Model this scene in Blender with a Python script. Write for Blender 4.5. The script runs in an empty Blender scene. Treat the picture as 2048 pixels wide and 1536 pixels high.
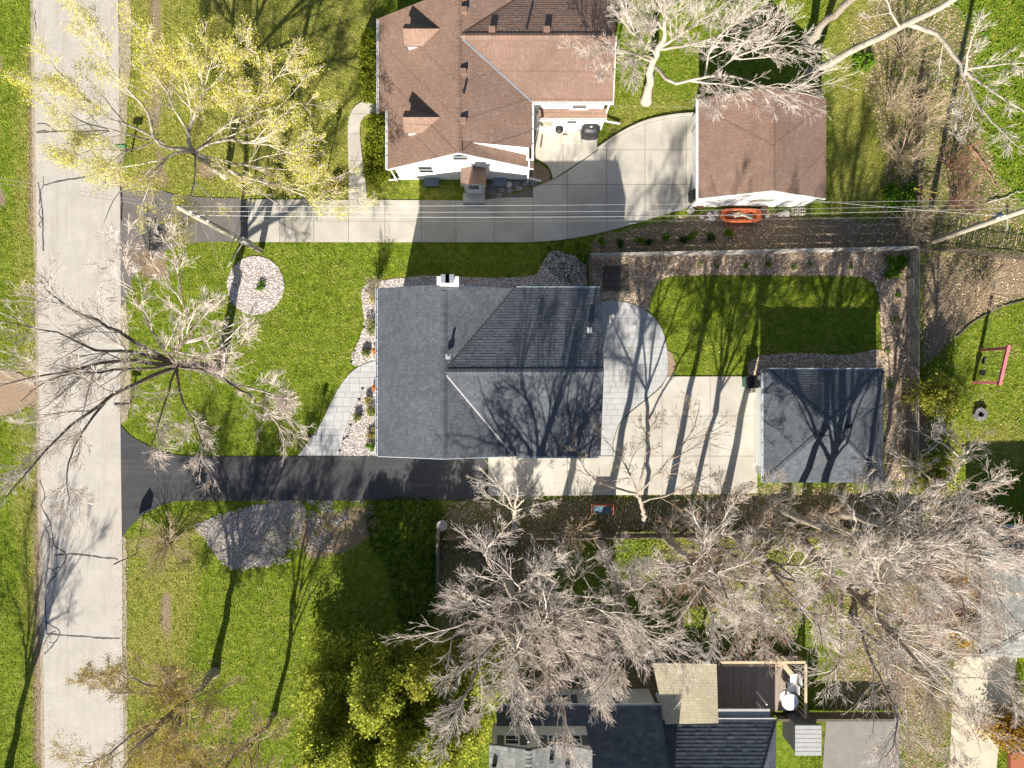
import bpy, math, random
import numpy as np
from mathutils import Vector, Matrix

random.seed(7)
RNG = np.random.default_rng(11)
scene = bpy.context.scene
col = scene.collection

# ------------------------------------------------------------------ camera, sky, sun, exposure
H = 41.0                       # flying height of the drone
FPX = 1446.0                   # focal length in pixels of the 2048 px wide photograph
S = FPX / H                    # ground pixels per metre
cam_d = bpy.data.cameras.new('camera'); cam = bpy.data.objects.new('camera', cam_d); col.objects.link(cam)
cam.location = (0, 0, H); cam.rotation_euler = (0, 0, 0)
cam_d.sensor_width = 36.0; cam_d.lens = 36.0 * FPX / 2048.0
cam_d.clip_start = 0.5; cam_d.clip_end = 2000
scene.camera = cam

SUN_EL = math.radians(31.0); SHADOW_AZ = math.radians(11.5)      # shadows run north, a little east
world = bpy.data.worlds.new('World'); scene.world = world; world.use_nodes = True
wn = world.node_tree.nodes; wl = world.node_tree.links
bg = wn['Background']
sky = wn.new('ShaderNodeTexSky'); sky.sky_type = 'NISHITA'; sky.sun_disc = False
sky.sun_elevation = SUN_EL; sky.sun_rotation = math.pi + SHADOW_AZ
sky.air_density = 1.0; sky.dust_density = 0.6; sky.ozone_density = 1.0
wl.new(sky.outputs['Color'], bg.inputs['Color']); bg.inputs['Strength'].default_value = 0.057
sun_d = bpy.data.lights.new('sun', 'SUN'); sun = bpy.data.objects.new('sun', sun_d); col.objects.link(sun)
sun_d.energy = 5.0; sun_d.angle = math.radians(0.55); sun_d.color = (1.0, 0.94, 0.83)
_d = Vector((math.sin(SHADOW_AZ) * math.cos(SUN_EL), math.cos(SHADOW_AZ) * math.cos(SUN_EL), -math.sin(SUN_EL)))
sun.rotation_euler = _d.to_track_quat('-Z', 'Y').to_euler(); sun.location = (0, -30, 40)
vs = scene.view_settings
vs.view_transform = 'Standard'; vs.look = 'None'; vs.gamma = 1.0; vs.use_curve_mapping = False
vs.exposure = 1.22
scene.cycles.max_bounces = 6; scene.cycles.diffuse_bounces = 3; scene.cycles.transparent_max_bounces = 6

# ------------------------------------------------------------------ coordinates
def W(px, py, h=0.0):
    f = (H - h) / H / S
    return Vector(((px - 1024.0) * f, (768.0 - py) * f, h))
def W2(px, py, h=0.0):
    v = W(px, py, h); return (v.x, v.y)
def P2(pts, h=0.0): return [W2(x, y, h) for x, y in pts]

# ------------------------------------------------------------------ materials
def lin(c): return tuple(((v / 255.0) / 12.92 if v / 255.0 <= 0.04045 else ((v / 255.0 + 0.055) / 1.055) ** 2.4) for v in c)
class NT:
    def __init__(s, name):
        s.m = bpy.data.materials.new(name); s.m.use_nodes = True
        s.n = s.m.node_tree.nodes; s.l = s.m.node_tree.links
        s.b = s.n['Principled BSDF']
        g = s.n.new('ShaderNodeNewGeometry'); s.pos = g.outputs['Position']
    def noise(s, scale, detail=4, rough=0.6, dist=0.0, vec=None, stretch=None):
        t = s.n.new('ShaderNodeTexNoise'); t.inputs['Scale'].default_value = scale
        t.inputs['Detail'].default_value = detail; t.inputs['Roughness'].default_value = rough
        t.inputs['Distortion'].default_value = dist
        v = vec or s.pos
        if stretch:
            mp = s.n.new('ShaderNodeMapping'); mp.inputs['Scale'].default_value = stretch
            s.l.new(v, mp.inputs['Vector']); v = mp.outputs['Vector']
        s.l.new(v, t.inputs['Vector']); return t.outputs['Fac']
    def ramp(s, fac, stops):
        r = s.n.new('ShaderNodeValToRGB'); e = r.color_ramp.elements
        while len(e) < len(stops): e.new(0.5)
        for i, (p, c) in enumerate(stops):
            e[i].position = p; e[i].color = (*c, 1) if len(c) == 3 else c
        s.l.new(fac, r.inputs['Fac']); return r.outputs['Color']
    def maprange(s, v, a, b, c=0.0, d=1.0):
        m = s.n.new('ShaderNodeMapRange'); m.inputs[1].default_value = a; m.inputs[2].default_value = b
        m.inputs[3].default_value = c; m.inputs[4].default_value = d; s.l.new(v, m.inputs[0]); return m.outputs[0]
    def mix(s, fac, a, b, mode='MIX'):
        m = s.n.new('ShaderNodeMix'); m.data_type = 'RGBA'; m.blend_type = mode
        def put(sock, v):
            if isinstance(v, (tuple, list)): sock.default_value = (*v, 1) if len(v) == 3 else v
            elif isinstance(v, (int, float)): sock.default_value = v
            else: s.l.new(v, sock)
        put(m.inputs[0], fac); put(m.inputs[6], a); put(m.inputs[7], b); return m.outputs[2]
    def math(s, op, a, b=0.0):
        m = s.n.new('ShaderNodeMath'); m.operation = op
        for i, v in enumerate((a, b)):
            if isinstance(v, (int, float)): m.inputs[i].default_value = v
            else: s.l.new(v, m.inputs[i])
        return m.outputs[0]
    def attr(s, name, color=False):
        a = s.n.new('ShaderNodeAttribute'); a.attribute_name = name
        return a.outputs['Color'] if color else a.outputs['Fac']
    def bump(s, h, strength, dist=0.05):
        b = s.n.new('ShaderNodeBump'); b.inputs['Strength'].default_value = strength; b.inputs['Distance'].default_value = dist
        s.l.new(h, b.inputs['Height']); s.l.new(b.outputs['Normal'], s.b.inputs['Normal'])
    def done(s, color=None, rough=0.85, spec=0.3, metal=0.0):
        if color is not None:
            if isinstance(color, (tuple, list)): s.b.inputs['Base Color'].default_value = (*color, 1)
            else: s.l.new(color, s.b.inputs['Base Color'])
        s.b.inputs['Roughness'].default_value = rough; s.b.inputs['Specular IOR Level'].default_value = spec
        s.b.inputs['Metallic'].default_value = metal
        return s.m
def simple(name, c1, c2=None, scale=6.0, rough=0.8, spec=0.3, bump=0.0, bscale=None, stretch=None, tone=0.0, metal=0.0, big=None):
    t = NT(name)
    c2 = c2 or tuple(v * 0.75 for v in c1)
    c = t.ramp(t.noise(scale, 5, 0.65, stretch=stretch), [(0.3, c2), (0.7, c1)])
    if big:
        c = t.mix(t.maprange(t.noise(big[0], 3), 0.4, 0.68), c, big[1])
    if tone:
        v = t.maprange(t.attr('tone'), 0, 1, 1 - tone, 1 + tone)
        c = t.mix(1.0, c, v, 'MULTIPLY')
    if bump: t.bump(t.noise(bscale or scale * 4, 4), bump)
    return t.done(c, rough, spec, metal)

M = {}
def leafmat(name, c1, c2, trans=0.35):
    t = NT(name)
    c = t.mix(t.attr('tone'), c1, c2)
    d = t.n.new('ShaderNodeBsdfDiffuse'); tr = t.n.new('ShaderNodeBsdfTranslucent'); mx = t.n.new('ShaderNodeMixShader')
    t.l.new(c, d.inputs['Color']); t.l.new(c, tr.inputs['Color']); mx.inputs[0].default_value = trans
    t.l.new(d.outputs[0], mx.inputs[1]); t.l.new(tr.outputs[0], mx.inputs[2])
    t.l.new(mx.outputs[0], t.n['Material Output'].inputs['Surface'])
    return t.m

# ground: bare soil / dry / lush masks are stored on the sheet's points
t = NT('ground_grass_and_soil')
msk = t.n.new('ShaderNodeSeparateColor'); t.l.new(t.attr('masks', True), msk.inputs[0])
n1 = t.noise(0.55, 6, 0.65); n2 = t.noise(3.2, 6, 0.7); n3 = t.noise(14.0, 4, 0.7); n4 = t.noise(0.16, 3)
green = t.ramp(n2, [(0.28, (0.055, 0.10, 0.007)), (0.5, (0.135, 0.190, 0.015)), (0.72, (0.26, 0.29, 0.040))])
dry = t.ramp(n2, [(0.3, (0.14, 0.155, 0.022)), (0.7, (0.31, 0.29, 0.075))])
soilc = t.ramp(n3, [(0.25, (0.11, 0.08, 0.05)), (0.5, (0.25, 0.185, 0.12)), (0.78, (0.42, 0.33, 0.225))])
f_dry = t.maprange(t.math('ADD', t.math('MULTIPLY', msk.outputs[1], 1.0), t.math('MULTIPLY', t.math('SUBTRACT', n1, 0.5), 1.5)), 0.25, 0.85)
c = t.mix(f_dry, green, dry)
f_soil = t.maprange(t.math('ADD', msk.outputs[0], t.math('MULTIPLY', t.math('SUBTRACT', n2, 0.5), 1.1)), 0.35, 0.65)
c = t.mix(f_soil, c, soilc)
t.bump(n3, 0.9, 0.08)
M['ground'] = t.done(c, 0.95, 0.1)

def grassmat():
    t = NT('grass_blades')
    n = t.noise(0.9, 4)
    a = t.mix(t.attr('tone'), (0.085, 0.145, 0.010), (0.40, 0.43, 0.055))
    b = t.mix(t.attr('tone'), (0.24, 0.24, 0.04), (0.60, 0.55, 0.18))
    c = t.mix(t.attr('dry'), a, b)
    d = t.n.new('ShaderNodeBsdfDiffuse'); tr = t.n.new('ShaderNodeBsdfTranslucent'); mx = t.n.new('ShaderNodeMixShader')
    t.l.new(c, d.inputs['Color']); t.l.new(c, tr.inputs['Color']); mx.inputs[0].default_value = 0.35
    t.l.new(d.outputs[0], mx.inputs[1]); t.l.new(tr.outputs[0], mx.inputs[2])
    t.l.new(mx.outputs[0], t.n['Material Output'].inputs['Surface'])
    return t.m
M['grass'] = grassmat()

def roadmat(name, c_lo, c_hi, stain, speck=0.25, streak=(6, 0.35, 1)):
    t = NT(name)
    base = t.ramp(t.noise(0.9, 6, 0.7), [(0.3, c_lo), (0.7, c_hi)])
    fine = t.maprange(t.noise(38.0, 3, 0.7), 0.3, 0.7, 1 - speck, 1 + speck * 0.6)
    c = t.mix(1.0, base, fine, 'MULTIPLY')
    st = t.maprange(t.noise(0.5, 5, 0.7, stretch=streak), 0.52, 0.78)
    c = t.mix(st, c, stain)
    t.bump(t.noise(60, 3), 0.25, 0.01)
    return t.done(c, 0.92, 0.2)
M['street'] = roadmat('worn_pale_asphalt', (0.365, 0.335, 0.295), (0.455, 0.42, 0.375), (0.30, 0.27, 0.24))
M['asphalt'] = roadmat('dark_fresh_asphalt', (0.047, 0.047, 0.050), (0.066, 0.066, 0.069), (0.085, 0.083, 0.082), 0.35, (0.4, 5, 1))
M['asphalt_old'] = roadmat('older_grey_asphalt', (0.115, 0.104, 0.098), (0.155, 0.140, 0.13), (0.19, 0.17, 0.155), 0.3)
M['concrete'] = simple('grey_concrete', (0.475, 0.45, 0.39), (0.395, 0.37, 0.32), 1.1, 0.9, 0.2, 0.2, 50, tone=0.07, big=(0.7, (0.36, 0.33, 0.28)))
M['concrete_w'] = simple('pale_concrete', (0.485, 0.46, 0.405), (0.415, 0.39, 0.34), 1.1, 0.9, 0.2, 0.2, 50, tone=0.06, big=(0.7, (0.385, 0.35, 0.295)))
M['concrete_g'] = simple('weathered_grey_concrete', (0.24, 0.225, 0.20), (0.19, 0.18, 0.16), 1.6, 0.9, 0.2, 0.2, 50)
M['concrete_t'] = simple('tan_concrete', (0.52, 0.47, 0.36), (0.43, 0.385, 0.29), 1.2, 0.9, 0.2, 0.2, 50)
M['paver'] = simple('stamped_grey_paver', (0.425, 0.425, 0.42), (0.36, 0.36, 0.355), 3.0, 0.85, 0.25, 0.3, 30, tone=0.05)
M['joint'] = simple('joint_dirt', (0.14, 0.125, 0.105), (0.09, 0.08, 0.065), 20)
M['pjoint'] = simple('paver_joint', (0.375, 0.375, 0.37), (0.33, 0.33, 0.325), 20)
M['tar'] = simple('crack_tar', (0.10, 0.087, 0.08), (0.06, 0.052, 0.05), 10, 0.6)
M['gravelbed'] = simple('gravel_bed', (0.42, 0.37, 0.34), (0.16, 0.13, 0.11), 22, 0.95, 0.2, 0.9, 30)
M['chipbed'] = simple('wood_chip_bed', (0.42, 0.31, 0.21), (0.19, 0.13, 0.085), 16, 0.95, 0.1, 0.9, 24)
M['shoulder'] = simple('sandy_shoulder', (0.40, 0.34, 0.26), (0.26, 0.215, 0.155), 7, 0.95, 0.1, 0.6, 30)
def stonemat(name, a, b, c_):
    t = NT(name); c = t.ramp(t.attr('tone'), [(0.0, a), (0.5, b), (1.0, c_)]); return t.done(c, 0.85, 0.25)
M['stones'] = stonemat('pale_pink_gravel', (0.26, 0.21, 0.20), (0.56, 0.50, 0.475), (0.80, 0.76, 0.72))
M['stones_b'] = stonemat('mauve_gravel', (0.22, 0.18, 0.19), (0.42, 0.365, 0.37), (0.66, 0.61, 0.60))
M['chips'] = stonemat('wood_chips', (0.22, 0.14, 0.09), (0.52, 0.39, 0.27), (0.74, 0.63, 0.51))
M['litter'] = stonemat('dead_leaves', (0.18, 0.115, 0.065), (0.40, 0.29, 0.18), (0.66, 0.53, 0.37))
def shinglemat(name, a, b, c_, speck):
    t = NT(name)
    c = t.ramp(t.attr('tone'), [(0.0, a), (0.5, b), (1.0, c_)])
    f = t.maprange(t.noise(30, 3, 0.7), 0.3, 0.7, 1 - speck, 1 + speck)
    c = t.mix(1.0, c, f, 'MULTIPLY')
    g = t.maprange(t.noise(0.45, 4), 0.3, 0.7, 0.88, 1.12)
    c = t.mix(1.0, c, g, 'MULTIPLY')
    t.bump(t.noise(120, 2), 0.25, 0.008)
    return t.done(c, 0.93, 0.2)
M['sh_grey'] = shinglemat('charcoal_shingles', (0.068, 0.076, 0.088), (0.086, 0.094, 0.107), (0.106, 0.114, 0.127), 0.24)
M['sh_brown'] = shinglemat('brown_shingles', (0.178, 0.126, 0.102), (0.212, 0.134, 0.100), (0.232, 0.160, 0.126), 0.2)
M['sh_blue'] = shinglemat('weathered_slate_shingles', (0.125, 0.130, 0.125), (0.185, 0.188, 0.178), (0.25, 0.25, 0.235), 0.25)
M['sh_shade'] = shinglemat('shaded_slate_shingles', (0.060, 0.072, 0.092), (0.085, 0.098, 0.118), (0.115, 0.128, 0.145), 0.25)  # gable slate made darker and bluer, painting in shade on the north slope
M['sh_tan'] = shinglemat('tan_shingles', (0.36, 0.31, 0.215), (0.39, 0.34, 0.235), (0.43, 0.37, 0.26), 0.2)
M['deck_under'] = simple('roof_underlay', (0.05, 0.05, 0.052), None, 8)
M['deck_under_b'] = simple('roof_underlay_brown', (0.085, 0.055, 0.042), None, 8)
M['white'] = simple('white_painted_siding', (0.78, 0.77, 0.74), (0.70, 0.69, 0.66), 1.5, 0.6, 0.4, stretch=(1, 1, 8))
M['white_trim'] = simple('white_trim', (0.78, 0.78, 0.77), (0.66, 0.66, 0.65), 4, 0.45, 0.5)
M['cream'] = simple('cream_siding', (0.62, 0.60, 0.54), (0.52, 0.50, 0.45), 1.5, 0.7)
M['bluegrey_trim'] = simple('pale_blue_grey_trim', (0.48, 0.53, 0.56), (0.40, 0.45, 0.48), 4, 0.45, 0.5)
M['siding_g'] = simple('grey_siding', (0.42, 0.43, 0.44), (0.36, 0.37, 0.38), 2, 0.7)
M['metal'] = simple('galvanised_metal', (0.52, 0.55, 0.58), (0.40, 0.42, 0.45), 6, 0.4, 0.5, metal=0.6)
M['greymetal'] = simple('grey_metal_sheet', (0.36, 0.355, 0.35), (0.30, 0.30, 0.295), 3, 0.5, 0.4)
M['black'] = simple('black_plastic', (0.016, 0.016, 0.018), (0.010, 0.010, 0.011), 8, 0.55, 0.4)
M['cover'] = simple('black_vinyl_cover', (0.020, 0.021, 0.023), (0.012, 0.012, 0.013), 4, 0.45, 0.5, 0.6, 6)
M['glass'] = simple('dark_window_glass', (0.03, 0.04, 0.05), (0.02, 0.025, 0.03), 2, 0.06, 0.8)
M['glass_l'] = simple('pale_window_glass', (0.30, 0.33, 0.30), (0.20, 0.17, 0.10), 5, 0.08, 0.8)
M['shutter'] = simple('grey_shutter', (0.11, 0.11, 0.12), (0.08, 0.08, 0.09), 4, 0.6)
M['wood_grey'] = simple('weathered_grey_wood', (0.46, 0.425, 0.375), (0.30, 0.27, 0.235), 3, 0.85, 0.2, 0.4, 20, stretch=(1, 1, 3), tone=0.12)
M['wood_dark'] = simple('dark_weathered_wood', (0.155, 0.128, 0.10), (0.085, 0.07, 0.054), 4, 0.9, 0.15, 0.4, 20, tone=0.2)
M['wood_shade'] = simple('weathered_brown_wood_shaded', (0.33, 0.285, 0.235), (0.19, 0.16, 0.13), 4, 0.9, 0.15, 0.4, 20, tone=0.2)  # brown wood, darkened further so the colour carries shade on west-facing boards
M['wood_tan'] = simple('tan_lumber', (0.55, 0.44, 0.29), (0.44, 0.345, 0.22), 3, 0.8, 0.2, stretch=(1, 6, 1))
M['wood_deck'] = simple('brown_deck_boards', (0.34, 0.27, 0.225), (0.25, 0.20, 0.165), 3, 0.85, 0.2, stretch=(6, 1, 1), tone=0.1)
M['wood_red'] = simple('red_stained_wood', (0.23, 0.075, 0.035), (0.15, 0.05, 0.025), 6, 0.7)
M['pole'] = simple('weathered_utility_pole', (0.43, 0.39, 0.32), (0.26, 0.23, 0.185), 3, 0.9, 0.1, 0.5, 16, stretch=(4, 4, 0.6))
M['wire'] = simple('aluminium_wire', (0.34, 0.335, 0.33), (0.22, 0.22, 0.21), 4, 0.4, 0.5)
M['wire_d'] = simple('dark_cable', (0.12, 0.12, 0.12), None, 4, 0.6)
M['pink'] = simple('faded_pink_paint', (0.72, 0.20, 0.22), (0.60, 0.15, 0.17), 5, 0.55, 0.4)
M['orange'] = simple('orange_plastic', (0.72, 0.155, 0.035), (0.60, 0.11, 0.025), 6, 0.5, 0.4, 0.5, 8)
M['terracotta'] = simple('terracotta', (0.42, 0.155, 0.08), (0.33, 0.115, 0.06), 6, 0.85)
M['green_bin'] = simple('green_plastic', (0.02, 0.135, 0.065), (0.015, 0.10, 0.05), 6, 0.45, 0.4)
M['teal'] = simple('teal_cushion', (0.10, 0.20, 0.25), (0.065, 0.14, 0.18), 8, 0.8)
M['rockw'] = simple('pale_rock', (0.52, 0.49, 0.44), (0.34, 0.315, 0.28), 5, 0.9, 0.2, 0.7, 12)
M['rockg'] = simple('grey_flagstone', (0.24, 0.235, 0.225), (0.15, 0.145, 0.14), 3, 0.9, 0.2, 0.6, 14, tone=0.2)
M['cinder'] = simple('cinder_block', (0.52, 0.48, 0.38), (0.42, 0.385, 0.30), 8, 0.95)
M['mat_fibre'] = simple('coir_doormat', (0.42, 0.33, 0.19), (0.33, 0.25, 0.14), 14, 0.95)
M['wellblue'] = simple('blue_grey_cover', (0.10, 0.135, 0.17), (0.07, 0.095, 0.12), 6, 0.35, 0.5)
M['yellowpaint'] = simple('yellow_plastic', (0.62, 0.45, 0.06), (0.5, 0.36, 0.04), 5, 0.5)
M['brick'] = simple('red_brick_paint', (0.36, 0.12, 0.06), (0.27, 0.09, 0.05), 9, 0.9)
# vegetation
M['bark'] = simple('grey_brown_bark', (0.40, 0.345, 0.285), (0.17, 0.14, 0.11), 5, 0.95, 0.1, 0.8, 24, stretch=(3, 3, 1))
M['bark_dark'] = simple('dark_bark', (0.22, 0.18, 0.145), (0.10, 0.08, 0.063), 5, 0.95, 0.1, 0.8, 24)
M['bark_pale'] = simple('pale_bark', (0.50, 0.45, 0.37), (0.27, 0.235, 0.18), 4, 0.95, 0.1, 0.8, 20)
M['twig'] = simple('grey_twigs', (0.74, 0.66, 0.59), (0.40, 0.32, 0.27), 2.0, 0.9, 0.15)
M['twig_pale'] = simple('pale_twigs', (0.70, 0.63, 0.56), (0.36, 0.295, 0.25), 2.0, 0.9, 0.15)
M['twig_dark'] = simple('brown_twigs', (0.50, 0.41, 0.33), (0.25, 0.19, 0.145), 1.4, 0.9, 0.15)
M['twig_tan'] = simple('tan_brush_twigs', (0.58, 0.46, 0.32), (0.32, 0.235, 0.15), 1.5, 0.9, 0.15)
M['twig_red'] = simple('reddish_twigs', (0.36, 0.20, 0.14), (0.20, 0.105, 0.07), 1.5, 0.9, 0.15)
M['l_yellow'] = leafmat('yellow_spring_leaves', (0.46, 0.43, 0.045), (0.84, 0.78, 0.18), 0.35)
M['l_gold'] = leafmat('gold_buds', (0.32, 0.24, 0.03), (0.58, 0.46, 0.09), 0.3)
M['l_bud'] = leafmat('reddish_buds', (0.24, 0.10, 0.05), (0.46, 0.25, 0.12), 0.2)
M['l_conifer'] = leafmat('yellow_green_conifer_sprays', (0.12, 0.18, 0.018), (0.64, 0.64, 0.11), 0.5)
M['l_conifer_d'] = leafmat('dull_conifer_sprays', (0.20, 0.22, 0.025), (0.62, 0.60, 0.12), 0.5)
M['l_hedge'] = leafmat('yew_needles', (0.07, 0.10, 0.008), (0.36, 0.40, 0.045), 0.35)
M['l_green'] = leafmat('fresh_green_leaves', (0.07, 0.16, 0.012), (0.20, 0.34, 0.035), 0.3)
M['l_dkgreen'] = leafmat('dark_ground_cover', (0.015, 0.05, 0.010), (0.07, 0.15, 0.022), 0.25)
M['l_pale'] = leafmat('pale_ground_cover', (0.14, 0.18, 0.045), (0.36, 0.38, 0.14), 0.25)
M['l_orange'] = leafmat('orange_ornamental_grass', (0.50, 0.13, 0.012), (0.78, 0.27, 0.03), 0.3)
M['l_straw'] = leafmat('straw_ornamental_grass', (0.28, 0.24, 0.07), (0.50, 0.45, 0.17), 0.3)
M['l_purple'] = leafmat('purple_leaves', (0.055, 0.022, 0.028), (0.15, 0.065, 0.065), 0.25)
M['l_rust'] = leafmat('rusty_orange_leaves', (0.20, 0.115, 0.015), (0.48, 0.29, 0.045), 0.25)

# ------------------------------------------------------------------ object helpers
def link(o, parent=None):
    col.objects.link(o)
    if parent is not None:
        o.parent = parent
        o.matrix_parent_inverse = Matrix.Translation(-parent.location)   # parts keep world coordinates
    return o
def tag(o, label=None, cat=None, group=None, kind=None):
    if label: o['label'] = label
    if cat: o['category'] = cat
    if group: o['group'] = group
    if kind: o['kind'] = kind
    return o
def thing(name, label, cat, loc, group=None):
    o = bpy.data.objects.new(name, None); o.empty_display_size = 0.3
    o.location = Vector(loc) if len(loc) == 3 else Vector((loc[0], loc[1], 0))
    col.objects.link(o); return tag(o, label, cat, group)
def np_mesh(name, V, F, mat=None, smooth=False, attrs=None):
    """V (n,3); F (m,k) uniform faces or list of faces; attrs {name: (domain, array)}"""
    me = bpy.data.meshes.new(name)
    V = np.asarray(V, dtype=np.float32).reshape(-1, 3)
    if isinstance(F, np.ndarray):
        k = F.shape[1]; n = F.shape[0]
        flat = F.reshape(-1).astype(np.int32); starts = (np.arange(n) * k).astype(np.int32)
    else:
        n = len(F); flat = np.array([i for f in F for i in f], dtype=np.int32)
        lens = np.array([len(f) for f in F], dtype=np.int32)
        starts = np.concatenate(([0], np.cumsum(lens)[:-1])).astype(np.int32) if n else np.zeros(0, np.int32)
    me.vertices.add(len(V)); me.vertices.foreach_set('co', V.reshape(-1))
    me.loops.add(len(flat)); me.loops.foreach_set('vertex_index', flat)
    me.polygons.add(n); me.polygons.foreach_set('loop_start', starts)
    me.polygons.foreach_set('use_smooth', np.full(n, bool(smooth)))
    for an, (dom, arr) in (attrs or {}).items():
        arr = np.asarray(arr, dtype=np.float32)
        if arr.ndim == 2:
            a = me.attributes.new(an, 'FLOAT_COLOR', dom); a.data.foreach_set('color', arr.reshape(-1))
        else:
            a = me.attributes.new(an, 'FLOAT', dom); a.data.foreach_set('value', arr)
    me.update(calc_edges=True)
    if mat: me.materials.append(mat)
    return me
def obj(name, me, parent=None): return link(bpy.data.objects.new(name, me), parent)

class MB:
    """collects simple solids, then becomes one mesh object"""
    def __init__(s): s.v = []; s.f = []; s.t = []
    def add(s, v, f, tone=0.5):
        b = len(s.v); s.v += [tuple(p) for p in v]; s.f += [tuple(b + i for i in q) for q in f]; s.t += [tone] * len(f); return s
    def box(s, x0, x1, y0, y1, z0, z1, tone=0.5, rz=0.0):
        v = [(x, y, z) for z in (z0, z1) for x, y in ((x0, y0), (x1, y0), (x1, y1), (x0, y1))]
        if rz:
            cx, cy = (x0 + x1) / 2, (y0 + y1) / 2; c, q = math.cos(rz), math.sin(rz)
            v = [(cx + (x - cx) * c - (y - cy) * q, cy + (x - cx) * q + (y - cy) * c, z) for x, y, z in v]
        return s.add(v, [(3, 2, 1, 0), (4, 5, 6, 7), (0, 1, 5, 4), (1, 2, 6, 5), (2, 3, 7, 6), (3, 0, 4, 7)], tone)
    def prism(s, poly, z0, z1, tone=0.5):
        if area(poly) < 0: poly = poly[::-1]
        n = len(poly)
        v = [(x, y, z0) for x, y in poly] + [(x, y, z1) for x, y in poly]
        return s.add(v, [tuple(range(n, 2 * n))] + [(i, (i + 1) % n, n + (i + 1) % n, n + i) for i in range(n)], tone)
    def solid(s, top, off, tone=0.5):
        """polygon of 3-D points extruded by the vector off"""
        n = len(top); v = [tuple(p) for p in top] + [(p[0] + off[0], p[1] + off[1], p[2] + off[2]) for p in top]
        return s.add(v, [tuple(range(n)), tuple(range(2 * n - 1, n - 1, -1))] + [(i, n + i, n + (i + 1) % n, (i + 1) % n) for i in range(n)], tone)
    def tube(s, pts, r, sides=8, cap=True, tone=0.5):
        pts = [Vector(p) for p in pts]; n = len(pts)
        rs = r if isinstance(r, (list, tuple)) else [r] * n
        v = []; f = []
        t0 = (pts[-1] - pts[0]).normalized() if (pts[-1] - pts[0]).length > 1e-6 else Vector((0, 0, 1))
        ref = Vector((0, 0, 1)) if abs(t0.z) < 0.9 else Vector((1, 0, 0))
        for i, p in enumerate(pts):
            T = (pts[min(i + 1, n - 1)] - pts[max(i - 1, 0)]).normalized()
            e1 = (ref - T * ref.dot(T)).normalized(); e2 = T.cross(e1)
            v += [tuple(p + (e1 * math.cos(a) + e2 * math.sin(a)) * rs[i]) for a in [2 * math.pi * k / sides for k in range(sides)]]
        for i in range(n - 1):
            for k in range(sides):
                f.append((i * sides + k, i * sides + (k + 1) % sides, (i + 1) * sides + (k + 1) % sides, (i + 1) * sides + k))
        if cap: f += [tuple(range(sides - 1, -1, -1)), tuple(range((n - 1) * sides, n * sides))]
        return s.add(v, f, tone)
    def lathe(s, c, prof, sides=16, tone=0.5):
        """prof: list of (radius, z) upward, closed at both ends"""
        v = []; f = []; n = len(prof)
        for r, z in prof: v += [(c[0] + r * math.cos(2 * math.pi * k / sides), c[1] + r * math.sin(2 * math.pi * k / sides), c[2] + z) for k in range(sides)]
        for i in range(n - 1):
            for k in range(sides):
                f.append((i * sides + k, i * sides + (k + 1) % sides, (i + 1) * sides + (k + 1) % sides, (i + 1) * sides + k))
        f += [tuple(range(sides - 1, -1, -1)), tuple(range((n - 1) * sides, n * sides))]
        return s.add(v, f, tone)
    def rock(s, c, r, seed=0, flat=0.6):
        q = random.Random(seed); v = []; f = []; sides = 8
        for i, (rr, zz) in enumerate(((0.75, 0), (1.0, 0.35), (0.85, 0.75), (0.35, 1.0))):
            for k in range(sides):
                a = 2 * math.pi * k / sides; j = r * rr * q.uniform(0.75, 1.15)
                v.append((c[0] + j * math.cos(a), c[1] + j * math.sin(a), c[2] + zz * r * flat * q.uniform(0.9, 1.1)))
        for i in range(3):
            for k in range(sides): f.append((i * sides + k, i * sides + (k + 1) % sides, (i + 1) * sides + (k + 1) % sides, (i + 1) * sides + k))
        f += [tuple(range(sides - 1, -1, -1)), tuple(range(3 * sides, 4 * sides))]
        return s.add(v, f)
    def build(s, name, mat, parent=None, smooth=False):
        me = np_mesh(name, np.array(s.v), s.f, M[mat] if isinstance(mat, str) else mat, smooth, {'tone': ('FACE', s.t)})
        return obj(name, me, parent)

def area(p): return 0.5 * sum(p[i][0] * p[(i + 1) % len(p)][1] - p[(i + 1) % len(p)][0] * p[i][1] for i in range(len(p)))
def clip_cell(poly, x0, x1, y0, y1):
    """Sutherland-Hodgman: any polygon cut by a rectangle"""
    def cut(pts, inside, inter):
        out = []
        for i in range(len(pts)):
            a, b = pts[i - 1], pts[i]; ia, ib = inside(a), inside(b)
            if ib:
                if not ia: out.append(inter(a, b))
                out.append(b)
            elif ia: out.append(inter(a, b))
        return out
    def ix(v): return lambda a, b: (v, a[1] + (b[1] - a[1]) * (v - a[0]) / (b[0] - a[0]))
    def iy(v): return lambda a, b: (a[0] + (b[0] - a[0]) * (v - a[1]) / (b[1] - a[1]), v)
    p = list(poly)
    for ins, it in ((lambda q: q[0] >= x0, ix(x0)), (lambda q: q[0] <= x1, ix(x1)), (lambda q: q[1] >= y0, iy(y0)), (lambda q: q[1] <= y1, iy(y1))):
        if not p: return []
        p = cut(p, ins, it)
    return p
def pip(poly, X, Y):
    """vectorised point in polygon"""
    r = np.zeros(X.shape, bool); n = len(poly)
    for i in range(n):
        x1, y1 = poly[i]; x2, y2 = poly[(i + 1) % n]
        if y1 == y2: continue
        r ^= ((y1 > Y) != (y2 > Y)) & (X < (x2 - x1) * (Y - y1) / (y2 - y1) + x1)
    return r
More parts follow.
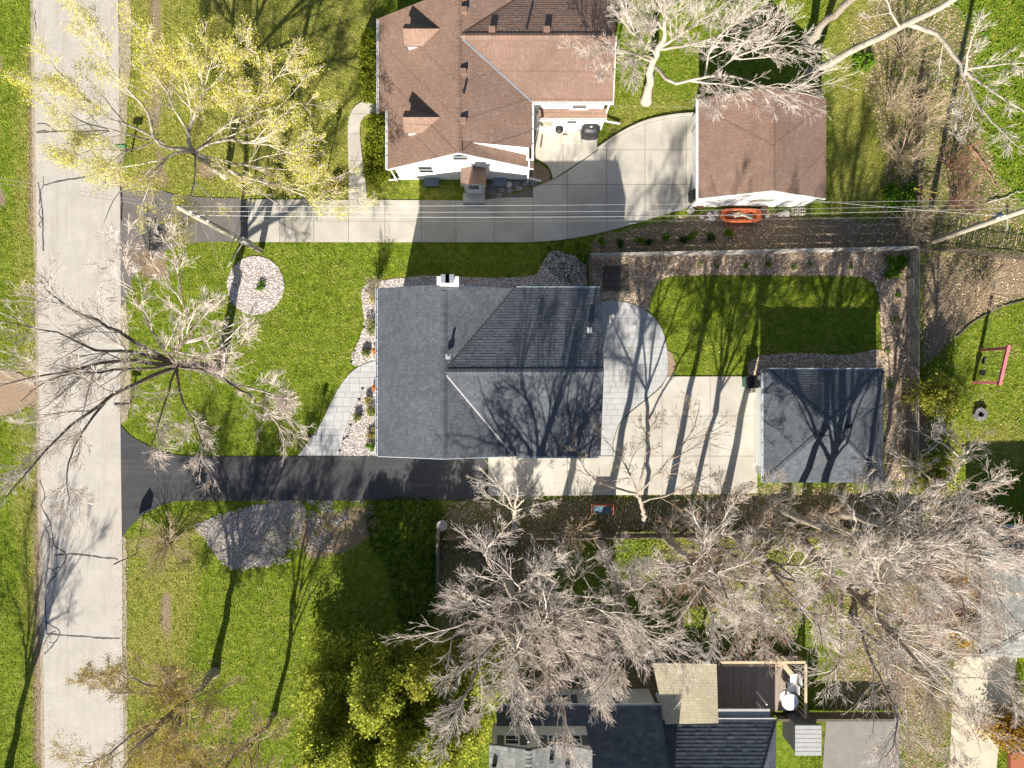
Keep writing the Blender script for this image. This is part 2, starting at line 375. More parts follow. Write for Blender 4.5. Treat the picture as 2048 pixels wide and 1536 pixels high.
def smooth_closed(pts, sub=5):
    out = []; n = len(pts)
    for i in range(n):
        p0, p1, p2, p3 = [np.array(pts[(i + k) % n], float) for k in (-1, 0, 1, 2)]
        for j in range(sub):
            t_ = j / sub
            out.append(tuple(0.5 * ((2 * p1) + (-p0 + p2) * t_ + (2 * p0 - 5 * p1 + 4 * p2 - p3) * t_ ** 2 + (-p0 + 3 * p1 - 3 * p2 + p3) * t_ ** 3)))
    return out
def smooth_open(pts, sub=6):
    pts = [np.array(p, float) for p in pts]; out = []; n = len(pts)
    for i in range(n - 1):
        p0 = pts[max(i - 1, 0)]; p1 = pts[i]; p2 = pts[i + 1]; p3 = pts[min(i + 2, n - 1)]
        for j in range(sub):
            t_ = j / sub
            out.append(tuple(0.5 * ((2 * p1) + (-p0 + p2) * t_ + (2 * p0 - 5 * p1 + 4 * p2 - p3) * t_ ** 2 + (-p0 + 3 * p1 - 3 * p2 + p3) * t_ ** 3)))
    out.append(tuple(pts[-1])); return out
def ragged(poly, amp, step=0.25, seed=1):
    """densify a closed outline and make its edge uneven"""
    q = random.Random(seed); out = []
    for i in range(len(poly)):
        a = poly[i]; b = poly[(i + 1) % len(poly)]; L = math.hypot(b[0] - a[0], b[1] - a[1]); n = max(1, int(L / step))
        for k in range(n):
            f = k / n; out.append((a[0] + (b[0] - a[0]) * f + q.uniform(-amp, amp), a[1] + (b[1] - a[1]) * f + q.uniform(-amp, amp)))
    return out
# ================================================================== SETTING
PX = {}
PX['street'] = [(66, -60), (70, 200), (74, 500), (79, 800), (84, 1100), (88, 1400), (91, 1600), (249, 1600), (245, 1300), (244, 1072), (241, 850), (242, 560), (240, 300), (236, -60)]
PX['drive_up'] = [(240, 360), (262, 359), (290, 363)] + smooth_open([(290, 363), (330, 384), (390, 394), (494, 397)], 3)[1:] + [(494, 484)] + smooth_open([(494, 484), (400, 485), (335, 500), (285, 530), (262, 565), (247, 610)], 4)[1:] + [(242, 612)]
PX['drive_conc'] = [(496, 399), (930, 401)] + smooth_open([(930, 401), (985, 398), (1040, 384), (1085, 368), (1120, 352), (1160, 326), (1197, 300), (1240, 272), (1290, 248), (1345, 236), (1392, 232)], 3)[1:] + [(1392, 411)] + smooth_open([(1392, 411), (1340, 426), (1260, 450), (1190, 468), (1120, 480), (1050, 485)], 3)[1:] + [(496, 484)]
PX['patio_up'] = [(1071, 250), (1194, 250), (1194, 300)] + smooth_open([(1194, 300), (1158, 325), (1118, 351), (1106, 358)], 3)[1:] + smooth_open([(1106, 358), (1100, 338), (1088, 326), (1071, 318)], 3)[1:]
PX['walk_up'] = smooth_open([(757, 199), (735, 200), (712, 212), (700, 232), (696, 262), (697, 320), (698, 399)], 4) + smooth_open([(734, 399), (731, 360), (723, 300), (720, 255), (730, 232), (757, 224)], 4)
PX['drive_low'] = [(241, 850)] + smooth_open([(241, 850), (262, 872), (290, 888), (325, 904), (370, 912), (430, 913)], 3)[1:] + [(975, 912), (975, 992), (962, 1000)] + smooth_open([(962, 1000), (600, 1001), (400, 1001), (345, 1004), (300, 1022), (268, 1046), (244, 1074)], 4)[1:]
PX['court'] = [(977, 912), (1226, 912), (1226, 888)] + smooth_open([(1226, 888), (1238, 850), (1262, 824), (1296, 797), (1322, 774), (1334, 753)], 4)[1:] + [(1514, 753), (1514, 985), (1480, 988), (977, 992)]
PX['patio'] = [(1196, 604)] + smooth_open([(1196, 604), (1232, 602), (1268, 610), (1300, 628), (1322, 656), (1333, 692), (1335, 728), (1333, 752), (1320, 773), (1294, 796), (1260, 823), (1237, 849), (1225, 886)], 4)[1:] + [(1225, 911), (1196, 911)]
PX['walk_front'] = smooth_open([(596, 911), (618, 882), (640, 850), (662, 806), (685, 765), (715, 735), (757, 720), (790, 712)], 4) + smooth_open([(790, 768), (757, 768), (722, 792), (703, 825), (690, 862), (682, 890), (678, 911)], 4)
PX['slab_br'] = [(1652, 1436), (1798, 1430), (1800, 1600), (1640, 1600)]
PX['drive_br'] = [(1908, 1312), (2034, 1316), (2022, 1400), (2000, 1470), (1985, 1600), (1895, 1600), (1902, 1450)]
PX['gravel_circle'] = [(511 + 57 * math.cos(a), 571 + 59 * math.sin(a)) for a in [2 * math.pi * k / 40 for k in range(40)]]
PX['bed_nw'] = smooth_open([(757, 718), (720, 732), (704, 727), (706, 705), (722, 670), (728, 640), (724, 605), (724, 582), (738, 566), (770, 560), (860, 552), (980, 556), (1065, 551), (1083, 530), (1096, 508), (1110, 500)], 4) + [(1150, 512), (1172, 530), (1176, 600), (790, 612), (790, 712)]
PX['bed_sw'] = smooth_open([(790, 768), (757, 768), (722, 792), (703, 825), (690, 862), (682, 890), (678, 911)], 4) + [(790, 911)]
PX['bed_low'] = smooth_closed([(392, 1056), (420, 1035), (480, 1020), (540, 1003), (640, 1002), (748, 1003), (738, 1050), (700, 1085), (640, 1110), (560, 1128), (470, 1142), (438, 1120), (412, 1085)], 4)
PX['chips_n'] = [(1178, 515), (1835, 503), (1835, 600), (1812, 960), (1772, 962), (1768, 740)] + smooth_open([(1768, 740), (1760, 640), (1758, 590), (1740, 562), (1700, 552), (1500, 550), (1380, 551), (1325, 558), (1303, 590), (1297, 622)], 3)[1:] + [(1262, 606), (1232, 601), (1190, 602)]
PX['chips_g'] = smooth_closed([(1500, 752), (1497, 730), (1520, 712), (1600, 706), (1690, 710), (1764, 700), (1770, 742), (1640, 748), (1524, 748)], 3)
PX['chips_s'] = [(1335, 700), (1345, 706), (1352, 728), (1345, 752), (1334, 752)]
PX['back_lawn'] = smooth_closed([(1300, 625), (1304, 588), (1328, 557), (1380, 551), (1500, 550), (1700, 552), (1742, 562), (1758, 592), (1760, 660), (1752, 702), (1690, 709), (1600, 706), (1520, 712), (1497, 732), (1490, 752), (1350, 752), (1336, 715), (1326, 660)], 3)
WP = {k: P2(v) for k, v in PX.items()}

def sheet(name, poly, z, mat, label=None, parent=None, kind='structure'):
    if area(poly) < 0: poly = poly[::-1]
    me = np_mesh(name, [(x, y, z) for x, y in poly], [tuple(range(len(poly)))], M[mat])
    o = obj(name, me, parent)
    if parent is None: tag(o, label, kind=kind)
    return o

# ---- ground sheet with soil / dry masks
gx = np.concatenate(([-300, -120, -60], np.arange(-36, 36.01, 0.3), [60, 120, 300]))
gy = np.concatenate(([-300, -120, -50], np.arange(-29, 29.01, 0.3), [50, 120, 300]))
GX, GY = np.meshgrid(gx, gy)
def soft(polys, blur=4, wts={}):
    m = np.zeros(GX.shape)
    for i, p in enumerate(polys): m = np.maximum(m, pip(P2(p), GX, GY).astype(float) * wts.get(i, 1.0))
    for _ in range(blur):
        q = np.pad(m, 1, mode='edge'); m = (q[1:-1, 1:-1] * 2 + q[:-2, 1:-1] + q[2:, 1:-1] + q[1:-1, :-2] + q[1:-1, 2:]) / 6
    return m
SOIL = [
    [(1690, 60), (1780, -40), (1900, -20), (1960, 70), (1950, 200), (1990, 330), (2060, 430), (2060, 520), (1850, 520), (1840, 470), (1760, 440), (1770, 330), (1735, 200)],
    [(1190, 470), (1400, 425), (1500, 418), (1640, 432), (1780, 440), (1850, 470), (1850, 505), (1180, 512), (1180, 486)],
    [(1840, 515), (2100, 520), (2100, 590), (2000, 612), (1945, 645), (1895, 690), (1860, 725), (1840, 745)],
    [(960, 992), (1480, 990), (1510, 970), (1830, 965), (1850, 1040), (1700, 1062), (1300, 1070), (1100, 1100), (1060, 1250), (1050, 1380), (870, 1380), (870, 1150), (880, 1010)],
    [(1080, 1180), (1180, 1200), (1290, 1260), (1430, 1300), (1430, 1450), (1050, 1450)],
    [(1700, 1060), (1990, 1050), (1990, 1320), (1900, 1320), (1890, 1560), (1800, 1560), (1800, 1430), (1640, 1430), (1670, 1300)],
    [(1806, 940), (1850, 940), (1850, 760), (1806, 760)],
    [(244, 612), (262, 568), (256, 640), (252, 840), (244, 840)],
    [(246, 1076), (258, 1080), (256, 1250), (258, 1560), (247, 1560)],
    [(56, -40), (70, -40), (90, 1560), (72, 1560)],
    [(300, -40), (318, -40), (324, 90), (316, 210), (328, 330), (308, 330), (302, 200)],
    [(318, 1180), (336, 1180), (346, 1330), (352, 1400), (322, 1400), (328, 1300)],
    [(380, 320), (430, 322), (440, 352), (400, 362)], [(268, 335), (330, 340), (345, 382), (290, 362)],
    [(1060, 250), (1075, 250), (1075, 322), (1100, 340), (1104, 362), (1060, 372), (970, 398), (960, 372), (1062, 356)],
    [(-60, 360), (4, 372), (12, 398), (4, 418), (-60, 425)], [(-60, 100), (0, 110), (6, 150), (-60, 160)],
    [(-60, 730), (40, 745), (75, 770), (60, 812), (20, 830), (-60, 838)],
    [(265, 490), (330, 500), (340, 560), (280, 560)],
    [(560, 1040), (740, 1010), (760, 1060), (700, 1100), (620, 1120)],
]
DRY = [
    [(262, -40), (760, -40), (760, 400), (262, 400)],
    [(1650, -40), (1800, -40), (1780, 440), (1650, 440)],
    [(1205, 210), (1300, 180), (1400, 200), (1400, 240), (1290, 246), (1205, 300)],
    [(245, 1080), (420, 1010), (360, 1536), (250, 1560)],
    [(740, 365), (920, 365), (920, 400), (740, 400)],
    [(1870, 850), (2060, 840), (2060, 930), (1880, 920)],
    [(30, 100), (72, 80), (90, 1500), (60, 1560), (20, 900)],
    [(1300, 1070), (1640, 1070), (1640, 1250), (1300, 1250)],
]
soil_m = soft(SOIL, 2, {0: .5, 1: .75, 2: .8, 3: .55, 4: .6, 5: .55}); dry_m = soft(DRY, 6) * 0.75
masks = np.stack([soil_m, dry_m, np.zeros_like(soil_m), np.ones_like(soil_m)], -1).reshape(-1, 4)
ny, nx = GX.shape
gz = RNG.normal(0, 0.006, GX.shape)
idx = np.arange(nx * ny).reshape(ny, nx)
GF = np.stack([idx[:-1, :-1], idx[:-1, 1:], idx[1:, 1:], idx[1:, :-1]], -1).reshape(-1, 4)
ground = obj('ground', np_mesh('ground', np.stack([GX, GY, gz - 0.02], -1), GF, M['ground'], True, {'masks': ('POINT', masks)}))
tag(ground, kind='structure')
def vnoise(X, Y, scale, seed):
    g = np.random.default_rng(seed).random((160, 160)); x = (X / scale) % 159; y = (Y / scale) % 159
    i = x.astype(int); j = y.astype(int); u = x - i; v = y - j; u = u * u * (3 - 2 * u); v = v * v * (3 - 2 * v)
    return (g[j, i] * (1 - u) + g[j, i + 1] * u) * (1 - v) + (g[j + 1, i] * (1 - u) + g[j + 1, i + 1] * u) * v
def mask_at(m, X, Y):
    ix = np.clip(((X + 36) / 0.3).astype(int) + 3, 0, nx - 1); iy = np.clip(((Y + 29) / 0.3).astype(int) + 3, 0, ny - 1)
    return m[iy, ix]

# ---- street with sealed cracks
street = sheet('street', WP['street'], 0.012, 'street')
shoulder = sheet('road_shoulder', ragged(P2([(238, -60), (258, -60), (263, 40), (262, 120), (256, 200), (250, 300), (243, 358), (240, 358)]), 0.03, 0.3, 4), 0.006, 'shoulder')
shoulder2 = sheet('road_shoulder', ragged(P2([(244, 1074), (252, 1078), (254, 1250), (256, 1600), (247, 1600)]), 0.05, 0.25, 5), 0.004, 'shoulder')
shoulder3 = sheet('road_shoulder', ragged(P2([(60, -60), (67, -60), (75, 500), (85, 1100), (92, 1600), (84, 1600), (78, 1100), (68, 500)]), 0.05, 0.25, 6), 0.004, 'shoulder')
shoulder4 = sheet('road_shoulder', ragged(P2([(242, 612), (252, 600), (258, 680), (262, 760), (256, 840), (241, 848)]), 0.04, 0.25, 7), 0.004, 'shoulder')
def ribbon(pts, w, z, seed):
    q = random.Random(seed); P = smooth_open([W2(*p) for p in pts], 6); v = []; f = []
    for i, p in enumerate(P):
        a = np.array(P[min(i + 1, len(P) - 1)]) - np.array(P[max(i - 1, 0)]); a = a / (np.linalg.norm(a) + 1e-9); n = np.array((-a[1], a[0]))
        ww = w * q.uniform(0.55, 1.25); j = q.uniform(-0.018, 0.018)
        for s_ in (-1, 1): v.append((p[0] + n[0] * (ww * s_ / 2 + j), p[1] + n[1] * (ww * s_ / 2 + j), z))
    for i in range(len(P) - 1): f.append((2 * i, 2 * i + 2, 2 * i + 3, 2 * i + 1))
    return v, f
CRACKS = [
    ([(73, 265), (120, 263), (164, 263), (232, 261)], .11), ([(75, 248), (88, 247), (100, 253), (112, 263)], .08), ([(74, 265), (86, 261), (98, 263)], .07),
    ([(87, 371), (120, 362), (164, 355), (200, 346), (238, 337)], .10), ([(77, 364), (84, 410), (86, 445), (87, 502)], .10),
    ([(87, 371), (80, 385), (80, 408)], .07), ([(84, 410), (78, 425), (84, 440), (78, 448), (82, 455)], .07), ([(87, 371), (87, 352)], .06),
    ([(82, 1011), (102, 1049), (109, 1090), (133, 1110), (113, 1148), (96, 1168), (91, 1202), (92, 1237)], .10),
    ([(89, 1049), (99, 1079), (96, 1131), (89, 1175)], .08), ([(109, 1110), (150, 1108), (191, 1113), (237, 1118)], .11),
    ([(102, 1049), (88, 1062), (84, 1085)], .07), ([(109, 1090), (95, 1098), (86, 1120)], .07), ([(99, 1079), (112, 1072)], .06), ([(113, 1148), (100, 1136), (88, 1150)], .07), ([(133, 1110), (126, 1130), (104, 1140)], .07),
    ([(87, 1242), (109, 1254), (120, 1267), (102, 1295), (89, 1308)], .09), ([(92, 1267), (154, 1272), (208, 1276), (241, 1277)], .11),
    ([(87, 1290), (100, 1268), (112, 1262)], .07), ([(120, 1267), (112, 1284), (98, 1284)], .06), ([(92, 1237), (94, 1268)], .08),
    ([(72, 20), (70, 34), (73, 60)], .06), ([(238, 340), (244, 400), (243, 440)], .07), ([(80, 960), (90, 990), (82, 1011)], .07),
]
for i, (pts, w) in enumerate(CRACKS):
    v, f = ribbon(pts, w * 0.85, 0.016 + 0.0005 * (i % 4), i)
    obj('crack_seal', np_mesh('crack_seal', v, f, M['tar']), street)

# ---- driveways, patios, paths: a bed below, slabs and pavers as pieces
drive_up = sheet('driveway_apron', WP['drive_up'], 0.017, 'asphalt_old')
drive_low = sheet('driveway', WP['drive_low'], 0.018, 'asphalt')
def slabs(parent, region, cells, gap, z0, z1, mat, name, minarea=0.02):
    for (x0, x1, y0, y1) in cells:
        p = clip_cell(region, x0 + gap, x1 - gap, y0 + gap, y1 - gap)
        q = [p[i] for i in range(len(p)) if math.hypot(p[i][0] - p[i - 1][0], p[i][1] - p[i - 1][1]) > 1e-4] if p else []
        if len(q) < 3 or abs(area(q)) < minarea: continue
        b = MB(); b.prism(q, z0, z1 + random.uniform(0, 0.004), random.random()); b.build(name, mat, parent)
def grid_cells(xs, ys):
    X = [W2(x, 768)[0] for x in xs]; Y = sorted(W2(1024, y)[1] for y in ys)
    return [(X[i], X[i + 1], Y[j], Y[j + 1]) for i in range(len(X) - 1) for j in range(len(Y) - 1)]
conc = sheet('driveway', WP['drive_conc'], 0.013, 'joint')
slabs(conc, WP['drive_conc'], grid_cells([490, 560, 628, 697, 770, 843, 912, 988, 1066], [395, 490]), 0.012, 0.013, 0.034, 'concrete', 'slab')
slabs(conc, WP['drive_conc'], grid_cells([1066, 1135, 1213, 1290, 1372, 1400], [225, 300, 369, 432, 490]), 0.012, 0.013, 0.034, 'concrete', 'slab')
pat_up = sheet('back_patio', WP['patio_up'], 0.020, 'joint')
slabs(pat_up, WP['patio_up'], grid_cells([1068, 1126, 1200], [245, 365]), 0.010, 0.02, 0.075, 'concrete_w', 'slab')
walk_up = sheet('front_path', WP['walk_up'], 0.018, 'joint')
slabs(walk_up, WP['walk_up'], grid_cells([690, 760], [195, 228, 268, 322, 378, 402]), 0.012, 0.018, 0.05, 'concrete_w', 'slab')
court = sheet('rear_court', WP['court'], 0.012, 'joint')
slabs(court, WP['court'], grid_cells([970, 1052, 1135, 1226, 1324, 1420, 1520], [745, 832, 912, 995]), 0.010, 0.012, 0.034, 'concrete_w', 'slab')
def ashlar(region, seed, row=(0.32, 0.50), wid=(0.32, 0.75)):
    q = random.Random(seed); xs = [p[0] for p in region]; ys = [p[1] for p in region]; cells = []; y = min(ys)
    while y < max(ys):
        h = q.choice(row); x = min(xs) - q.uniform(0, 0.5)
        while x < max(xs):
            w = q.uniform(*wid)
            if q.random() < 0.25 and h > 0.4: cells += [(x, x + w, y, y + h / 2), (x, x + w, y + h / 2, y + h)]
            else: cells.append((x, x + w, y, y + h))
            x += w
        y += h
    return cells
patio = sheet('paved_patio', WP['patio'], 0.016, 'pjoint')
slabs(patio, WP['patio'], ashlar(WP['patio'], 3), 0.006, 0.016, 0.040, 'paver', 'paver', 0.01)
walk_f = sheet('front_walkway', WP['walk_front'], 0.016, 'pjoint')
slabs(walk_f, WP['walk_front'], ashlar(WP['walk_front'], 4), 0.006, 0.016, 0.042, 'paver', 'paver', 0.01)
sheet('concrete_pad', WP['slab_br'], 0.03, 'concrete_g')
sheet('side_driveway', WP['drive_br'], 0.02, 'concrete_t')
curb = MB()
cp = smooth_open([(1197, 300), (1240, 271), (1290, 247), (1345, 235), (1392, 231)], 4)
for a, b in zip(cp[:-1], cp[1:]):
    (x0, y0), (x1, y1) = W2(*a), W2(*b); n = Vector((-(y1 - y0), x1 - x0, 0)).normalized()
    if n.y < 0: n = -n
    curb.prism([(x0, y0), (x1, y1), (x1 + n.x * .14, y1 + n.y * .14), (x0 + n.x * .14, y0 + n.y * .14)], 0.0, 0.13)
tag(curb.build('kerb', 'concrete_w'), kind='structure')

# ---- planting beds: a dark bed sheet, with loose pieces on it
beds = {}
for k, z, mt, nm in (('gravel_circle', .012, 'gravelbed', 'gravel_bed'), ('bed_nw', .011, 'gravelbed', 'gravel_bed'), ('bed_sw', .012, 'gravelbed', 'gravel_bed'), ('bed_low', .010, 'gravelbed', 'gravel_bed'),
                     ('chips_n', .010, 'chipbed', 'mulch_bed'), ('chips_g', .014, 'chipbed', 'mulch_bed'), ('chips_s', .012, 'chipbed', 'mulch_bed')):
    if k == 'bed_low': WPb = P2(smooth_closed([(396, 1056), (424, 1038), (480, 1022), (540, 1008), (600, 1006), (612, 1040), (590, 1080), (540, 1122), (472, 1136), (440, 1116), (416, 1083)], 4))
    beds[k] = sheet(nm, ragged(WPb, .14, .16, 3) if k == 'bed_low' else ragged(WP[k], 0.035, 0.16, len(k)), z, mt)
sheet('gravel_bed', ragged(smooth_closed(P2([(-60, 740), (20, 742), (60, 758), (76, 785), (50, 815), (20, 828), (-60, 832)])), .05, .2, 3), .008, 'chipbed')
def sample_in(poly, n):
    xs = np.array([p[0] for p in poly]); ys = np.array([p[1] for p in poly])
    X = RNG.uniform(xs.min(), xs.max(), n); Y = RNG.uniform(ys.min(), ys.max(), n)
    k = pip(poly, X, Y); return X[k], Y[k]
def scatter_stones(name, poly, per_m2, size, mat, z, label, cat=None, flat=0.6, tone_pow=1.0, patch=0.0):
    xs = [p[0] for p in poly]; ys = [p[1] for p in poly]
    X, Y = sample_in(poly, int(per_m2 * (max(xs) - min(xs)) * (max(ys) - min(ys))))
    if patch:
        k_ = vnoise(X, Y, .7, 9) * .6 + vnoise(X, Y, .25, 10) * .4 > patch * (X - min(xs)) / (max(xs) - min(xs)); X, Y = X[k_], Y[k_]
    n = len(X); r = size[0] * .7 + (size[1] * 1.35 - size[0] * .7) * RNG.random(n) ** 2.2; a = RNG.uniform(0, 6.28, n); el = RNG.uniform(0.55, 1.0, n)
    base = np.array([(1, 0, 0), (0, 1, 0), (-1, 0, 0), (0, -1, 0), (0, 0, 1.0)])
    jit = RNG.uniform(0.7, 1.2, (n, 5, 1)); B = base[None] * jit
    B = B * np.stack([r, r * el, r * flat], -1)[:, None, :]
    c, s_ = np.cos(a)[:, None], np.sin(a)[:, None]
    V = np.stack([B[..., 0] * c - B[..., 1] * s_ + X[:, None], B[..., 0] * s_ + B[..., 1] * c + Y[:, None], B[..., 2] + z], -1)
    f = np.array([(0, 1, 4), (1, 2, 4), (2, 3, 4), (3, 0, 4)])
    F = (np.arange(n) * 5)[:, None, None] + f[None]
    tone = np.repeat(RNG.random(n) ** tone_pow, 4)
    o = obj(name, np_mesh(name, V, F.reshape(-1, 3), M[mat], False, {'tone': ('FACE', tone)}))
    return tag(o, label, cat, kind='stuff')
scatter_stones('gravel', WP['gravel_circle'], 520, (.022, .05), 'stones', .012, 'pale pebbles of the round gravel bed around the utility pole foot', 'gravel')
scatter_stones('gravel', WP['bed_nw'], 520, (.022, .05), 'stones', .011, 'pale pebbles along the north and west walls of the grey-roofed house', 'gravel')
scatter_stones('gravel', WP['bed_sw'], 520, (.022, .05), 'stones', .012, 'pale pebbles between the front walkway and the grey-roofed house', 'gravel')
scatter_stones('gravel', ragged(WP['bed_low'], .12, .2, 8), 520, (.02, .045), 'stones_b', .010, 'mauve pebbles of the long bed south of the dark driveway', 'gravel', patch=.72)
scatter_stones('wood_chips', WP['chips_n'], 300, (.025, .06), 'chips', .010, 'pale wood chips along the board fence around the back lawn', 'wood chips', 0.35)
scatter_stones('wood_chips', WP['chips_g'], 300, (.025, .06), 'chips', .014, 'wood chips in front of the grey-roofed garage, in its shade', 'wood chips', 0.35)
# ================================================================== BUILDINGS
def plane_frame(pts):
    p0, p1 = Vector(pts[0]), Vector(pts[1]); u = (p1 - p0).normalized()
    n = None
    for k in range(2, len(pts)):
        c = u.cross(Vector(pts[k]) - p0)
        if c.length > 1e-4: n = c.normalized(); break
    if n.z < 0: n = -n
    v = n.cross(u)
    if v.z < 0: v = -v
    return p0, u, v, n
def shingle_plane(acc, pts, exposure=0.145, tab=0.19, lift=0.011, seed=0):
    """pts: eave start, eave end, then the rest of the (convex) roof plane"""
    q = random.Random(seed); p0, u, v, n = plane_frame(pts)
    P = [((Vector(p) - p0).dot(u), (Vector(p) - p0).dot(v)) for p in pts]
    if area(P) < 0: P = P[::-1]
    umin = min(p[0] for p in P); umax = max(p[0] for p in P); vmax = max(p[1] for p in P)
    row = 0; vv = -0.01
    while vv < vmax:
        strip = clip_cell(P, umin - 1, umax + 1, vv, vv + exposure * 1.0)
        if len(strip) >= 3:
            a = min(p[0] for p in strip); b = max(p[0] for p in strip); x = umin - tab * q.random()
            wob = q.uniform(-0.05, 0.05)
            while x < b:
                w = tab * q.choice((0.7, 1.0, 1.0, 1.3))
                if x + w > a:
                    cell = clip_cell(strip, x + 0.004, x + w - 0.004, vv, vv + exposure)
                    if len(cell) >= 3 and abs(area(cell)) > 0.0015:
                        if area(cell) < 0: cell = cell[::-1]
                        lf = lift * q.uniform(0.7, 1.5); m = len(cell)
                        top = []
                        for cu, cv in cell:
                            t_ = min(1, max(0, (cv - vv) / exposure)); hgt = lf * (1 - t_) + 0.003
                            top.append(tuple(p0 + u * cu + v * cv + n * hgt))
                        tone = min(1, max(0, q.gauss(0.5 + wob, 0.22)))
                        k0 = len(acc.v); acc.v += top; acc.f.append(tuple(range(k0, k0 + m))); acc.t.append(tone)
                        low = [i for i in range(m) if cell[i][1] < vv + 0.002]
                        if len(low) == 2:
                            i, j = low if (low[1] - low[0]) == 1 else (low[1], low[0])
                            k1 = len(acc.v); acc.v += [tuple(p0 + u * cell[i][0] + v * cell[i][1]), tuple(p0 + u * cell[j][0] + v * cell[j][1])]
                            acc.f.append((k1, k1 + 1, k0 + j, k0 + i)); acc.t.append(tone)
                x += w
        vv += exposure; row += 1
def roof(house, planes, mat, deckmat='deck_under', thick=0.14, name='roof', caps=(), tab=0.19, exposure=0.145, valleys=(), lift=0.011):
    d = MB()
    for p in planes:
        n = plane_frame(p)[3]; pts = [tuple(Vector(q) - n * 0.002) for q in p]
        nn = (Vector(pts[1]) - Vector(pts[0])).cross(Vector(pts[2]) - Vector(pts[1]))
        if nn.z < 0: pts = pts[::-1]
        d.solid(pts, (0, 0, -thick))
    r = d.build(name, deckmat, house)
    acc = MB()
    for i, p in enumerate(planes): shingle_plane(acc, p, exposure, tab, lift, seed=i * 7 + len(planes))
    tag(acc.build('shingles', mat, r), kind='stuff')
    for (a, b, s1, s2) in caps:      # ridge caps: bent pieces along a ridge or hip
        a, b = Vector(a), Vector(b); L = (b - a).length; k = max(1, int(L / 0.20)); t_ = (b - a) / k; cm = MB(); q = random.Random(int(L * 100))
        for i in range(k):
            c0 = a + t_ * i; c1 = a + t_ * (i + 1.08); z0 = 0.032; z1 = 0.056
            w1, w2 = Vector(s1) * 0.16, Vector(s2) * 0.16; up = Vector((0, 0, 1))
            v = [c0 + w1 + up * z1, c0 + up * (z1 + .012), c0 + w2 + up * z1, c1 + w1 + up * z0, c1 + up * (z0 + .012), c1 + w2 + up * z0]
            cm.add(v, [(0, 1, 4, 3), (1, 2, 5, 4)], min(1, max(0, q.gauss(0.5, 0.25))))
            cm.add([c0 + w1 + up * z1, c0 + up * (z1 + .012), c0 + w2 + up * z1, c0 + w1, c0, c0 + w2], [(0, 3, 4, 1), (1, 4, 5, 2)], 0.0)
        tag(cm.build('ridge_caps', mat, r), kind='stuff')
    for (a, b, mt) in valleys:
        a, b = Vector(a), Vector(b); s_ = (b - a).cross(Vector((0, 0, 1))).normalized() * 0.04; up = Vector((0, 0, 0.032))
        MB().solid([a + s_ + up, b + s_ + up, b - s_ + up, a - s_ + up], (0, 0, -0.02)).build('valley_flashing', mt, r)
    return r
def gutter(house, a, b, mat, out, w=0.12, h=0.11):
    """open trough along an eave from a to b; out = horizontal outward direction"""
    a, b, o = Vector(a), Vector(b), Vector(out); g = MB(); dz = Vector((0, 0, 1)); t_ = 0.014
    def bar(p, q, dy0, dy1, z0, z1):
        g.solid([p + o * dy0 + dz * z1, q + o * dy0 + dz * z1, q + o * dy1 + dz * z1, p + o * dy1 + dz * z1], (0, 0, z0 - z1))
    bar(a, b, 0.0, w, -h, -h + t_); bar(a, b, 0.0, t_ * 1.5, -h + t_, -0.005); bar(a, b, w - t_ * 1.8, w, -h + t_, 0.0)
    L = (b - a).length; k = int(L / 0.62); d = (b - a) / max(k, 1)
    for i in range(1, k): 
        p = a + d * i; q = p + d.normalized() * 0.03; bar(p, q, t_ * 1.5, w - t_ * 1.8, -0.035, -0.012)
    return g.build('gutter', mat, house)
def walls(house, poly_list, mat, name='wall'):
    for (pts, off) in poly_list: MB().solid(pts, off).build(name, mat, house)
def window(house, c, w, h, out, mat_f='white_trim', mat_g='glass', sash=True, shutters=None):
    """window on a wall: c centre on the wall face, out = outward normal"""
    c, o = Vector(c), Vector(out); s_ = Vector((-o.y, o.x, 0)); up = Vector((0, 0, 1))
    def slab(p, hw, hh, d0, d1, nm, mt, par):
        b = p + o * d1
        return MB().solid([b - s_ * hw - up * hh, b + s_ * hw - up * hh, b + s_ * hw + up * hh, b - s_ * hw + up * hh], o * (d0 - d1)).build(nm, mt, par)
    wo = slab(c, w / 2, h / 2, -0.02, 0.035, 'window', mat_f, house)
    if sash:
        slab(c + up * h * 0.24, w / 2 - 0.06, h * 0.20, 0.03, 0.042, 'pane', mat_g, wo); slab(c - up * h * 0.24, w / 2 - 0.06, h * 0.20, 0.03, 0.042, 'pane', mat_g, wo)
    else: slab(c, w / 2 - 0.05, h / 2 - 0.05, 0.03, 0.042, 'pane', mat_g, wo)
    slab(c - up * (h / 2 + 0.03), w / 2 + 0.06, 0.03, -0.01, 0.09, 'sill', mat_f, wo)
    for sx in (shutters or ()): slab(c + s_ * sx * (w / 2 + 0.2), 0.17, h / 2, -0.01, 0.03, 'shutter', 'shutter', house)
    return wo
def downspout(house, p, out, mat='white_trim'):
    p, o = Vector(p), Vector(out)
    pts = [p, p + Vector((0, 0, -0.12)) - o * 0.16, Vector((p.x - o.x * .16, p.y - o.y * .16, 0.22))]
    MB().tube(pts, 0.045, 6).build('downspout', mat, house)
def spout_end(house, a, b, mat='white_trim'):
    MB().tube([a, b], 0.06, 4).build('downspout_extension', mat, house)

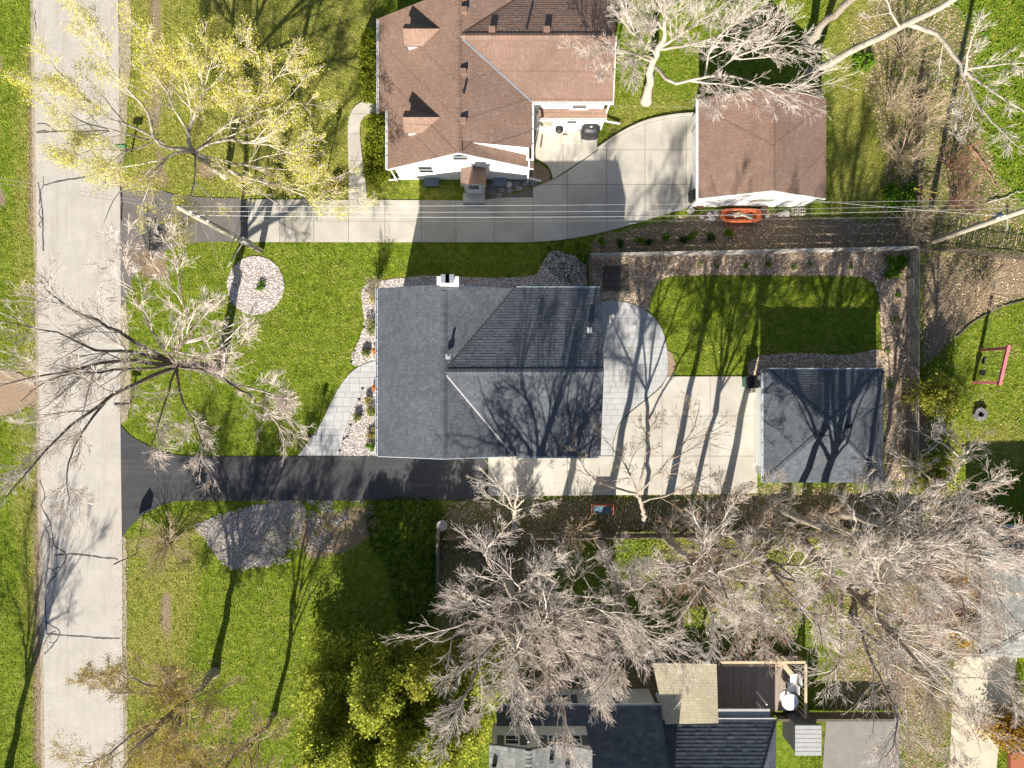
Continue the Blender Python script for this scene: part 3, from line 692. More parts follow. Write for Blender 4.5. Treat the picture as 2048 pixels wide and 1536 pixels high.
# ------------------------------------------------------------------ grey-roofed house in the middle
he, hr = 4.85, 6.15
xw = W(755.5, 740, he).x; xrg = W(887, 740, hr).x; xe = 2 * xrg - xw
yn = W(1024, 577.2, he).y; ys = W(1024, 912.4, he).y; xE = W(1200, 740, he).x; yr = (yn + ys) / 2
G = thing('grey_house', 'large house with charcoal shingle roof and white chimney in the middle', 'house', (0.5 * (xw + xE), yr, 0))
rz = hr - 0.02
planes = [
    [(xw, yn, he), (xw, ys, he), (xrg, ys, hr), (xrg, yn, hr)],
    [(xe, yn, he), (xrg, yn, hr), (xrg, yr, hr)], [(xe, ys, he), (xrg, ys, hr), (xrg, yr, hr)],
    [(xe, yn, he), (xE, yn, he), (xE, yr, hr), (xrg, yr, hr)],
    [(xe, ys, he), (xE, ys, he), (xE, yr, hr), (xrg, yr, hr)],
]
# east triangles: give their courses the right eave direction
planes[1] = [(xe, yn - 0.001, he), (xe, yn, he), (xrg, yn, hr), (xrg, yr, hr)]
planes[2] = [(xe, ys, he), (xe, ys + 0.001, he), (xrg, yr, hr), (xrg, ys, hr)]
sl = (hr - he) / (xrg - xw); sl2 = (hr - he) / (yn - yr)
gr = roof(G, planes, 'sh_grey', caps=[((xrg, ys + .2, hr), (xrg, yn - .3, hr), (-1, 0, -sl), (1, 0, -sl)), ((xE - .02, yr, hr), (xrg + .2, yr, hr), (0, 1, -sl2), (0, -1, -sl2))],
          valleys=[((xe, yn, he), (xrg + .02, yr + .02, hr), 'deck_under'), ((xe, ys, he), (xrg + .02, yr - .02, hr), 'greymetal')])
b = 0.32
wx0, wx1, wy0, wy1 = xw + b, xE - b, ys + b, yn - b
walls(G, [([(wx0, wy0, 0), (wx1, wy0, 0), (wx1, wy0, he - .16 + b * sl2), (wx0, wy0, he - .16 + b * sl2)], (0, .12, 0)),
          ([(wx0, wy1, 0), (wx1, wy1, 0), (wx1, wy1, he - .16 + b * sl2), (wx0, wy1, he - .16 + b * sl2)], (0, -.12, 0)),
          ([(wx0, wy0 + .12, 0), (wx0, wy1 - .12, 0), (wx0, wy1 - .12, he - .16 + b * sl), (wx0, wy0 + .12, he - .16 + b * sl)], (.12, 0, 0)),
          ([(wx1, wy0 + .12, 0), (wx1, wy1 - .12, 0), (wx1, wy1 - .12, he - .2), (wx1, yr, hr - .2), (wx1, wy0 + .12, he - .2)], (-.12, 0, 0)),
          ([(wx0 + .13, wy0 + .004, he), (xrg, wy0 + .004, hr - .2), (xe - .1, wy0 + .004, he)], (0, .1, 0)),
          ([(wx0 + .13, wy1 - .004, he), (xrg, wy1 - .004, hr - .2), (xe - .1, wy1 - .004, he)], (0, -.1, 0))], 'siding_g')
gutter(G, (xw, ys, he - .02), (xw, yn, he - .02), 'bluegrey_trim', (-1, 0, 0))
gutter(G, (xe + .1, yn, he - .02), (xE, yn, he - .02), 'bluegrey_trim', (0, 1, 0), 0.10)
gutter(G, (xe + .1, ys, he - .02), (xE - .05, ys, he - .02), 'bluegrey_trim', (0, -1, 0), 0.10)
for y_ in (yn, ys):
    s_ = 1 if y_ > 0 else -1
    MB().solid([(xw, y_, he - .14), (xrg, y_, hr - .14), (xrg, y_, hr - .01), (xw, y_, he - .01)], (0, .03 * s_, 0)).solid([(xrg, y_, hr - .14), (xe, y_, he - .14), (xe, y_, he - .01), (xrg, y_, hr - .01)], (0, .03 * s_, 0)).build('rake_board', 'bluegrey_trim', G)
for s_ in (1, -1):
    yy = yn if s_ > 0 else ys
    MB().solid([(xE, yy, he - .14), (xE, yr, hr - .14), (xE, yr, hr - .01), (xE, yy, he - .01)], (.03, 0, 0)).build('rake_board', 'deck_under', G)
# chimney with crown and two flues
cx0, cx1 = W(873, 560, 7.1).x, W(917, 560, 7.1).x; cy0, cy1 = yn - 0.10, W(900, 552, 7.1).y
ch = MB().box(cx0 + .08, cx1 - .08, cy0 + .05, cy1 - .06, 0, 6.85).build('chimney', 'white', G)
MB().box(cx0, cx1, cy0, cy1, 6.85, 6.98).build('chimney_crown', 'white_trim', ch)
for fx in (cx0 + .42, cx1 - .40):
    f = MB(); m = .17
    for (a0, a1, b0, b1) in ((-m, m, -m, -m + .03), (-m, m, m - .03, m), (-m, -m + .03, -m + .03, m - .03), (m - .03, m, -m + .03, m - .03)):
        f.box(fx + a0, fx + a1, (cy0 + cy1) / 2 + b0 + .05, (cy0 + cy1) / 2 + b1 + .05, 6.98, 7.22)
    f.build('flue', 'metal', ch)
    MB().box(fx - .20, fx + .20, (cy0 + cy1) / 2 - .15, (cy0 + cy1) / 2 + .25, 7.27, 7.29).build('flue_cap', 'metal', ch)
def vent_pipe(house, px, py, h, r, L, mat, flash=None):
    c = W(px, py, h)
    MB().tube([c - Vector((0, 0, .1)), c + Vector((0, 0, L))], r, 10).build('vent_pipe', mat, house)
    if flash: MB().box(c.x - .12, c.x + .12, c.y - .14, c.y + .12, c.z - .06, c.z + .05).build('pipe_flashing', flash, house)
vent_pipe(G, 896, 713, 6.42, .06, .38, 'metal', 'metal'); vent_pipe(G, 1179, 660, 5.8, .04, .55, 'metal', 'greymetal'); vent_pipe(G, 1008, 880, 5.2, .04, .55, 'black', None)
# back awning and landing at the east wall
ax = wx1; ay = W(1220, 772, 2.6).y
aw = MB().solid([(ax, ay - .42, 2.75), (ax + .62, ay - .42, 2.45), (ax + .62, ay + .42, 2.45), (ax, ay + .42, 2.75)], (0, 0, -.07)).build('awning', 'deck_under', G)
ac = MB(); shingle_plane(ac, [(ax + .62, ay - .42, 2.45), (ax + .62, ay + .42, 2.45), (ax, ay + .42, 2.75), (ax, ay - .42, 2.75)], seed=5); tag(ac.build('shingles', 'sh_grey', aw), kind='stuff')
MB().box(ax + .002, ax + .05, ay - .40, ay + .40, .35, 2.35).build('door', 'white_trim', G)
st = MB().box(ax + .06, ax + .75, ay - 1.15, ay + .5, 0.04, .36).box(ax + .06, ax + .75, ay - 1.5, ay - 1.152, 0.04, .20)
st.build('back_steps', 'wood_tan', G)
for x_ in (-5.2, -3.9): window(G, (wx0 - .002, x_ * 0 + (2.6 if x_ < -4.5 else -1.9), 1.6), 1.1, 1.3, (-1, 0, 0))

# ------------------------------------------------------------------ grey-roofed garage
he, hr = 2.15, 3.35
x0, x1 = W(1527, 850, he).x, W(1766, 850, he).x; y0, y1 = W(1646, 965, he).y, W(1646, 740, he).y
A = W(1661, 849, hr)
GG = thing('grey_garage', 'detached garage with charcoal hip roof and white door beside the back lawn', 'garage', ((x0 + x1) / 2, (y0 + y1) / 2, 0))
pl = [[(x0, y1, he), (x1, y1, he), A], [(x0, y0, he), (x1, y0, he), A], [(x0, y0, he), (x0, y1, he), A], [(x1, y0, he), (x1, y1, he), A]]
roof(GG, pl, 'sh_grey', caps=[((x0, y1, he), A, (-.7, -.7, -.25), (.7, .7, -.25)), ((x1, y1, he), A, (.7, -.7, -.25), (-.7, .7, -.25)), ((x0, y0, he), A, (-.7, .7, -.25), (.7, -.7, -.25)), ((x1, y0, he), A, (.7, .7, -.25), (-.7, -.7, -.25))])
i_ = .28
walls(GG, [([(x0 + i_, y0 + i_, 0), (x1 - i_, y0 + i_, 0), (x1 - i_, y0 + i_, 2.1), (x0 + i_, y0 + i_, 2.1)], (0, .1, 0)), ([(x0 + i_, y1 - i_, 0), (x1 - i_, y1 - i_, 0), (x1 - i_, y1 - i_, 2.1), (x0 + i_, y1 - i_, 2.1)], (0, -.1, 0)),
           ([(x0 + i_, y0 + i_ + .1, 0), (x0 + i_, y1 - i_ - .1, 0), (x0 + i_, y1 - i_ - .1, 2.1), (x0 + i_, y0 + i_ + .1, 2.1)], (.1, 0, 0)), ([(x1 - i_, y0 + i_ + .1, 0), (x1 - i_, y1 - i_ - .1, 0), (x1 - i_, y1 - i_ - .1, 2.1), (x1 - i_, y0 + i_ + .1, 2.1)], (-.1, 0, 0))], 'siding_g')
gd = MB().box(x0 + i_ - .06, x0 + i_ - .004, y0 + .75, y1 - .9, .035, 2.08).build('garage_door', 'white_trim', GG)
for k in range(4): MB().box(x0 + i_ - .085, x0 + i_ - .061, y0 + .8, y1 - .95, .06 + .5 * k, .52 + .5 * k).build('door_panel', 'white', gd)
gutter(GG, (x0, y0, he), (x0, y1, he), 'bluegrey_trim', (-1, 0, 0), .11); gutter(GG, (x0, y1, he), (x1, y1, he), 'bluegrey_trim', (0, 1, 0), .10)
for (vx, vy) in ((1640, 868), (1696, 852)):
    c = W(vx, vy, 3.1); MB().box(c.x - .11, c.x + .11, c.y - .11, c.y + .11, c.z - .12, c.z + .14).build('roof_vent', 'black', GG)

# ------------------------------------------------------------------ brown-roofed house (top)
hr = 5.5; xr = W(917, 200, hr).x; xs_, hs_ = W(775, 300, 2.75).x, 2.75; k_ = (hr - hs_) / (xr - xs_)
xn_ = W(757, 120, 2.4).x; hn_ = hr - (xr - xn_) * k_
yS = 11.37; yM = W(757, 222, 2.6).y; yN = W(757, 37, hn_).y; ext = 22.5
B = thing('brown_house', 'white house with brown shingle roof, two dormers and a rear wing', 'house', (-1.5, 16.0, 0))
xd, hd = W(1063, 280, 4.5).x, 4.5; yw = W(1140, 203, hd).y; xw2 = W(1226, 140, hd).x
ywr = W(1100, 72, hr).y; ywn = 2 * ywr - yw
xst, hst = xd + .15, hr - (xd + .15 - xr) * k_
planes = [
    [(xs_, yS, hs_), (xs_, yM, hs_), (xr, yM, hr), (xr, yS, hr)],
    [(xn_, yM + .005, hn_), (xn_, yN, hn_), (xr, yN, hr), (xr, yM + .005, hr)],
    [(xst, yS, hst), (xst, yS + .62, hst), (xr, yS + .62, hr), (xr, yS, hr)],
    [(xd, yS + .60, hd), (xd, yw, hd), (xr + .02, ywr, hr + .004), (xr + .02, yS + .60, hr + .004)],
    [(xd, yw, hd), (xw2, yw, hd), (xw2, ywr, hr), (xr, ywr, hr)],
    [(xd, ywn, hd), (xw2, ywn, hd), (xw2, ywr, hr), (xr, ywr, hr)],
    [(xd, ywn - .001, hd), (xd, ywn, hd), (xr, ywn, hr), (xr, ywr, hr)],
]
sd = (hr - hd) / (xd - xr); sw = (hr - hd) / (ywr - yw)
br = roof(B, planes, 'sh_brown', 'deck_under_b', caps=[((xr, yS + .02, hr), (xr, yN, hr), (-1, 0, -k_), (1, 0, -sd)), ((xw2 - .02, ywr, hr), (xr + .15, ywr, hr), (0, 1, -sw), (0, -1, -sw))],
          valleys=[((xd, yw, hd), (xr + .05, ywr - .02, hr), 'metal'), ((xd, ywn, hd), (xr + .05, ywr + .02, hr), 'deck_under_b')])
# walls
wS = yS + .22; wx = xs_ + .28; wE = xd - .12
zl = hs_ + .28 * k_ - .17
walls(B, [([(wx, wS, 0), (wE, wS, 0), (wE, wS, hr - (wE - xr) * k_ - .17), (xr, wS, hr - .18), (wx, wS, zl)], (0, .12, 0)),
          ([(wx, wS + .12, 0), (wx, yM + .3, 0), (wx, yM + .3, zl), (wx, wS + .12, zl)], (.12, 0, 0)),
          ([(xn_ + .25, yM + .3, 0), (xn_ + .25, yN - .2, 0), (xn_ + .25, yN - .2, hn_), (xn_ + .25, yM + .3, hn_)], (.12, 0, 0)),
          ([(wE, wS + .12, 0), (wE, ywn, 0), (wE, ywn, hd - .12), (wE, wS + .12, hd - .12)], (-.12, 0, 0)),
          ([(xr + .2, yS + .63, hr - .35), (wE - .13, yS + .63, hd - .1), (wE - .13, yS + .63, hst - .1)], (0, .1, 0)),
          ([(xd + .05, yw + .28, 0), (xw2 - .28, yw + .28, 0), (xw2 - .28, yw + .28, hd + .28 * sw - .17), (xd + .05, yw + .28, hd + .28 * sw - .17)], (0, .12, 0)),
          ([(xw2 - .28, yw + .40, 0), (xw2 - .28, ywn - .3, 0), (xw2 - .28, ywn - .3, hd), (xw2 - .28, ywr, hr - .25), (xw2 - .28, yw + .40, hd)], (-.12, 0, 0)),
          ([(xn_ + .4, yN - .25, 0), (wE, yN - .25, 0), (wE, yN - .25, hd), (xr, yN - .25, hr - .2), (xn_ + .4, yN - .25, hn_)], (0, -.1, 0))], 'white')
gutter(B, (xs_, yS, hs_ - .02), (xs_, yM, hs_ - .02), 'white_trim', (-1, 0, 0)); gutter(B, (xn_, yM, hn_ - .02), (xn_, yN, hn_ - .02), 'white_trim', (-1, 0, 0))
gutter(B, (xd, yS - .05, hd - .03), (xd, yw - .02, hd - .03), 'white_trim', (1, 0, 0)); gutter(B, (xd - .1, yw, hd - .02), (xw2 + .05, yw, hd - .02), 'white_trim', (0, -1, 0))
MB().solid([(xw2, yw, hd - .16), (xw2, ywr, hr - .16), (xw2, ywr, hr), (xw2, yw, hd)], (.04, 0, 0)).build('rake_board', 'white_trim', B)
MB().solid([(xs_, yS, hs_ - .17), (xr, yS, hr - .17), (xr, yS, hr - .02), (xs_, yS, hs_ - .02)], (0, -.04, 0)).solid([(xr, yS, hr - .17), (xst, yS, hst - .17), (xst, yS, hst - .02), (xr, yS, hr - .02)], (0, -.04, 0)).build('rake_board', 'white_trim', B)
# small pent roof over the back door
yp = W(1140, 236, 2.6).y; xp0, xp1 = W(1076, 235, 2.6).x, W(1214, 235, 2.6).x
pr = MB().solid([(xp0, yp, 2.58), (xp1, yp, 2.58), (xp1, yw + .28, 2.85), (xp0, yw + .28, 2.85)], (0, 0, -.1)).build('pent_roof', 'deck_under_b', B)
ac = MB(); shingle_plane(ac, [(xp0, yp, 2.58), (xp1, yp, 2.58), (xp1, yw + .27, 2.85), (xp0, yw + .27, 2.85)], seed=9); tag(ac.build('shingles', 'sh_brown', pr), kind='stuff')
gutter(B, (xp0, yp, 2.56), (xp1, yp, 2.56), 'white_trim', (0, -1, 0), .10)
wallS = yw + .28; wp = W(1140, 240, 2.0).y
MB().box(xp0 - .1, xp1 - .12, wp + .12, wallS - .004, 0, 2.45).build('porch_wall', 'white', B)
fy = wp + .12
dr = MB().box(W(1142, 245, 1).x - .46, W(1142, 245, 1).x + .46, fy - .05, fy - .004, .12, 2.15).build('door', 'white_trim', B)
MB().box(W(1142, 245, 1).x - .25, W(1142, 245, 1).x + .25, fy - .062, fy - .051, 1.3, 1.9).build('pane', 'glass', dr)
window(B, (W(1090, 247, 1.2).x, fy - .003, 1.25), 1.0, 1.25, (0, -1, 0), 'white_trim', 'glass_l', False)
window(B, (W(1160, 210, 3.5).x, wallS - .003, 3.3), .85, .75, (0, -1, 0))
window(B, (W(920, 318, 4.2).x, wS - .003, 4.2), .85, 1.05, (0, -1, 0)); window(B, (W(852, 343, 1.9).x, wS - .003, 2.0), .85, 1.2, (0, -1, 0))
MB().box(W(1142, 255, .1).x - .55, W(1142, 255, .1).x + .55, fy - .75, fy - .064, .07, .2).build('doorstep', 'concrete_w', B)
downspout(B, (xd + .06, yS - .0, hd - .12), (1, -.2, 0)); downspout(B, (xw2 - .1, yw - .06, hd - .1), (0, -1, 0)); downspout(B, (xs_ - .05, yS + .03, hs_ - .1), (-1, -.3, 0))
spout_end(B, W(1055, 356, .25), W(1082, 362, .12)); spout_end(B, W(1207, 241, .25), W(1240, 247, .12)); spout_end(B, W(806, 356, .25), W(778, 360, .12))
# gable dormers in the west slope
for pyd in (57, 234):
    yc = W(805, pyd, 4.83).y; zr = 4.83; hw = .56; ze = 4.14; xf = W(805, pyd, zr).x; xb = xr - (hr - zr) / k_; xbe = xr - (hr - ze) / k_
    D = MB().solid([(xf + .16, yc - hw + .04, hr - (xr - xf - .16) * k_ - .1), (xf + .16, yc + hw - .04, hr - (xr - xf - .16) * k_ - .1), (xf + .16, yc + hw - .04, ze), (xf + .16, yc, zr - .1), (xf + .16, yc - hw + .04, ze)], (.1, 0, 0)).build('dormer', 'white', B)
    for s_ in (-1, 1):
        zz = ze - .02
        MB().solid([(xf + .26, yc + s_ * (hw - .03), hr - (xr - xf - .26) * k_ - .1), (xf + .26, yc + s_ * (hw - .03), zz), (xbe, yc + s_ * (hw - .03), zz), (xbe - .1, yc + s_ * (hw - .03), zz - .15)], (0, -.08 * s_, 0)).build('cheek', 'white', D)
    window(D, (xf + .158, yc, 3.95), .6, .62, (-1, 0, 0))
    pls = [[(xf, yc + s_ * hw, ze), (xbe, yc + s_ * hw, ze), (xb, yc, zr), (xf, yc, zr)] for s_ in (-1, 1)]
    d = MB()
    for p in pls:
        q = p if plane_frame(p)[3].z > 0 and (Vector(p[1]) - Vector(p[0])).cross(Vector(p[2]) - Vector(p[1])).z > 0 else p[::-1]
        d.solid([tuple(Vector(v) - Vector((0, 0, .003))) for v in q], (0, 0, -.09))
    d.build('dormer_roof', 'deck_under_b', D)
    ac = MB()
    for i, p in enumerate(pls): shingle_plane(ac, p, seed=20 + i)
    tag(ac.build('shingles', 'sh_brown', D), kind='stuff')
def box_vent(px, py, h, m='sh_brown'):
    c = W(px, py, h); MB().box(c.x - .13, c.x + .13, c.y - .12, c.y + .12, c.z - .2, c.z + .12).box(c.x - .16, c.x + .16, c.y - .15, c.y + .15, c.z + .121, c.z + .16).build('roof_vent', m, B)
for (vx, vy, vh) in ((928, 22, 5.5), (926, 145, 5.5), (926, 243, 5.5), (984, 61, 5.4), (1093, 61, 5.4)): box_vent(vx, vy, vh, 'terracotta' if False else 'sh_brown')
for (vx, vy, vh) in ((1053, 58, 5.4), (928, 186, 5.45)): vent_pipe(B, vx, vy, vh, .055, .4, 'black', None)
# enclosed entry on the south side with small gable roof and steps
ex0, ex1 = W(921, 350, 2.4).x, W(971, 350, 2.4).x; ey = W(945, 371, 2.3).y; exm = (ex0 + ex1) / 2
E = MB().box(ex0 + .12, ex1 - .12, ey + .15, wS - .003, 0.0, 2.22).build('entry_porch', 'cream', B)
pls = [[(ex0, ey, 2.2), (ex0, wS - .01, 2.2), (exm, wS - .01, 2.62), (exm, ey, 2.62)], [(ex1, ey, 2.2), (ex1, wS - .01, 2.2), (exm, wS - .01, 2.62), (exm, ey, 2.62)]]
MB().solid([(ex0, ey, 2.19), (exm, ey, 2.61), (ex1, ey, 2.19), (ex1, ey, 2.09), (exm, ey, 2.5), (ex0, ey, 2.09)], (0, wS - ey - .02, 0)).build('porch_roof', 'white_trim', E)
ac = MB()
for i, p in enumerate(pls): shingle_plane(ac, p, seed=40 + i)
tag(ac.build('shingles', 'sh_brown', E), kind='stuff')
MB().box(exm - .42, exm + .42, ey + .10, ey + .147, .3, 2.1).build('door', 'white_trim', E)
MB().box(exm - .28, exm + .28, ey + .085, ey + .099, 1.2, 1.95).build('pane', 'glass', E)
fx0, fx1 = W(926, 390, .3).x, W(969, 390, .3).x
MB().box(fx0, fx1, ey - .42, ey + .14, 0, .30).box(fx0, fx1, W(945, 399).y, ey - .422, 0, .16).build('steps', 'concrete_w', B)
for (a, c) in ((848, 878), (985, 1012)):
    p, q = W(a, 372, .2), W(c, 358, .2); MB().solid([(p.x, wS - .01, .42), (q.x, wS - .01, .42), (q.x, p.y, .16), (p.x, p.y, .16)][::-1], (0, 0, -.16)).build('window_well_cover', 'wellblue', B)

# ------------------------------------------------------------------ brown-roofed garage
he, hr = 2.4, 4.0
x0, x1 = W(1397, 300, he).x, W(1652, 300, he).x; xr2 = W(1553, 280, hr).x; y0, y1 = W(1500, 397, he).y, W(1500, 198, he).y
BG = thing('brown_garage', 'white detached garage with brown shingle gable roof beside the concrete drive', 'garage', ((x0 + x1) / 2, (y0 + y1) / 2, 0))
xm = (x0 + x1) / 2
roof(BG, [[(x0, y0, he), (x0, y1, he), (xm, y1, hr), (xm, y0, hr)], [(x1, y0, he), (x1, y1, he), (xm, y1, hr), (xm, y0, hr)]], 'sh_brown', 'deck_under_b', caps=[((xm, y0, hr), (xm, y1, hr), (-1, 0, -.42), (1, 0, -.42))])
kg = (hr - he) / (xm - x0); o_ = .25
for (yy, off) in ((y0 + .14, .12), (y1 - .14, -.12)):
    walls(BG, [([(x0 + o_, yy, 0), (x1 - o_, yy, 0), (x1 - o_, yy, he + o_ * kg - .17), (xm, yy, hr - .17), (x0 + o_, yy, he + o_ * kg - .17)], (0, off, 0))], 'white')
walls(BG, [([(x0 + o_, y0 + .27, 0), (x0 + o_, y1 - .27, 0), (x0 + o_, y1 - .27, he - .06), (x0 + o_, y0 + .27, he - .06)], (.12, 0, 0)), ([(x1 - o_, y0 + .27, 0), (x1 - o_, y1 - .27, 0), (x1 - o_, y1 - .27, he - .06), (x1 - o_, y0 + .27, he - .06)], (-.12, 0, 0))], 'white')
gutter(BG, (x0, y0, he - .02), (x0, y1, he - .02), 'white_trim', (-1, 0, 0))
MB().solid([(x0, y0, he - .16), (xm, y0, hr - .16), (xm, y0, hr - .02), (x0, y0, he - .02)], (0, -.035, 0)).solid([(xm, y0, hr - .16), (x1, y0, he - .16), (x1, y0, he - .02), (xm, y0, hr - .02)], (0, -.035, 0)).build('rake_board', 'white_trim', BG)
MB().box(x0 + o_ - .05, x0 + o_ - .004, y0 + 1.0, y1 - 1.0, .04, 2.1).build('garage_door', 'white_trim', BG)
window(BG, (W(1525, 405, 1.5).x, y0 + .138, 1.55), 1.3, .7, (0, -1, 0), 'white_trim', 'glass_l', False)
downspout(BG, (x0 - .06, y0 + .02, he - .12), (-1, -.2, 0))

# ------------------------------------------------------------------ house at the bottom edge
L = thing('slate_house', 'house with slate-blue shingle roofs and white gables at the bottom edge', 'house', (4.5, -19.5, 0))
hn = 2.7; yE = W(1200, 1412, hn).y; xa, xb_ = W(1050, 1412, hn).x, W(1322, 1412, hn).x; yT = yE - 4.2; hT = hn + 4.2 * 0.82
xc = W(1552, 1441, 2.5).x; yc2 = W(1400, 1441, 2.5).y; xcc = xc + 1.0
roof(L, [[(xa - 1.5, yE, hn), (xb_, yE, hn), (xb_, yT, hT), (xa - 1.5, yT, hT)],
         [(xb_ + .01, yc2, 2.5), (xc, yc2, 2.5), (xc - 2.2, yc2 - 4.2, 4.6), (xb_ + .01, yc2 - 4.2, 4.6)],
         [(xc, yc2, 2.5), (xc, yc2 - 6.0, 2.5), (xc - 2.2, yc2 - 6.0, 4.6), (xc - 2.2, yc2 - 4.2, 4.6)],
         [(xa - 1.5, yT - .005, hT), (xb_, yT - .005, hT), (xb_, yT - 3.8, hT - 2.6), (xa - 1.5, yT - 3.8, hT - 2.6)][::-1]], 'sh_shade', tab=.3, exposure=.19,
     caps=[((xc, yc2, 2.5), (xc - 2.2, yc2 - 4.2, 4.6), (.7, .5, -.5), (-.7, -.5, -.2))])
wN = yE - .22
walls(L, [([(xa - 1.3, wN, 0), (xb_ - .15, wN, 0), (xb_ - .15, wN, hn + .02), (xa - 1.3, wN, hn + .02)], (0, -.12, 0)),
          ([(xb_ + .1, yc2 - .3, 0), (xc - .3, yc2 - .3, 0), (xc - .3, yc2 - .3, 2.5), (xb_ + .1, yc2 - .3, 2.5)], (0, -.12, 0)),
          ([(xc - .3, yc2 - .43, 0), (xc - .3, yc2 - 6, 0), (xc - .3, yc2 - 6, 2.45), (xc - .3, yc2 - .43, 2.45)], (-.12, 0, 0)),
          ([(xa - 1.3, wN - .13, 0), (xa - 1.3, wN - 7, 0), (xa - 1.3, wN - 7, hn), (xa - 1.3, wN - .13, hn)], (.12, 0, 0))], 'cream')
gutter(L, (xa - 1.4, yE, hn - .01), (xb_, yE, hn - .01), 'white_trim', (0, 1, 0), .1); gutter(L, (xb_ + .2, yc2, 2.48), (xc, yc2, 2.48), 'white_trim', (0, 1, 0), .1)
for wxp, sh in ((1126, (1, -1)), (1050, (1, -1))): window(L, (W(wxp, 1395, 1.5).x, wN + .003, 1.45), .85, 1.2, (0, 1, 0), 'white_trim', 'glass', True, sh)
for wxp in (1200, 1216, 1232): window(L, (W(wxp, 1392, 1.5).x, wN + .003, 1.6), .42, .8, (0, 1, 0), 'white_trim', 'glass', False)
# upper gables with their north walls
zb = 4.2; zu = 5.9
yU = W(1100, 1491, 5.6).y; g0, g1, g2, g3 = (W(x, 1491, 5.7).x for x in (978, 1057, 1122, 1183))
ze_, zp = 5.55, 6.05; back = yU - 6
pls = [[(g0, back, ze_), (g0, yU, ze_), (g1, yU, zp), (g1, back, zp)], [(g2, back, ze_), (g2, yU, ze_), (g1, yU, zp), (g1, back, zp)], [(g2 + .004, back, ze_), (g2 + .004, yU, ze_), (g3, yU, zp), (g3, back, zp)]]
roof(L, pls, 'sh_blue', name='gable_roof', tab=.3, exposure=.19, caps=[((g1, yU - .02, zp), (g1, back, zp), (-1, 0, -.3), (1, 0, -.3))])
wu = yU - .12
walls(L, [([(g0 + .1, wu, 3.0), (g3 - .05, wu, 3.0), (g3 - .05, wu, zp - .2), (g2, wu, ze_ - .12), (g1, wu, zp - .16), (g0 + .1, wu, ze_ - .12)], (0, -.1, 0)), ([(g3 - .05, wu - .11, 3.0), (g3 - .05, back, 3.0), (g3 - .05, back, zp - .15), (g3 - .05, wu - .11, zp - .15)], (-.1, 0, 0))], 'cream')
MB().solid([(g0, yU, ze_ - .14), (g1, yU, zp - .14), (g1, yU, zp), (g0, yU, ze_)], (0, .03, 0)).solid([(g1, yU, zp - .14), (g2, yU, ze_ - .14), (g2, yU, ze_), (g1, yU, zp)], (0, .03, 0)).solid([(g2, yU, ze_ - .14), (g3, yU, zp - .14), (g3, yU, zp), (g2, yU, ze_)], (0, .03, 0)).build('rake_board', 'shutter', L)
for wxp in (1024, 1111, 1148): window(L, (W(wxp, 1475, 4.9).x, wu + .003, 4.85), .75, .95, (0, 1, 0), 'white_trim', 'glass', True, (1, -1) if wxp != 1148 else (-1,))
for (vx, vy) in ((1103, 1520), (1135, 1530), (988, 1534)):
    c = W(vx, vy, 5.75); MB().box(c.x - .1, c.x + .1, c.y - .1, c.y + .1, c.z - .1, c.z + .18).build('roof_vent', 'black', L)
MB().tube([W(1057, 1413, 3.0), W(1057, 1485, 5.9)], .04, 5).build('downspout', 'metal', L)

# tan-roofed porch, deck and rails
hp = 2.9
pts = [W2(1305, 1326, hp), W2(1433, 1328, hp), W2(1433, 1440, hp), W2(1328, 1442, hp)]
T = thing('porch_roof', 'flat tan-shingled porch roof between the deck and the slate roof', 'porch', (W(1370, 1385).x, W(1370, 1385).y, 0))
zz = [hp, hp, hp + .35, hp + .35]
tp = [(p[0], p[1], z) for p, z in zip(pts, zz)]
roof(T, [tp], 'sh_tan', 'deck_under_b', tab=.33, exposure=.145, lift=.003)
for (x_, y_) in (pts[0], pts[1], pts[2], pts[3]):
    cx_ = x_ + (.2 if x_ < W(1370, 1385, hp).x else -.2); cy_ = y_ + (.2 if y_ < W(1370, 1385, hp).y else -.2)
    MB().box(cx_ - .07, cx_ + .07, cy_ - .07, cy_ + .07, 0, hp - .1).build('post', 'white_trim', T)
DK = thing('wood_deck', 'brown board deck with tan railing beside the tan porch roof', 'deck', (W(1510, 1370).x, W(1510, 1370).y, 0))
zd = .55; dx0, dx1 = W(1434, 1400, zd).x, W(1598, 1400, zd).x; dy0, dy1 = W(1500, 1422, zd).y, W(1500, 1312, zd).y
k = 0; x = dx0
while x < dx1 - .05:
    MB().box(x, min(x + .135, dx1), dy0, dy1, zd - .05, zd, random.random()).build('board', 'wood_deck', DK); x += .142
MB().box(dx0 + .1, dx1 - .1, dy0 + .1, dy1 - .1, 0, zd - .055).build('deck_frame', 'wood_dark', DK)
def rail(p, q, z0, z1):
    p, q = Vector((*p, 0)), Vector((*q, 0)); n = (q - p).cross(Vector((0, 0, 1))).normalized() * .07
    MB().solid([p + n + Vector((0, 0, z1)), p - n + Vector((0, 0, z1)), q - n + Vector((0, 0, z1)), q + n + Vector((0, 0, z1))], (0, 0, -.05)).build('rail', 'wood_tan', DK)
    L_ = (q - p).length; n_ = int(L_ / .28)
    for i in range(n_ + 1):
        c = p + (q - p) * i / n_; w_ = .045 if i % 6 == 0 else .02
        MB().box(c.x - w_, c.x + w_, c.y - w_, c.y + w_, z0, z1 - .055).build('baluster', 'wood_tan', DK)
rail((dx0, dy1), (dx1, dy1), zd, 1.5); rail((dx1, dy1 - .1), (dx1, dy0), zd, 1.5)
MB().box(dx0 + .2, dx1 - 1.1, dy1 - .42, dy1 - .1, zd + .38, zd + .44).build('bench_seat', 'wood_tan', DK)
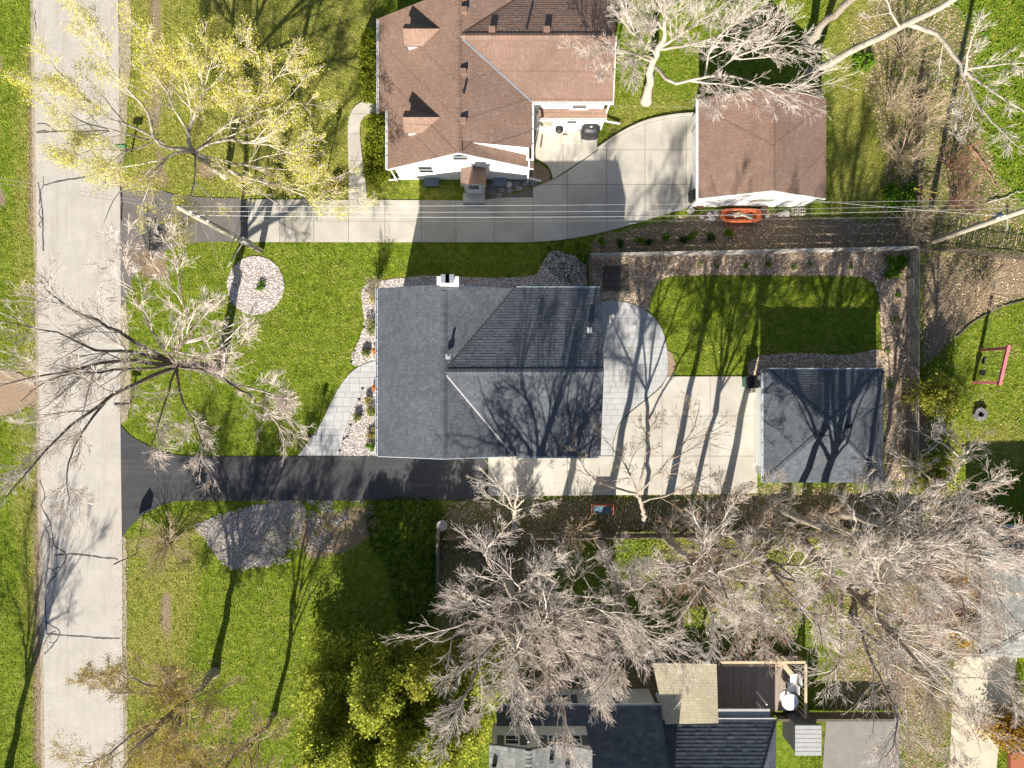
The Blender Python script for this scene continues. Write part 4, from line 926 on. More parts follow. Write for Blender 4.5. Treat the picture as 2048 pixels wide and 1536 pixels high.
MB().prism([(dx1 - 1.1, dy1 - .42), (dx1 - 1.1, dy1 - .1), (dx1 - .1, dy1 - 1.15), (dx1 - .4, dy1 - 1.3)], zd + .38, zd + .44).build('bench_seat', 'wood_tan', DK)
for (x_, y_) in ((dx0 + .4, dy1 - .25), (dx0 + 1.8, dy1 - .25), (dx1 - .6, dy1 - .6)): MB().box(x_ - .04, x_ + .04, y_ - .1, y_ + .1, zd, zd + .38).build('bench_leg', 'wood_tan', DK)
rt = thing('round_table', 'white round table on the brown board deck', 'table', W(1570, 1392, zd))
c = W(1570, 1392, zd)
MB().lathe((c.x, c.y, zd), [(.30, 0), (.30, .03), (.06, .06), (.05, .70)], 20).build('pedestal', 'white_trim', rt)
MB().lathe((c.x, c.y, zd), [(.44, .702), (.46, .72), (.46, .75), (.44, .76)], 28).build('table_top', 'white_trim', rt, True)
for i, (px_, py_) in enumerate(((1583, 1350), (1578, 1368))):
    c = W(px_, py_, zd); ch_ = thing('patio_chair', ('white patio chair by the corner bench of the deck', 'white patio chair next to the round white table')[i], 'chair', c, 'white deck chairs')
    MB().box(c.x - .24, c.x + .24, c.y - .24, c.y + .24, zd + .42, zd + .46).build('seat', 'white_trim', ch_)
    MB().box(c.x + .20, c.x + .24, c.y - .24, c.y + .24, zd + .462, zd + .9).build('backrest', 'white_trim', ch_)
    for sx in (-1, 1):
        for sy in (-1, 1): MB().box(c.x + sx * .2 - .02, c.x + sx * .2 + .02, c.y + sy * .2 - .02, c.y + sy * .2 + .02, zd, zd + .418).build('leg', 'white_trim', ch_)
lr = thing('lean_to', 'pale flat lean-to roof between the deck and the slate roof', 'lean-to', W(1486, 1432, 2.2))
p = [W2(1433, 1418, 2.3), W2(1540, 1418, 2.3), W2(1540, 1440, 2.3), W2(1433, 1440, 2.3)]
MB().prism(p, 2.2, 2.3).build('roof', 'greymetal', lr)
for (x_, y_) in p: MB().box(x_ * .99 - .04, x_ * .99 + .04, y_ * .99 - .04, y_ * .99 + .04, 0, 2.2).build('post', 'white_trim', lr)
# small shed with seamed roof
p = [W2(1591, 1451, 2.1), W2(1643, 1453, 2.1), W2(1641, 1510, 2.1), W2(1616, 1508, 2.1), W2(1600, 1490, 2.1)]
sx0, sx1 = W(1591, 1451, 2.1).x, W(1643, 1451, 2.1).x; sy0, sy1 = W(1600, 1512, 2.1).y, W(1600, 1451, 2.1).y
SH = thing('garden_shed', 'small shed with pale grey ribbed roof beside the concrete pad', 'shed', ((sx0 + sx1) / 2, (sy0 + sy1) / 2, 0))
MB().box(sx0 + .08, sx1 - .08, sy0 + .08, sy1 - .08, 0, 1.98).build('wall', 'shutter', SH)
MB().box(sx0, sx1, sy0, sy1, 2.0, 2.05).build('roof', 'greymetal', SH)
for i in range(7):
    y_ = sy0 + (sy1 - sy0) * i / 7
    MB().box(sx0 - .01, sx1 + .01, y_ + .012, y_ + (sy1 - sy0) / 7 - .012, 2.052, 2.085).build('roof_panel', 'greymetal', SH)
# house at the right edge
he = 2.6; xL = W(1962, 1058, he).x; yU_ = W(2000, 1056, he).y; yD = W(2000, 1315, he).y; xR = xL + 9; hR = he + 2.2
RH = thing('right_house', 'house with grey-green hip roof cut by the right edge', 'house', ((xL + xR) / 2, (yU_ + yD) / 2, 0))
ymid = (yU_ + yD) / 2; run = (yU_ - yD) / 2
roof(RH, [[(xL, yU_, he), (xR, yU_, he), (xR, ymid, hR), (xL + run, ymid, hR)], [(xL, yD, he), (xL, yU_, he), (xL + run, ymid, hR)], [(xL, yD, he), (xR, yD, he), (xR, ymid, hR), (xL + run, ymid, hR)]], 'sh_blue', tab=.3,
     caps=[((xL, yU_, he), (xL + run, ymid, hR), (-.7, -.7, -.4), (.7, .7, -.4)), ((xL, yD, he), (xL + run, ymid, hR), (-.7, .7, -.4), (.7, -.7, -.4))])
walls(RH, [([(xL + .3, yU_ - .3, 0), (xR, yU_ - .3, 0), (xR, yU_ - .3, he - .1), (xL + .3, yU_ - .3, he - .1)], (0, -.1, 0)), ([(xL + .3, yU_ - .41, 0), (xL + .3, yD + .41, 0), (xL + .3, yD + .41, he - .1), (xL + .3, yU_ - .41, he - .1)], (.1, 0, 0)), ([(xL + .3, yD + .3, 0), (xR, yD + .3, 0), (xR, yD + .3, he - .1), (xL + .3, yD + .3, he - .1)], (0, .1, 0))], 'cream')
gutter(RH, (xL, yU_, he), (xR, yU_, he), 'bluegrey_trim', (0, 1, 0), .12)
# ================================================================== TREES AND PLANTS
def resample(pts, K, wig=0.0, rng=RNG):
    P = np.array(smooth_open(pts, 8)); d = np.concatenate(([0], np.cumsum(np.linalg.norm(np.diff(P, axis=0), axis=1))))
    s_ = np.linspace(0, d[-1], K); Q = np.stack([np.interp(s_, d, P[:, i]) for i in range(3)], -1)
    if wig: 
        w = rng.normal(0, wig, (K, 3)); w[0] = 0; Q += w
    return Q
def unit(a): return a / (np.linalg.norm(a, axis=-1, keepdims=True) + 1e-9)
def tubes(P, R, sides):
    """P (N,K,3), R (N,K) -> verts, quad faces"""
    N, K, _ = P.shape
    T = np.empty_like(P); T[:, 1:-1] = P[:, 2:] - P[:, :-2]; T[:, 0] = P[:, 1] - P[:, 0]; T[:, -1] = P[:, -1] - P[:, -2]
    T = unit(T); m = unit(P[:, -1] - P[:, 0])
    ref = np.where(np.abs(m[:, 2:3]) < 0.8, np.array([[0, 0, 1.0]]), np.array([[1.0, 0, 0]]))
    ref = unit(np.cross(m, ref))[:, None, :]
    e1 = unit(ref - (ref * T).sum(-1, keepdims=True) * T); e2 = np.cross(T, e1)
    a = np.arange(sides) * 2 * np.pi / sides
    V = P[:, :, None, :] + R[:, :, None, None] * (e1[:, :, None, :] * np.cos(a)[None, None, :, None] + e2[:, :, None, :] * np.sin(a)[None, None, :, None])
    i = np.arange(N)[:, None, None] * K * sides; k = np.arange(K - 1)[None, :, None] * sides; s_ = np.arange(sides)[None, None, :]; s2 = (s_ + 1) % sides
    F = np.stack([i + k + s_, i + k + s2, i + k + sides + s2, i + k + sides + s_], -1).reshape(-1, 4)
    return V.reshape(-1, 3), F
def spawn(P, R, n, ratio, ang, K, up, wig, tmin, rscale, rng, tmax=1.0, absmin=0.0, droop=0.0):
    N, Kp, _ = P.shape
    seg = np.linalg.norm(np.diff(P, axis=1), axis=-1).sum(1)
    idx = np.repeat(np.arange(N), n); t_ = rng.uniform(tmin, tmax, N * n)
    f = t_ * (Kp - 1); i0 = np.clip(f.astype(int), 0, Kp - 2); w = (f - i0)[:, None]
    p = P[idx, i0] * (1 - w) + P[idx, i0 + 1] * w; T = unit(P[idx, i0 + 1] - P[idx, i0]); r = R[idx, i0] * (1 - w[:, 0]) + R[idx, i0 + 1] * w[:, 0]
    a = rng.uniform(ang[0], ang[1], N * n) * (1 - 0.45 * (t_ - tmin))
    q = unit(rng.normal(0, 1, (N * n, 3))); e = unit(q - (q * T).sum(-1, keepdims=True) * T)
    d = unit(np.cos(a)[:, None] * T + np.sin(a)[:, None] * e + np.array([0, 0, up]))
    L = np.maximum(seg[idx] * ratio * rng.uniform(0.55, 1.25, N * n) * (1.15 - 0.65 * t_), absmin)
    C = np.empty((N * n, K, 3)); C[:, 0] = p; st = L / (K - 1)
    for k in range(1, K):
        C[:, k] = C[:, k - 1] + d * st[:, None]
        d = unit(d + rng.normal(0, wig, d.shape) + np.array([0, 0, up * 0.35 - droop]))
    r0 = np.minimum(r * 0.72, L * rscale); RR = r0[:, None] * np.linspace(1, 0.38, K)[None]
    C[..., 2] = np.maximum(C[..., 2], 0.05)
    return C, RR
def cat(parts):
    V = []; F = []; b = 0
    for v, f in parts: V.append(v); F.append(f + b); b += len(v)
    return np.concatenate(V), np.concatenate(F)
def leaf_quads(C, n_per, size, spread, rng, flat=0.0):
    """small bent leaf faces scattered about the points C (M,3)"""
    M_ = len(C) * n_per; c = np.repeat(C, n_per, 0) + rng.normal(0, spread, (M_, 3))
    a = unit(rng.normal(0, 1, (M_, 3)) * np.array([1, 1, 1 - flat])); b = unit(np.cross(a, unit(rng.normal(0, 1, (M_, 3)) * np.array([1, 1, 1 - flat * .6])))); 
    s_ = rng.uniform(size[0], size[1], M_)[:, None]
    V = np.stack([c - a * s_, c + b * s_ * 0.55, c + a * s_, c - b * s_ * 0.55], 1).reshape(-1, 3)
    F = np.arange(M_ * 4).reshape(-1, 4); tone = rng.random(M_)
    return V, F, tone
TREES = 0
def tree(name, label, base, limbs, levels, bark='bark', twig='twig', leaf=None, group=None, seed=0, cat_='tree', rmin=0.006, trunk_sides=9, wig=0.05):
    """limbs: [(polyline of world points, r0, r1)], first one is the trunk"""
    rng = np.random.default_rng(seed + 100)
    root = thing(name, label, cat_, (base[0], base[1], 0), group)
    K0 = 14; P = np.stack([resample(l[0], K0, wig * min(1, l[1] * 6), rng) for l in limbs]); R = np.stack([np.linspace(l[1], l[2], K0) for l in limbs])
    R[0, 0] *= 1.35; R[0, 1] *= 1.1
    v, f = tubes(P, R, trunk_sides); obj('trunk', np_mesh('trunk', v, f, M[bark], True), root)
    parts = []; tips = None; src = (P, R)
    cur = (P[1:], R[1:]) if len(limbs) > 1 else (P, R)
    for li, lv in enumerate(levels):
        C, RR = spawn(cur[0], cur[1], lv[0], lv[1], lv[2], lv[3], lv[4], lv[5], lv[6], lv[7], rng, absmin=lv[8] if len(lv) > 8 else 0.0, droop=lv[9] if len(lv) > 9 else 0.0)
        RR = np.maximum(RR, rmin)
        v, f = tubes(C, RR, 5 if li == 0 else (4 if li == 1 else 3)); parts.append((v, f)); cur = (C, RR)
    v, f = cat(parts); crown = obj('crown', np_mesh('crown', v, f, M[twig], True), root)
    if leaf:
        lm, n_per, size, spread, frac = leaf
        C = cur[0]; tp = np.concatenate([C[:, -1], C[:, len(C[0]) // 2]]); tp = tp[rng.random(len(tp)) < frac]
        v, f, tn = leaf_quads(tp, n_per, size, spread, rng)
        tag(obj('leaves', np_mesh('leaves', v, f, M[lm], False, {'tone': ('FACE', tn)}), crown), kind='stuff')
    return root
def PL(*pts): return [tuple(W(*p)) for p in pts]
R_ = math.radians
def lv_big(n1=9, n2=7, n3=5, n4=4, l1=.42, up=.12): return [
    (n1, l1, (R_(22), R_(55)), 7, up, .09, .18, .0125), (n2, .48, (R_(20), R_(50)), 5, up * .5, .10, .15, .010, .5),
    (n3, .52, (R_(18), R_(48)), 4, up * .3, .12, .15, .008, .32), (n4, .60, (R_(15), R_(42)), 3, .03, .12, .2, .007, .22)]
def auto(base, fork, top, n, spread, seed, r=.16, lean=(0, 0)):
    """an upright vase: trunk to the fork height, then limbs fanning out"""
    q = random.Random(seed); bx, by = base; out = []
    tx, ty = bx + lean[0] * fork, by + lean[1] * fork
    trunk_top = (tx + lean[0] * (top - fork), ty + lean[1] * (top - fork), top)
    out.append(([(bx, by, -.05), ((bx + tx) / 2 + q.uniform(-.1, .1), (by + ty) / 2, fork * .5), (tx, ty, fork), ((tx + trunk_top[0]) / 2 + q.uniform(-.4, .4), (ty + trunk_top[1]) / 2 + q.uniform(-.4, .4), (fork + top) / 2), trunk_top], r, r * .12))
    out.append(([(tx, ty, fork), ((tx + trunk_top[0]) / 2 + q.uniform(-.4, .4), (ty + trunk_top[1]) / 2 + q.uniform(-.4, .4), (fork + top) / 2), trunk_top], r * .42, r * .06))
    for i in range(n):
        a = 2 * math.pi * (i + q.uniform(-.3, .3)) / n; z0 = fork + (top - fork) * q.uniform(0, .35); sp = spread * q.uniform(.65, 1.15); z1 = top * q.uniform(.7, .97)
        f = (z0 - fork) / (top - fork); sx, sy = tx + (trunk_top[0] - tx) * f, ty + (trunk_top[1] - ty) * f
        out.append(([(sx, sy, z0), (sx + math.cos(a) * sp * .35, sy + math.sin(a) * sp * .35, z0 + (z1 - z0) * .45), (sx + math.cos(a + .2) * sp * .75 + lean[0] * 2, sy + math.sin(a + .2) * sp * .75 + lean[1] * 2, z0 + (z1 - z0) * .8), (sx + math.cos(a) * sp + lean[0] * 3, sy + math.sin(a) * sp + lean[1] * 3, z1)], r * q.uniform(.24, .40), r * .05))
    return out

# ---- the yellow-leaved street tree (upper left)
limbs = [(PL((449, 350, -.05), (425, 332, 1.8), (400, 314, 3.2), (388, 304, 4.0)), 0.220, 0.133),
         (PL((388, 304, 4.0), (376, 262, 4.8), (405, 195, 6.2), (403, 150, 7.6), (383, 85, 9.0)), 0.115, 0.021),
         (PL((388, 304, 4.0), (314, 284, 5.2), (297, 225, 6.0), (236, 157, 7.2), (202, 79, 8.4)), 0.108, 0.021),
         (PL((330, 288, 5.0), (270, 255, 5.8), (219, 236, 6.6), (137, 164, 7.6), (85, 103, 8.6)), 0.072, 0.017),
         (PL((300, 280, 5.2), (230, 262, 6.2), (150, 235, 7.2), (90, 175, 8.2)), 0.050, 0.014),
         (PL((392, 306, 4.0), (478, 349, 4.6), (581, 376, 5.4), (666, 393, 6.0)), 0.079, 0.014),
         (PL((393, 300, 4.2), (461, 246, 5.2), (513, 226, 6.2), (598, 205, 7.4)), 0.086, 0.014),
         (PL((392, 302, 4.2), (450, 280, 5.6), (540, 290, 6.6), (620, 300, 7.2)), 0.065, 0.014),
         (PL((388, 304, 4.0), (342, 310, 4.2), (294, 355, 4.6), (246, 379, 5.2), (219, 415, 5.8), (208, 446, 6.2)), 0.065, 0.014),
         (PL((390, 306, 3.9), (386, 376, 4.8), (359, 430, 5.6), (330, 470, 6.2)), 0.050, 0.014),
         (PL((380, 270, 4.8), (340, 200, 6.4), (320, 120, 7.6), (300, 60, 8.6)), 0.058, 0.014),
         (PL((388, 304, 4.0), (440, 320, 5.0), (520, 335, 6.0), (600, 340, 6.8)), 0.058, 0.014), (PL((395, 230, 5.6), (350, 180, 6.6), (345, 130, 7.4)), 0.043, 0.014), (PL((310, 284, 5.2), (260, 300, 6), (190, 300, 7), (150, 310, 7.6)), 0.043, 0.014), (PL((400, 170, 6.9), (440, 210, 7.2), (480, 190, 7.8)), 0.036, 0.014),
         (PL((400, 195, 6.2), (450, 140, 7.4), (480, 90, 8.4)), 0.050, 0.014), (PL((480, 238, 5.6), (540, 170, 6.8), (570, 130, 7.6)), 0.043, 0.014)]
tree('maple_tree', 'street tree with yellow spring leaves reaching over the road at upper left', W2(449, 350), limbs, lv_big(9, 6, 5, 2, .42, .10), 'bark_pale', 'twig', ('l_yellow', 5, (.018, .045), .12, .85), seed=1, rmin=.0055)
# ---- large bare street tree (left middle)
limbs = [(PL((440, 737, -.05), (404, 734, 2.2), (366, 731, 4.2), (345, 728, 5.2)), 0.330, 0.168),
         (PL((352, 730, 4.8), (300, 700, 6.5), (205, 647, 9.3), (126, 606, 11.2), (79, 559, 12.6)), 0.122, 0.022),
         (PL((352, 730, 4.8), (273, 705, 7.4), (191, 699, 9.6), (137, 675, 11.0), (75, 658, 12.2), (0, 644, 13.4)), 0.104, 0.017),
         (PL((348, 731, 5.0), (256, 723, 7.8), (191, 729, 9.6), (130, 745, 11), (44, 760, 12.6), (-20, 780, 13.6)), 0.115, 0.017),
         (PL((348, 731, 5.0), (250, 738, 8), (171, 746, 9.8), (110, 755, 11), (40, 800, 12.3)), 0.079, 0.017),
         (PL((352, 736, 4.8), (300, 755, 6.4), (246, 781, 8.0), (191, 815, 9.4), (130, 859, 10.8), (82, 914, 12), (10, 995, 13.4)), 0.122, 0.017),
         (PL((210, 805, 8.9), (188, 832, 9.4), (147, 897, 10.6), (135, 958, 11.6), (138, 1010, 12.2)), 0.061, 0.011),
         (PL((355, 732, 4.6), (345, 700, 6), (383, 671, 7), (362, 589, 9), (355, 548, 10), (342, 495, 11.2)), 0.091, 0.017),
         (PL((358, 733, 4.4), (410, 742, 5.4), (472, 774, 6.6), (526, 818, 7.6), (581, 873, 8.6)), 0.091, 0.017),
         (PL((355, 731, 4.7), (400, 715, 6.4), (450, 698, 8.2), (513, 685, 9.6)), 0.073, 0.014),
         (PL((352, 729, 4.9), (360, 690, 6.8), (400, 640, 8.6), (430, 600, 10)), 0.067, 0.014),
         (PL((354, 738, 4.7), (360, 790, 6.0), (390, 850, 7.4), (410, 910, 8.6)), 0.073, 0.014), (PL((352, 738, 4.8), (330, 800, 6.5), (310, 870, 8.2), (290, 930, 9.4)), 0.061, 0.011),
         (PL((350, 728, 5), (310, 670, 7.4), (270, 590, 9.6), (250, 520, 11)), 0.073, 0.014), (PL((460, 768, 6.4), (520, 780, 7.6), (575, 800, 8.6)), 0.048, 0.011)]
tree('bare_street_tree', 'large bare street tree with dark limbs reaching over the road at left', W2(440, 737), limbs, lv_big(10, 7, 5, 2, .36, .08), 'bark_dark', 'twig', ('l_bud', 1, (.02, .035), .03, .12), seed=2)
# ---- lightly budding tree (bottom left)
limbs = auto(W2(430, 1345), 3.0, 8.8, 10, 3.4, 5, .24, (-.03, -.02))
tree('budding_tree', 'bare tree with gold buds beside the road at lower left', W2(430, 1345), limbs, lv_big(8, 7, 5, 2, .48, .05), 'bark', 'twig_tan', ('l_gold', 3, (.02, .045), .08, .7), seed=3)
tree('budding_tree', 'slim tree with gold buds at the bottom edge, right of the roadside budding tree', W2(548, 1430), auto(W2(548, 1430), 2.4, 8.2, 7, 2.4, 15, .15, (.02, .05)), lv_big(7, 6, 5, 2, .46, .05), 'bark', 'twig_tan', ('l_gold', 2, (.02, .045), .08, .6), seed=33)
tree('bare_roadside_tree', 'bare tree at the lower left corner, its shadow lying across the road', W2(15, 1552), auto(W2(15, 1552), 2.6, 9.5, 7, 3.0, 8, .22), lv_big(7, 5, 4, 2), 'bark_dark', 'twig_dark', seed=4)
# ---- top right trees
limbs = [(PL((1292, 202, -.05), (1300, 160, 1.8), (1306, 130, 3.0), (1318, 98, 4.2), (1330, 66, 5.5)), 0.272, 0.110),
         (PL((1330, 66, 5.5), (1330, 20, 7.5), (1322, -40, 10)), 0.112, 0.028), (PL((1306, 130, 3.0), (1348, 165, 4.0), (1410, 154, 4.6), (1450, 150, 5.0), (1512, 167, 5.6), (1560, 178, 6.2), (1640, 196, 7.0)), 0.099, 0.017),
         (PL((1318, 98, 4.2), (1380, 90, 5.8), (1450, 70, 7), (1540, 55, 8)), 0.081, 0.017), (PL((1318, 98, 4.2), (1390, 50, 6.4), (1460, 0, 8.4)), 0.081, 0.017),
         (PL((1312, 110, 3.8), (1260, 60, 6), (1220, 10, 8)), 0.081, 0.017), (PL((1306, 125, 3.2), (1240, 100, 5), (1180, 105, 6.2)), 0.062, 0.011), (PL((1310, 118, 3.6), (1270, 110, 5.6), (1215, 150, 6.8)), 0.056, 0.011),
         (PL((1420, 154, 4.7), (1480, 110, 6.2), (1560, 90, 7.4), (1620, 110, 8)), 0.062, 0.011), (PL((1460, 150, 5.1), (1440, 190, 5.8), (1420, 215, 6.2)), 0.031, 0.008), (PL((1330, 66, 5.5), (1290, 10, 8)), 0.062, 0.011), (PL((1410, 154, 4.6), (1430, 80, 6.8), (1500, 30, 8.6)), 0.062, 0.011)]
tree('pale_bare_tree', 'pale bare tree spreading over the brown garage and brown house', W2(1292, 202), limbs, lv_big(10, 7, 5, 2, .44, .06), 'bark_pale', 'twig_pale', seed=5, rmin=.0055)
limbs = [(PL((1618, 148, -.05), (1670, 118, 2.4), (1740, 84, 5.0), (1820, 45, 7.6), (1880, 15, 9.2), (1960, -35, 11)), .21, .12),
         (PL((1815, 48, 7.5), (1865, 65, 8), (1905, 108, 8.4), (1925, 140, 8.6), (1935, 172, 8.8), (1965, 230, 9.4)), .12, .04),
         (PL((1925, 140, 8.6), (1960, 165, 9), (2010, 200, 9.6), (2060, 230, 10)), .07, .02), (PL((1930, 150, 8.7), (1940, 90, 9.6), (1960, 40, 10.4)), .06, .02), (PL((1932, 165, 8.8), (1915, 220, 9), (1905, 270, 9.2)), .05, .015), (PL((1960, 215, 9.2), (1990, 250, 9.6), (2030, 290, 10)), .05, .015),
         (PL((1925, 140, 8.6), (1985, 130, 9.4), (2060, 125, 10.4)), .06, .02), (PL((1800, 55, 7.2), (1780, 20, 8.2), (1770, -30, 9.6)), .06, .02)]
tree('leaning_tree', 'leaning bare tree with one long pale trunk at top right', W2(1618, 148), limbs, [(6, .34, (R_(25), R_(65)), 6, .05, .10, .3, .012), (6, .5, (R_(25), R_(60)), 4, .03, .11, .15, .010, .3), (5, .5, (R_(25), R_(60)), 3, .02, .13, .15, .008, .25)], 'bark_pale', 'twig_pale', seed=6)
limbs = [(PL((1614, 84, -.05), (1655, 42, 2.4), (1700, 0, 4.8), (1770, -60, 8), (1830, -120, 11)), .23, .12), (PL((1770, -60, 8), (1800, -140, 11)), .1, .03), (PL((1740, -40, 7), (1690, -90, 10)), .1, .03)]
tree('tall_trunk_tree', 'grey tree trunk at the top edge beside the brown garage shadow', W2(1614, 84), limbs, lv_big(5, 5, 4, 2), 'bark', 'twig', seed=7)
# trees whose long shadows lie on the upper lawn
tree('bare_lawn_tree', 'bare tree at the top edge above the yellow-leaved tree', W2(478, -30), auto(W2(478, -30), 2.5, 8, 6, 2.4, 31, .18), lv_big(6, 5, 4, 2), 'bark', 'twig', seed=8)
# ---- right middle tree
limbs = [(PL((1852, 1012, -.05), (1861, 996, 1.2), (1895, 958, 3.4), (1925, 921, 5.0), (1929, 890, 6.0)), .15, .06), (PL((1925, 921, 5), (1890, 890, 6), (1850, 870, 7), (1838, 856, 7.4)), .06, .02), (PL((1925, 921, 5.0), (1945, 890, 6.2), (1960, 870, 7)), .06, .02), (PL((1895, 958, 3.4), (1950, 985, 4.6), (1985, 960, 5.4), (2000, 940, 5.8)), .05, .015),
         (PL((1880, 975, 2.6), (1830, 930, 4.2), (1790, 900, 5.4), (1775, 880, 6)), .05, .015), (PL((1928, 895, 5.8), (1900, 870, 6.6), (1880, 850, 7.2)), .04, .015)]
tree('small_bare_tree', 'small pale-barked bare tree behind the board fence, right of the grey garage', W2(1852, 1012), limbs, [(8, .42, (R_(25), R_(65)), 5, .08, .10, .25, .012), (6, .5, (R_(25), R_(60)), 4, .05, .11, .15, .010, .25), (4, .5, (R_(25), R_(60)), 3, .02, .13, .15, .008, .2)], 'bark_pale', 'twig_pale', seed=9)
# ---- row of bare trees along the south side of the driveway and court
limbs = [(PL((1030, 1082, -.05), (1030, 1060, 1.0), (1029, 1035, 2.0), (1027, 1018, 2.8)), .13, .09), (PL((1028, 1022, 2.6), (1010, 985, 3.6), (985, 960, 4.4), (955, 930, 5)), .06, .015), (PL((1028, 1022, 2.6), (1035, 975, 4), (1025, 925, 5)), .06, .015), (PL((1028, 1020, 2.7), (1060, 985, 3.8), (1085, 945, 4.8)), .06, .015), (PL((1028, 1022, 2.6), (1070, 1010, 3.4), (1110, 1000, 4)), .05, .012), (PL((1028, 1020, 2.7), (990, 1000, 3.6), (960, 985, 4.2)), .05, .012)]
tree('young_bare_tree', 'small pale bare tree leaning over the driveway at the end of the asphalt', W2(1030, 1082), limbs, [(8, .42, (R_(25), R_(60)), 5, .06, .10, .2, .012), (6, .5, (R_(25), R_(60)), 4, .05, .11, .15, .010, .22), (4, .5, (R_(25), R_(60)), 3, .02, .13, .15, .008, .2)], 'bark_pale', 'twig_pale', seed=10)
limbs = [(PL((1284, 1052, -.05), (1290, 1030, 1.4), (1280, 1005, 2.6), (1275, 985, 3.4)), .14, .09), (PL((1276, 988, 3.3), (1250, 930, 5), (1210, 880, 6.4)), .06, .015), (PL((1276, 988, 3.3), (1290, 920, 5.2), (1300, 850, 7)), .07, .015), (PL((1276, 988, 3.3), (1330, 930, 5), (1385, 860, 6.6), (1400, 800, 7.4)), .06, .015), (PL((1276, 988, 3.3), (1190, 960, 5), (1150, 900, 6)), .06, .015), (PL((1280, 1005, 2.6), (1350, 985, 4.4), (1420, 950, 5.6)), .06, .015)]
tree('red_budded_tree', 'bare tree with reddish buds spreading over the court behind the house', W2(1284, 1052), limbs, [(8, .40, (R_(25), R_(60)), 6, .06, .10, .2, .012), (6, .5, (R_(25), R_(60)), 4, .05, .11, .15, .010, .3), (4, .5, (R_(25), R_(60)), 3, .02, .13, .15, .008, .2)], 'bark', 'twig_tan', ('l_bud', 1, (.025, .05), .02, .5), seed=11, rmin=.0055)
BARE = [  # base px, fork, top, limbs, spread, r, lean, bark, twig, buds, label
    ((1010, 1120), 3.4, 14.0, 9, 4.2, .24, (-.05, -.10), 'bark', 'twig', .0, 'tall bare tree left of centre below the driveway, nearest the dark wooden fence'),
    ((1098, 1165), 2.8, 12.5, 8, 3.6, .20, (.0, -.10), 'bark', 'twig', .0, 'bare tree with tangled crown above the white gable of the slate house'),
    ((1196, 1072), 3.0, 13.5, 8, 3.4, .17, (.05, -.14), 'bark', 'twig', .0, 'bare tree just below the teal-cushioned garden bench'),
    ((1366, 1068), 3.2, 11.0, 8, 3.2, .19, (.0, -.12), 'bark_dark', 'twig_dark', .25, 'bare tree with dark trunk above the tan porch roof'),
    ((1325, 1062), 3.0, 13.0, 7, 2.8, .15, (.0, -.02), 'bark', 'twig', .0, 'bare tree with stout trunk right of the red-budded tree'),
    ((1436, 1056), 3.0, 13.0, 7, 2.8, .15, (.0, .02), 'bark', 'twig', .0, 'bare tree with stout trunk below the right end of the court'),
    ((1565, 1018), 3.4, 13.5, 6, 2.6, .18, (.0, .0), 'bark', 'twig', .0, 'bare tree just below the left corner of the grey garage'),
    ((1600, 1082), 3.6, 14.0, 9, 4.2, .24, (.05, -.16), 'bark', 'twig_pale', .0, 'big bare tree with a long trunk slanting towards the concrete pad'),
    ((1672, 1024), 3.2, 12.0, 7, 2.8, .18, (.03, .0), 'bark', 'twig', .0, 'bare tree just below the middle of the grey garage'),
    ((1742, 1040), 3.0, 10.8, 7, 3.0, .17, (.03, -.05), 'bark', 'twig', .0, 'bare tree just below the right corner of the grey garage'),
    ((1700, 1240), 2.6, 9.5, 8, 3.2, .16, (.03, -.08), 'bark', 'twig_pale', .0, 'bare tree between the deck and the tan side driveway'),
]
limbs = [(PL((1838, 1060, -.05), (1858, 1070, 1.6), (1871, 1079, 2.4), (1908, 1100, 4.2)), .15, .11), (PL((1900, 1096, 3.9), (1956, 1134, 5.8), (1984, 1165, 6.8), (1997, 1196, 7.6), (2030, 1240, 8.6)), .09, .02), (PL((1930, 1115, 5), (1950, 1160, 6), (1952, 1200, 6.8)), .05, .015), (PL((1885, 1088, 3.1), (1900, 1050, 4.4), (1940, 1020, 5.4), (1985, 1005, 6.2)), .05, .015), (PL((1908, 1100, 4.2), (1880, 1150, 5.2), (1870, 1210, 6.2)), .06, .015), (PL((1880, 1085, 2.8), (1840, 1110, 4.2), (1815, 1150, 5.4)), .05, .015)]
tree('bare_tree', 'bare tree reaching towards the grey-green roof at the right edge', W2(1838, 1060), limbs, [(7, .40, (R_(22), R_(55)), 6, .05, .10, .2, .012), (6, .5, (R_(20), R_(50)), 4, .03, .11, .15, .010, .35), (4, .55, (R_(18), R_(48)), 3, .02, .13, .15, .008, .25)], 'bark_pale', 'twig', None, 'bare trees along the southern yards', 77)
PROTO = []
for i, (fk, tp, n, sp, r) in enumerate(((5.6, 14.0, 8, 4.3, .32), (5.2, 13.0, 7, 3.7, .27), (6.8, 13.5, 6, 2.8, .26), (3.8, 10.0, 8, 3.4, .16))):
    PROTO.append([tree('bare_tree', 'x', (0, 0), auto((0, 0), fk, tp, n, sp, 50 + i, r), lv_big(8, 7, 5, 2, .46, .03), 'bark', 'twig', ('l_bud', 1, (.03, .055), .03, .3) if i == 3 else None, 'bare trees along the southern yards', 200 + i, rmin=.0055), tp, 0])
def place_tree(k, bp, h, rz, tilt, bk, tw, lab):
    root, tp, used = PROTO[k]
    if used:
        src = root; root = src.copy(); col.objects.link(root)
        for ch in src.children:
            c_ = ch.copy(); col.objects.link(c_); c_.parent = root
            for g in ch.children: d_ = g.copy(); col.objects.link(d_); d_.parent = c_
    PROTO[k][2] += 1
    s_ = h / tp; b_ = W2(*bp); root.location = (b_[0], b_[1], 0); root.rotation_euler = (tilt[0], tilt[1], rz); root.scale = (s_, s_, s_); root['label'] = lab
    for ch in root.children:
        ch.material_slots[0].link = 'OBJECT'; ch.material_slots[0].material = M[bk] if ch.name.startswith('trunk') else M[tw]
KIND = [0, 1, 2, 3, 2, 2, 2, 0, 2, 3, 3]
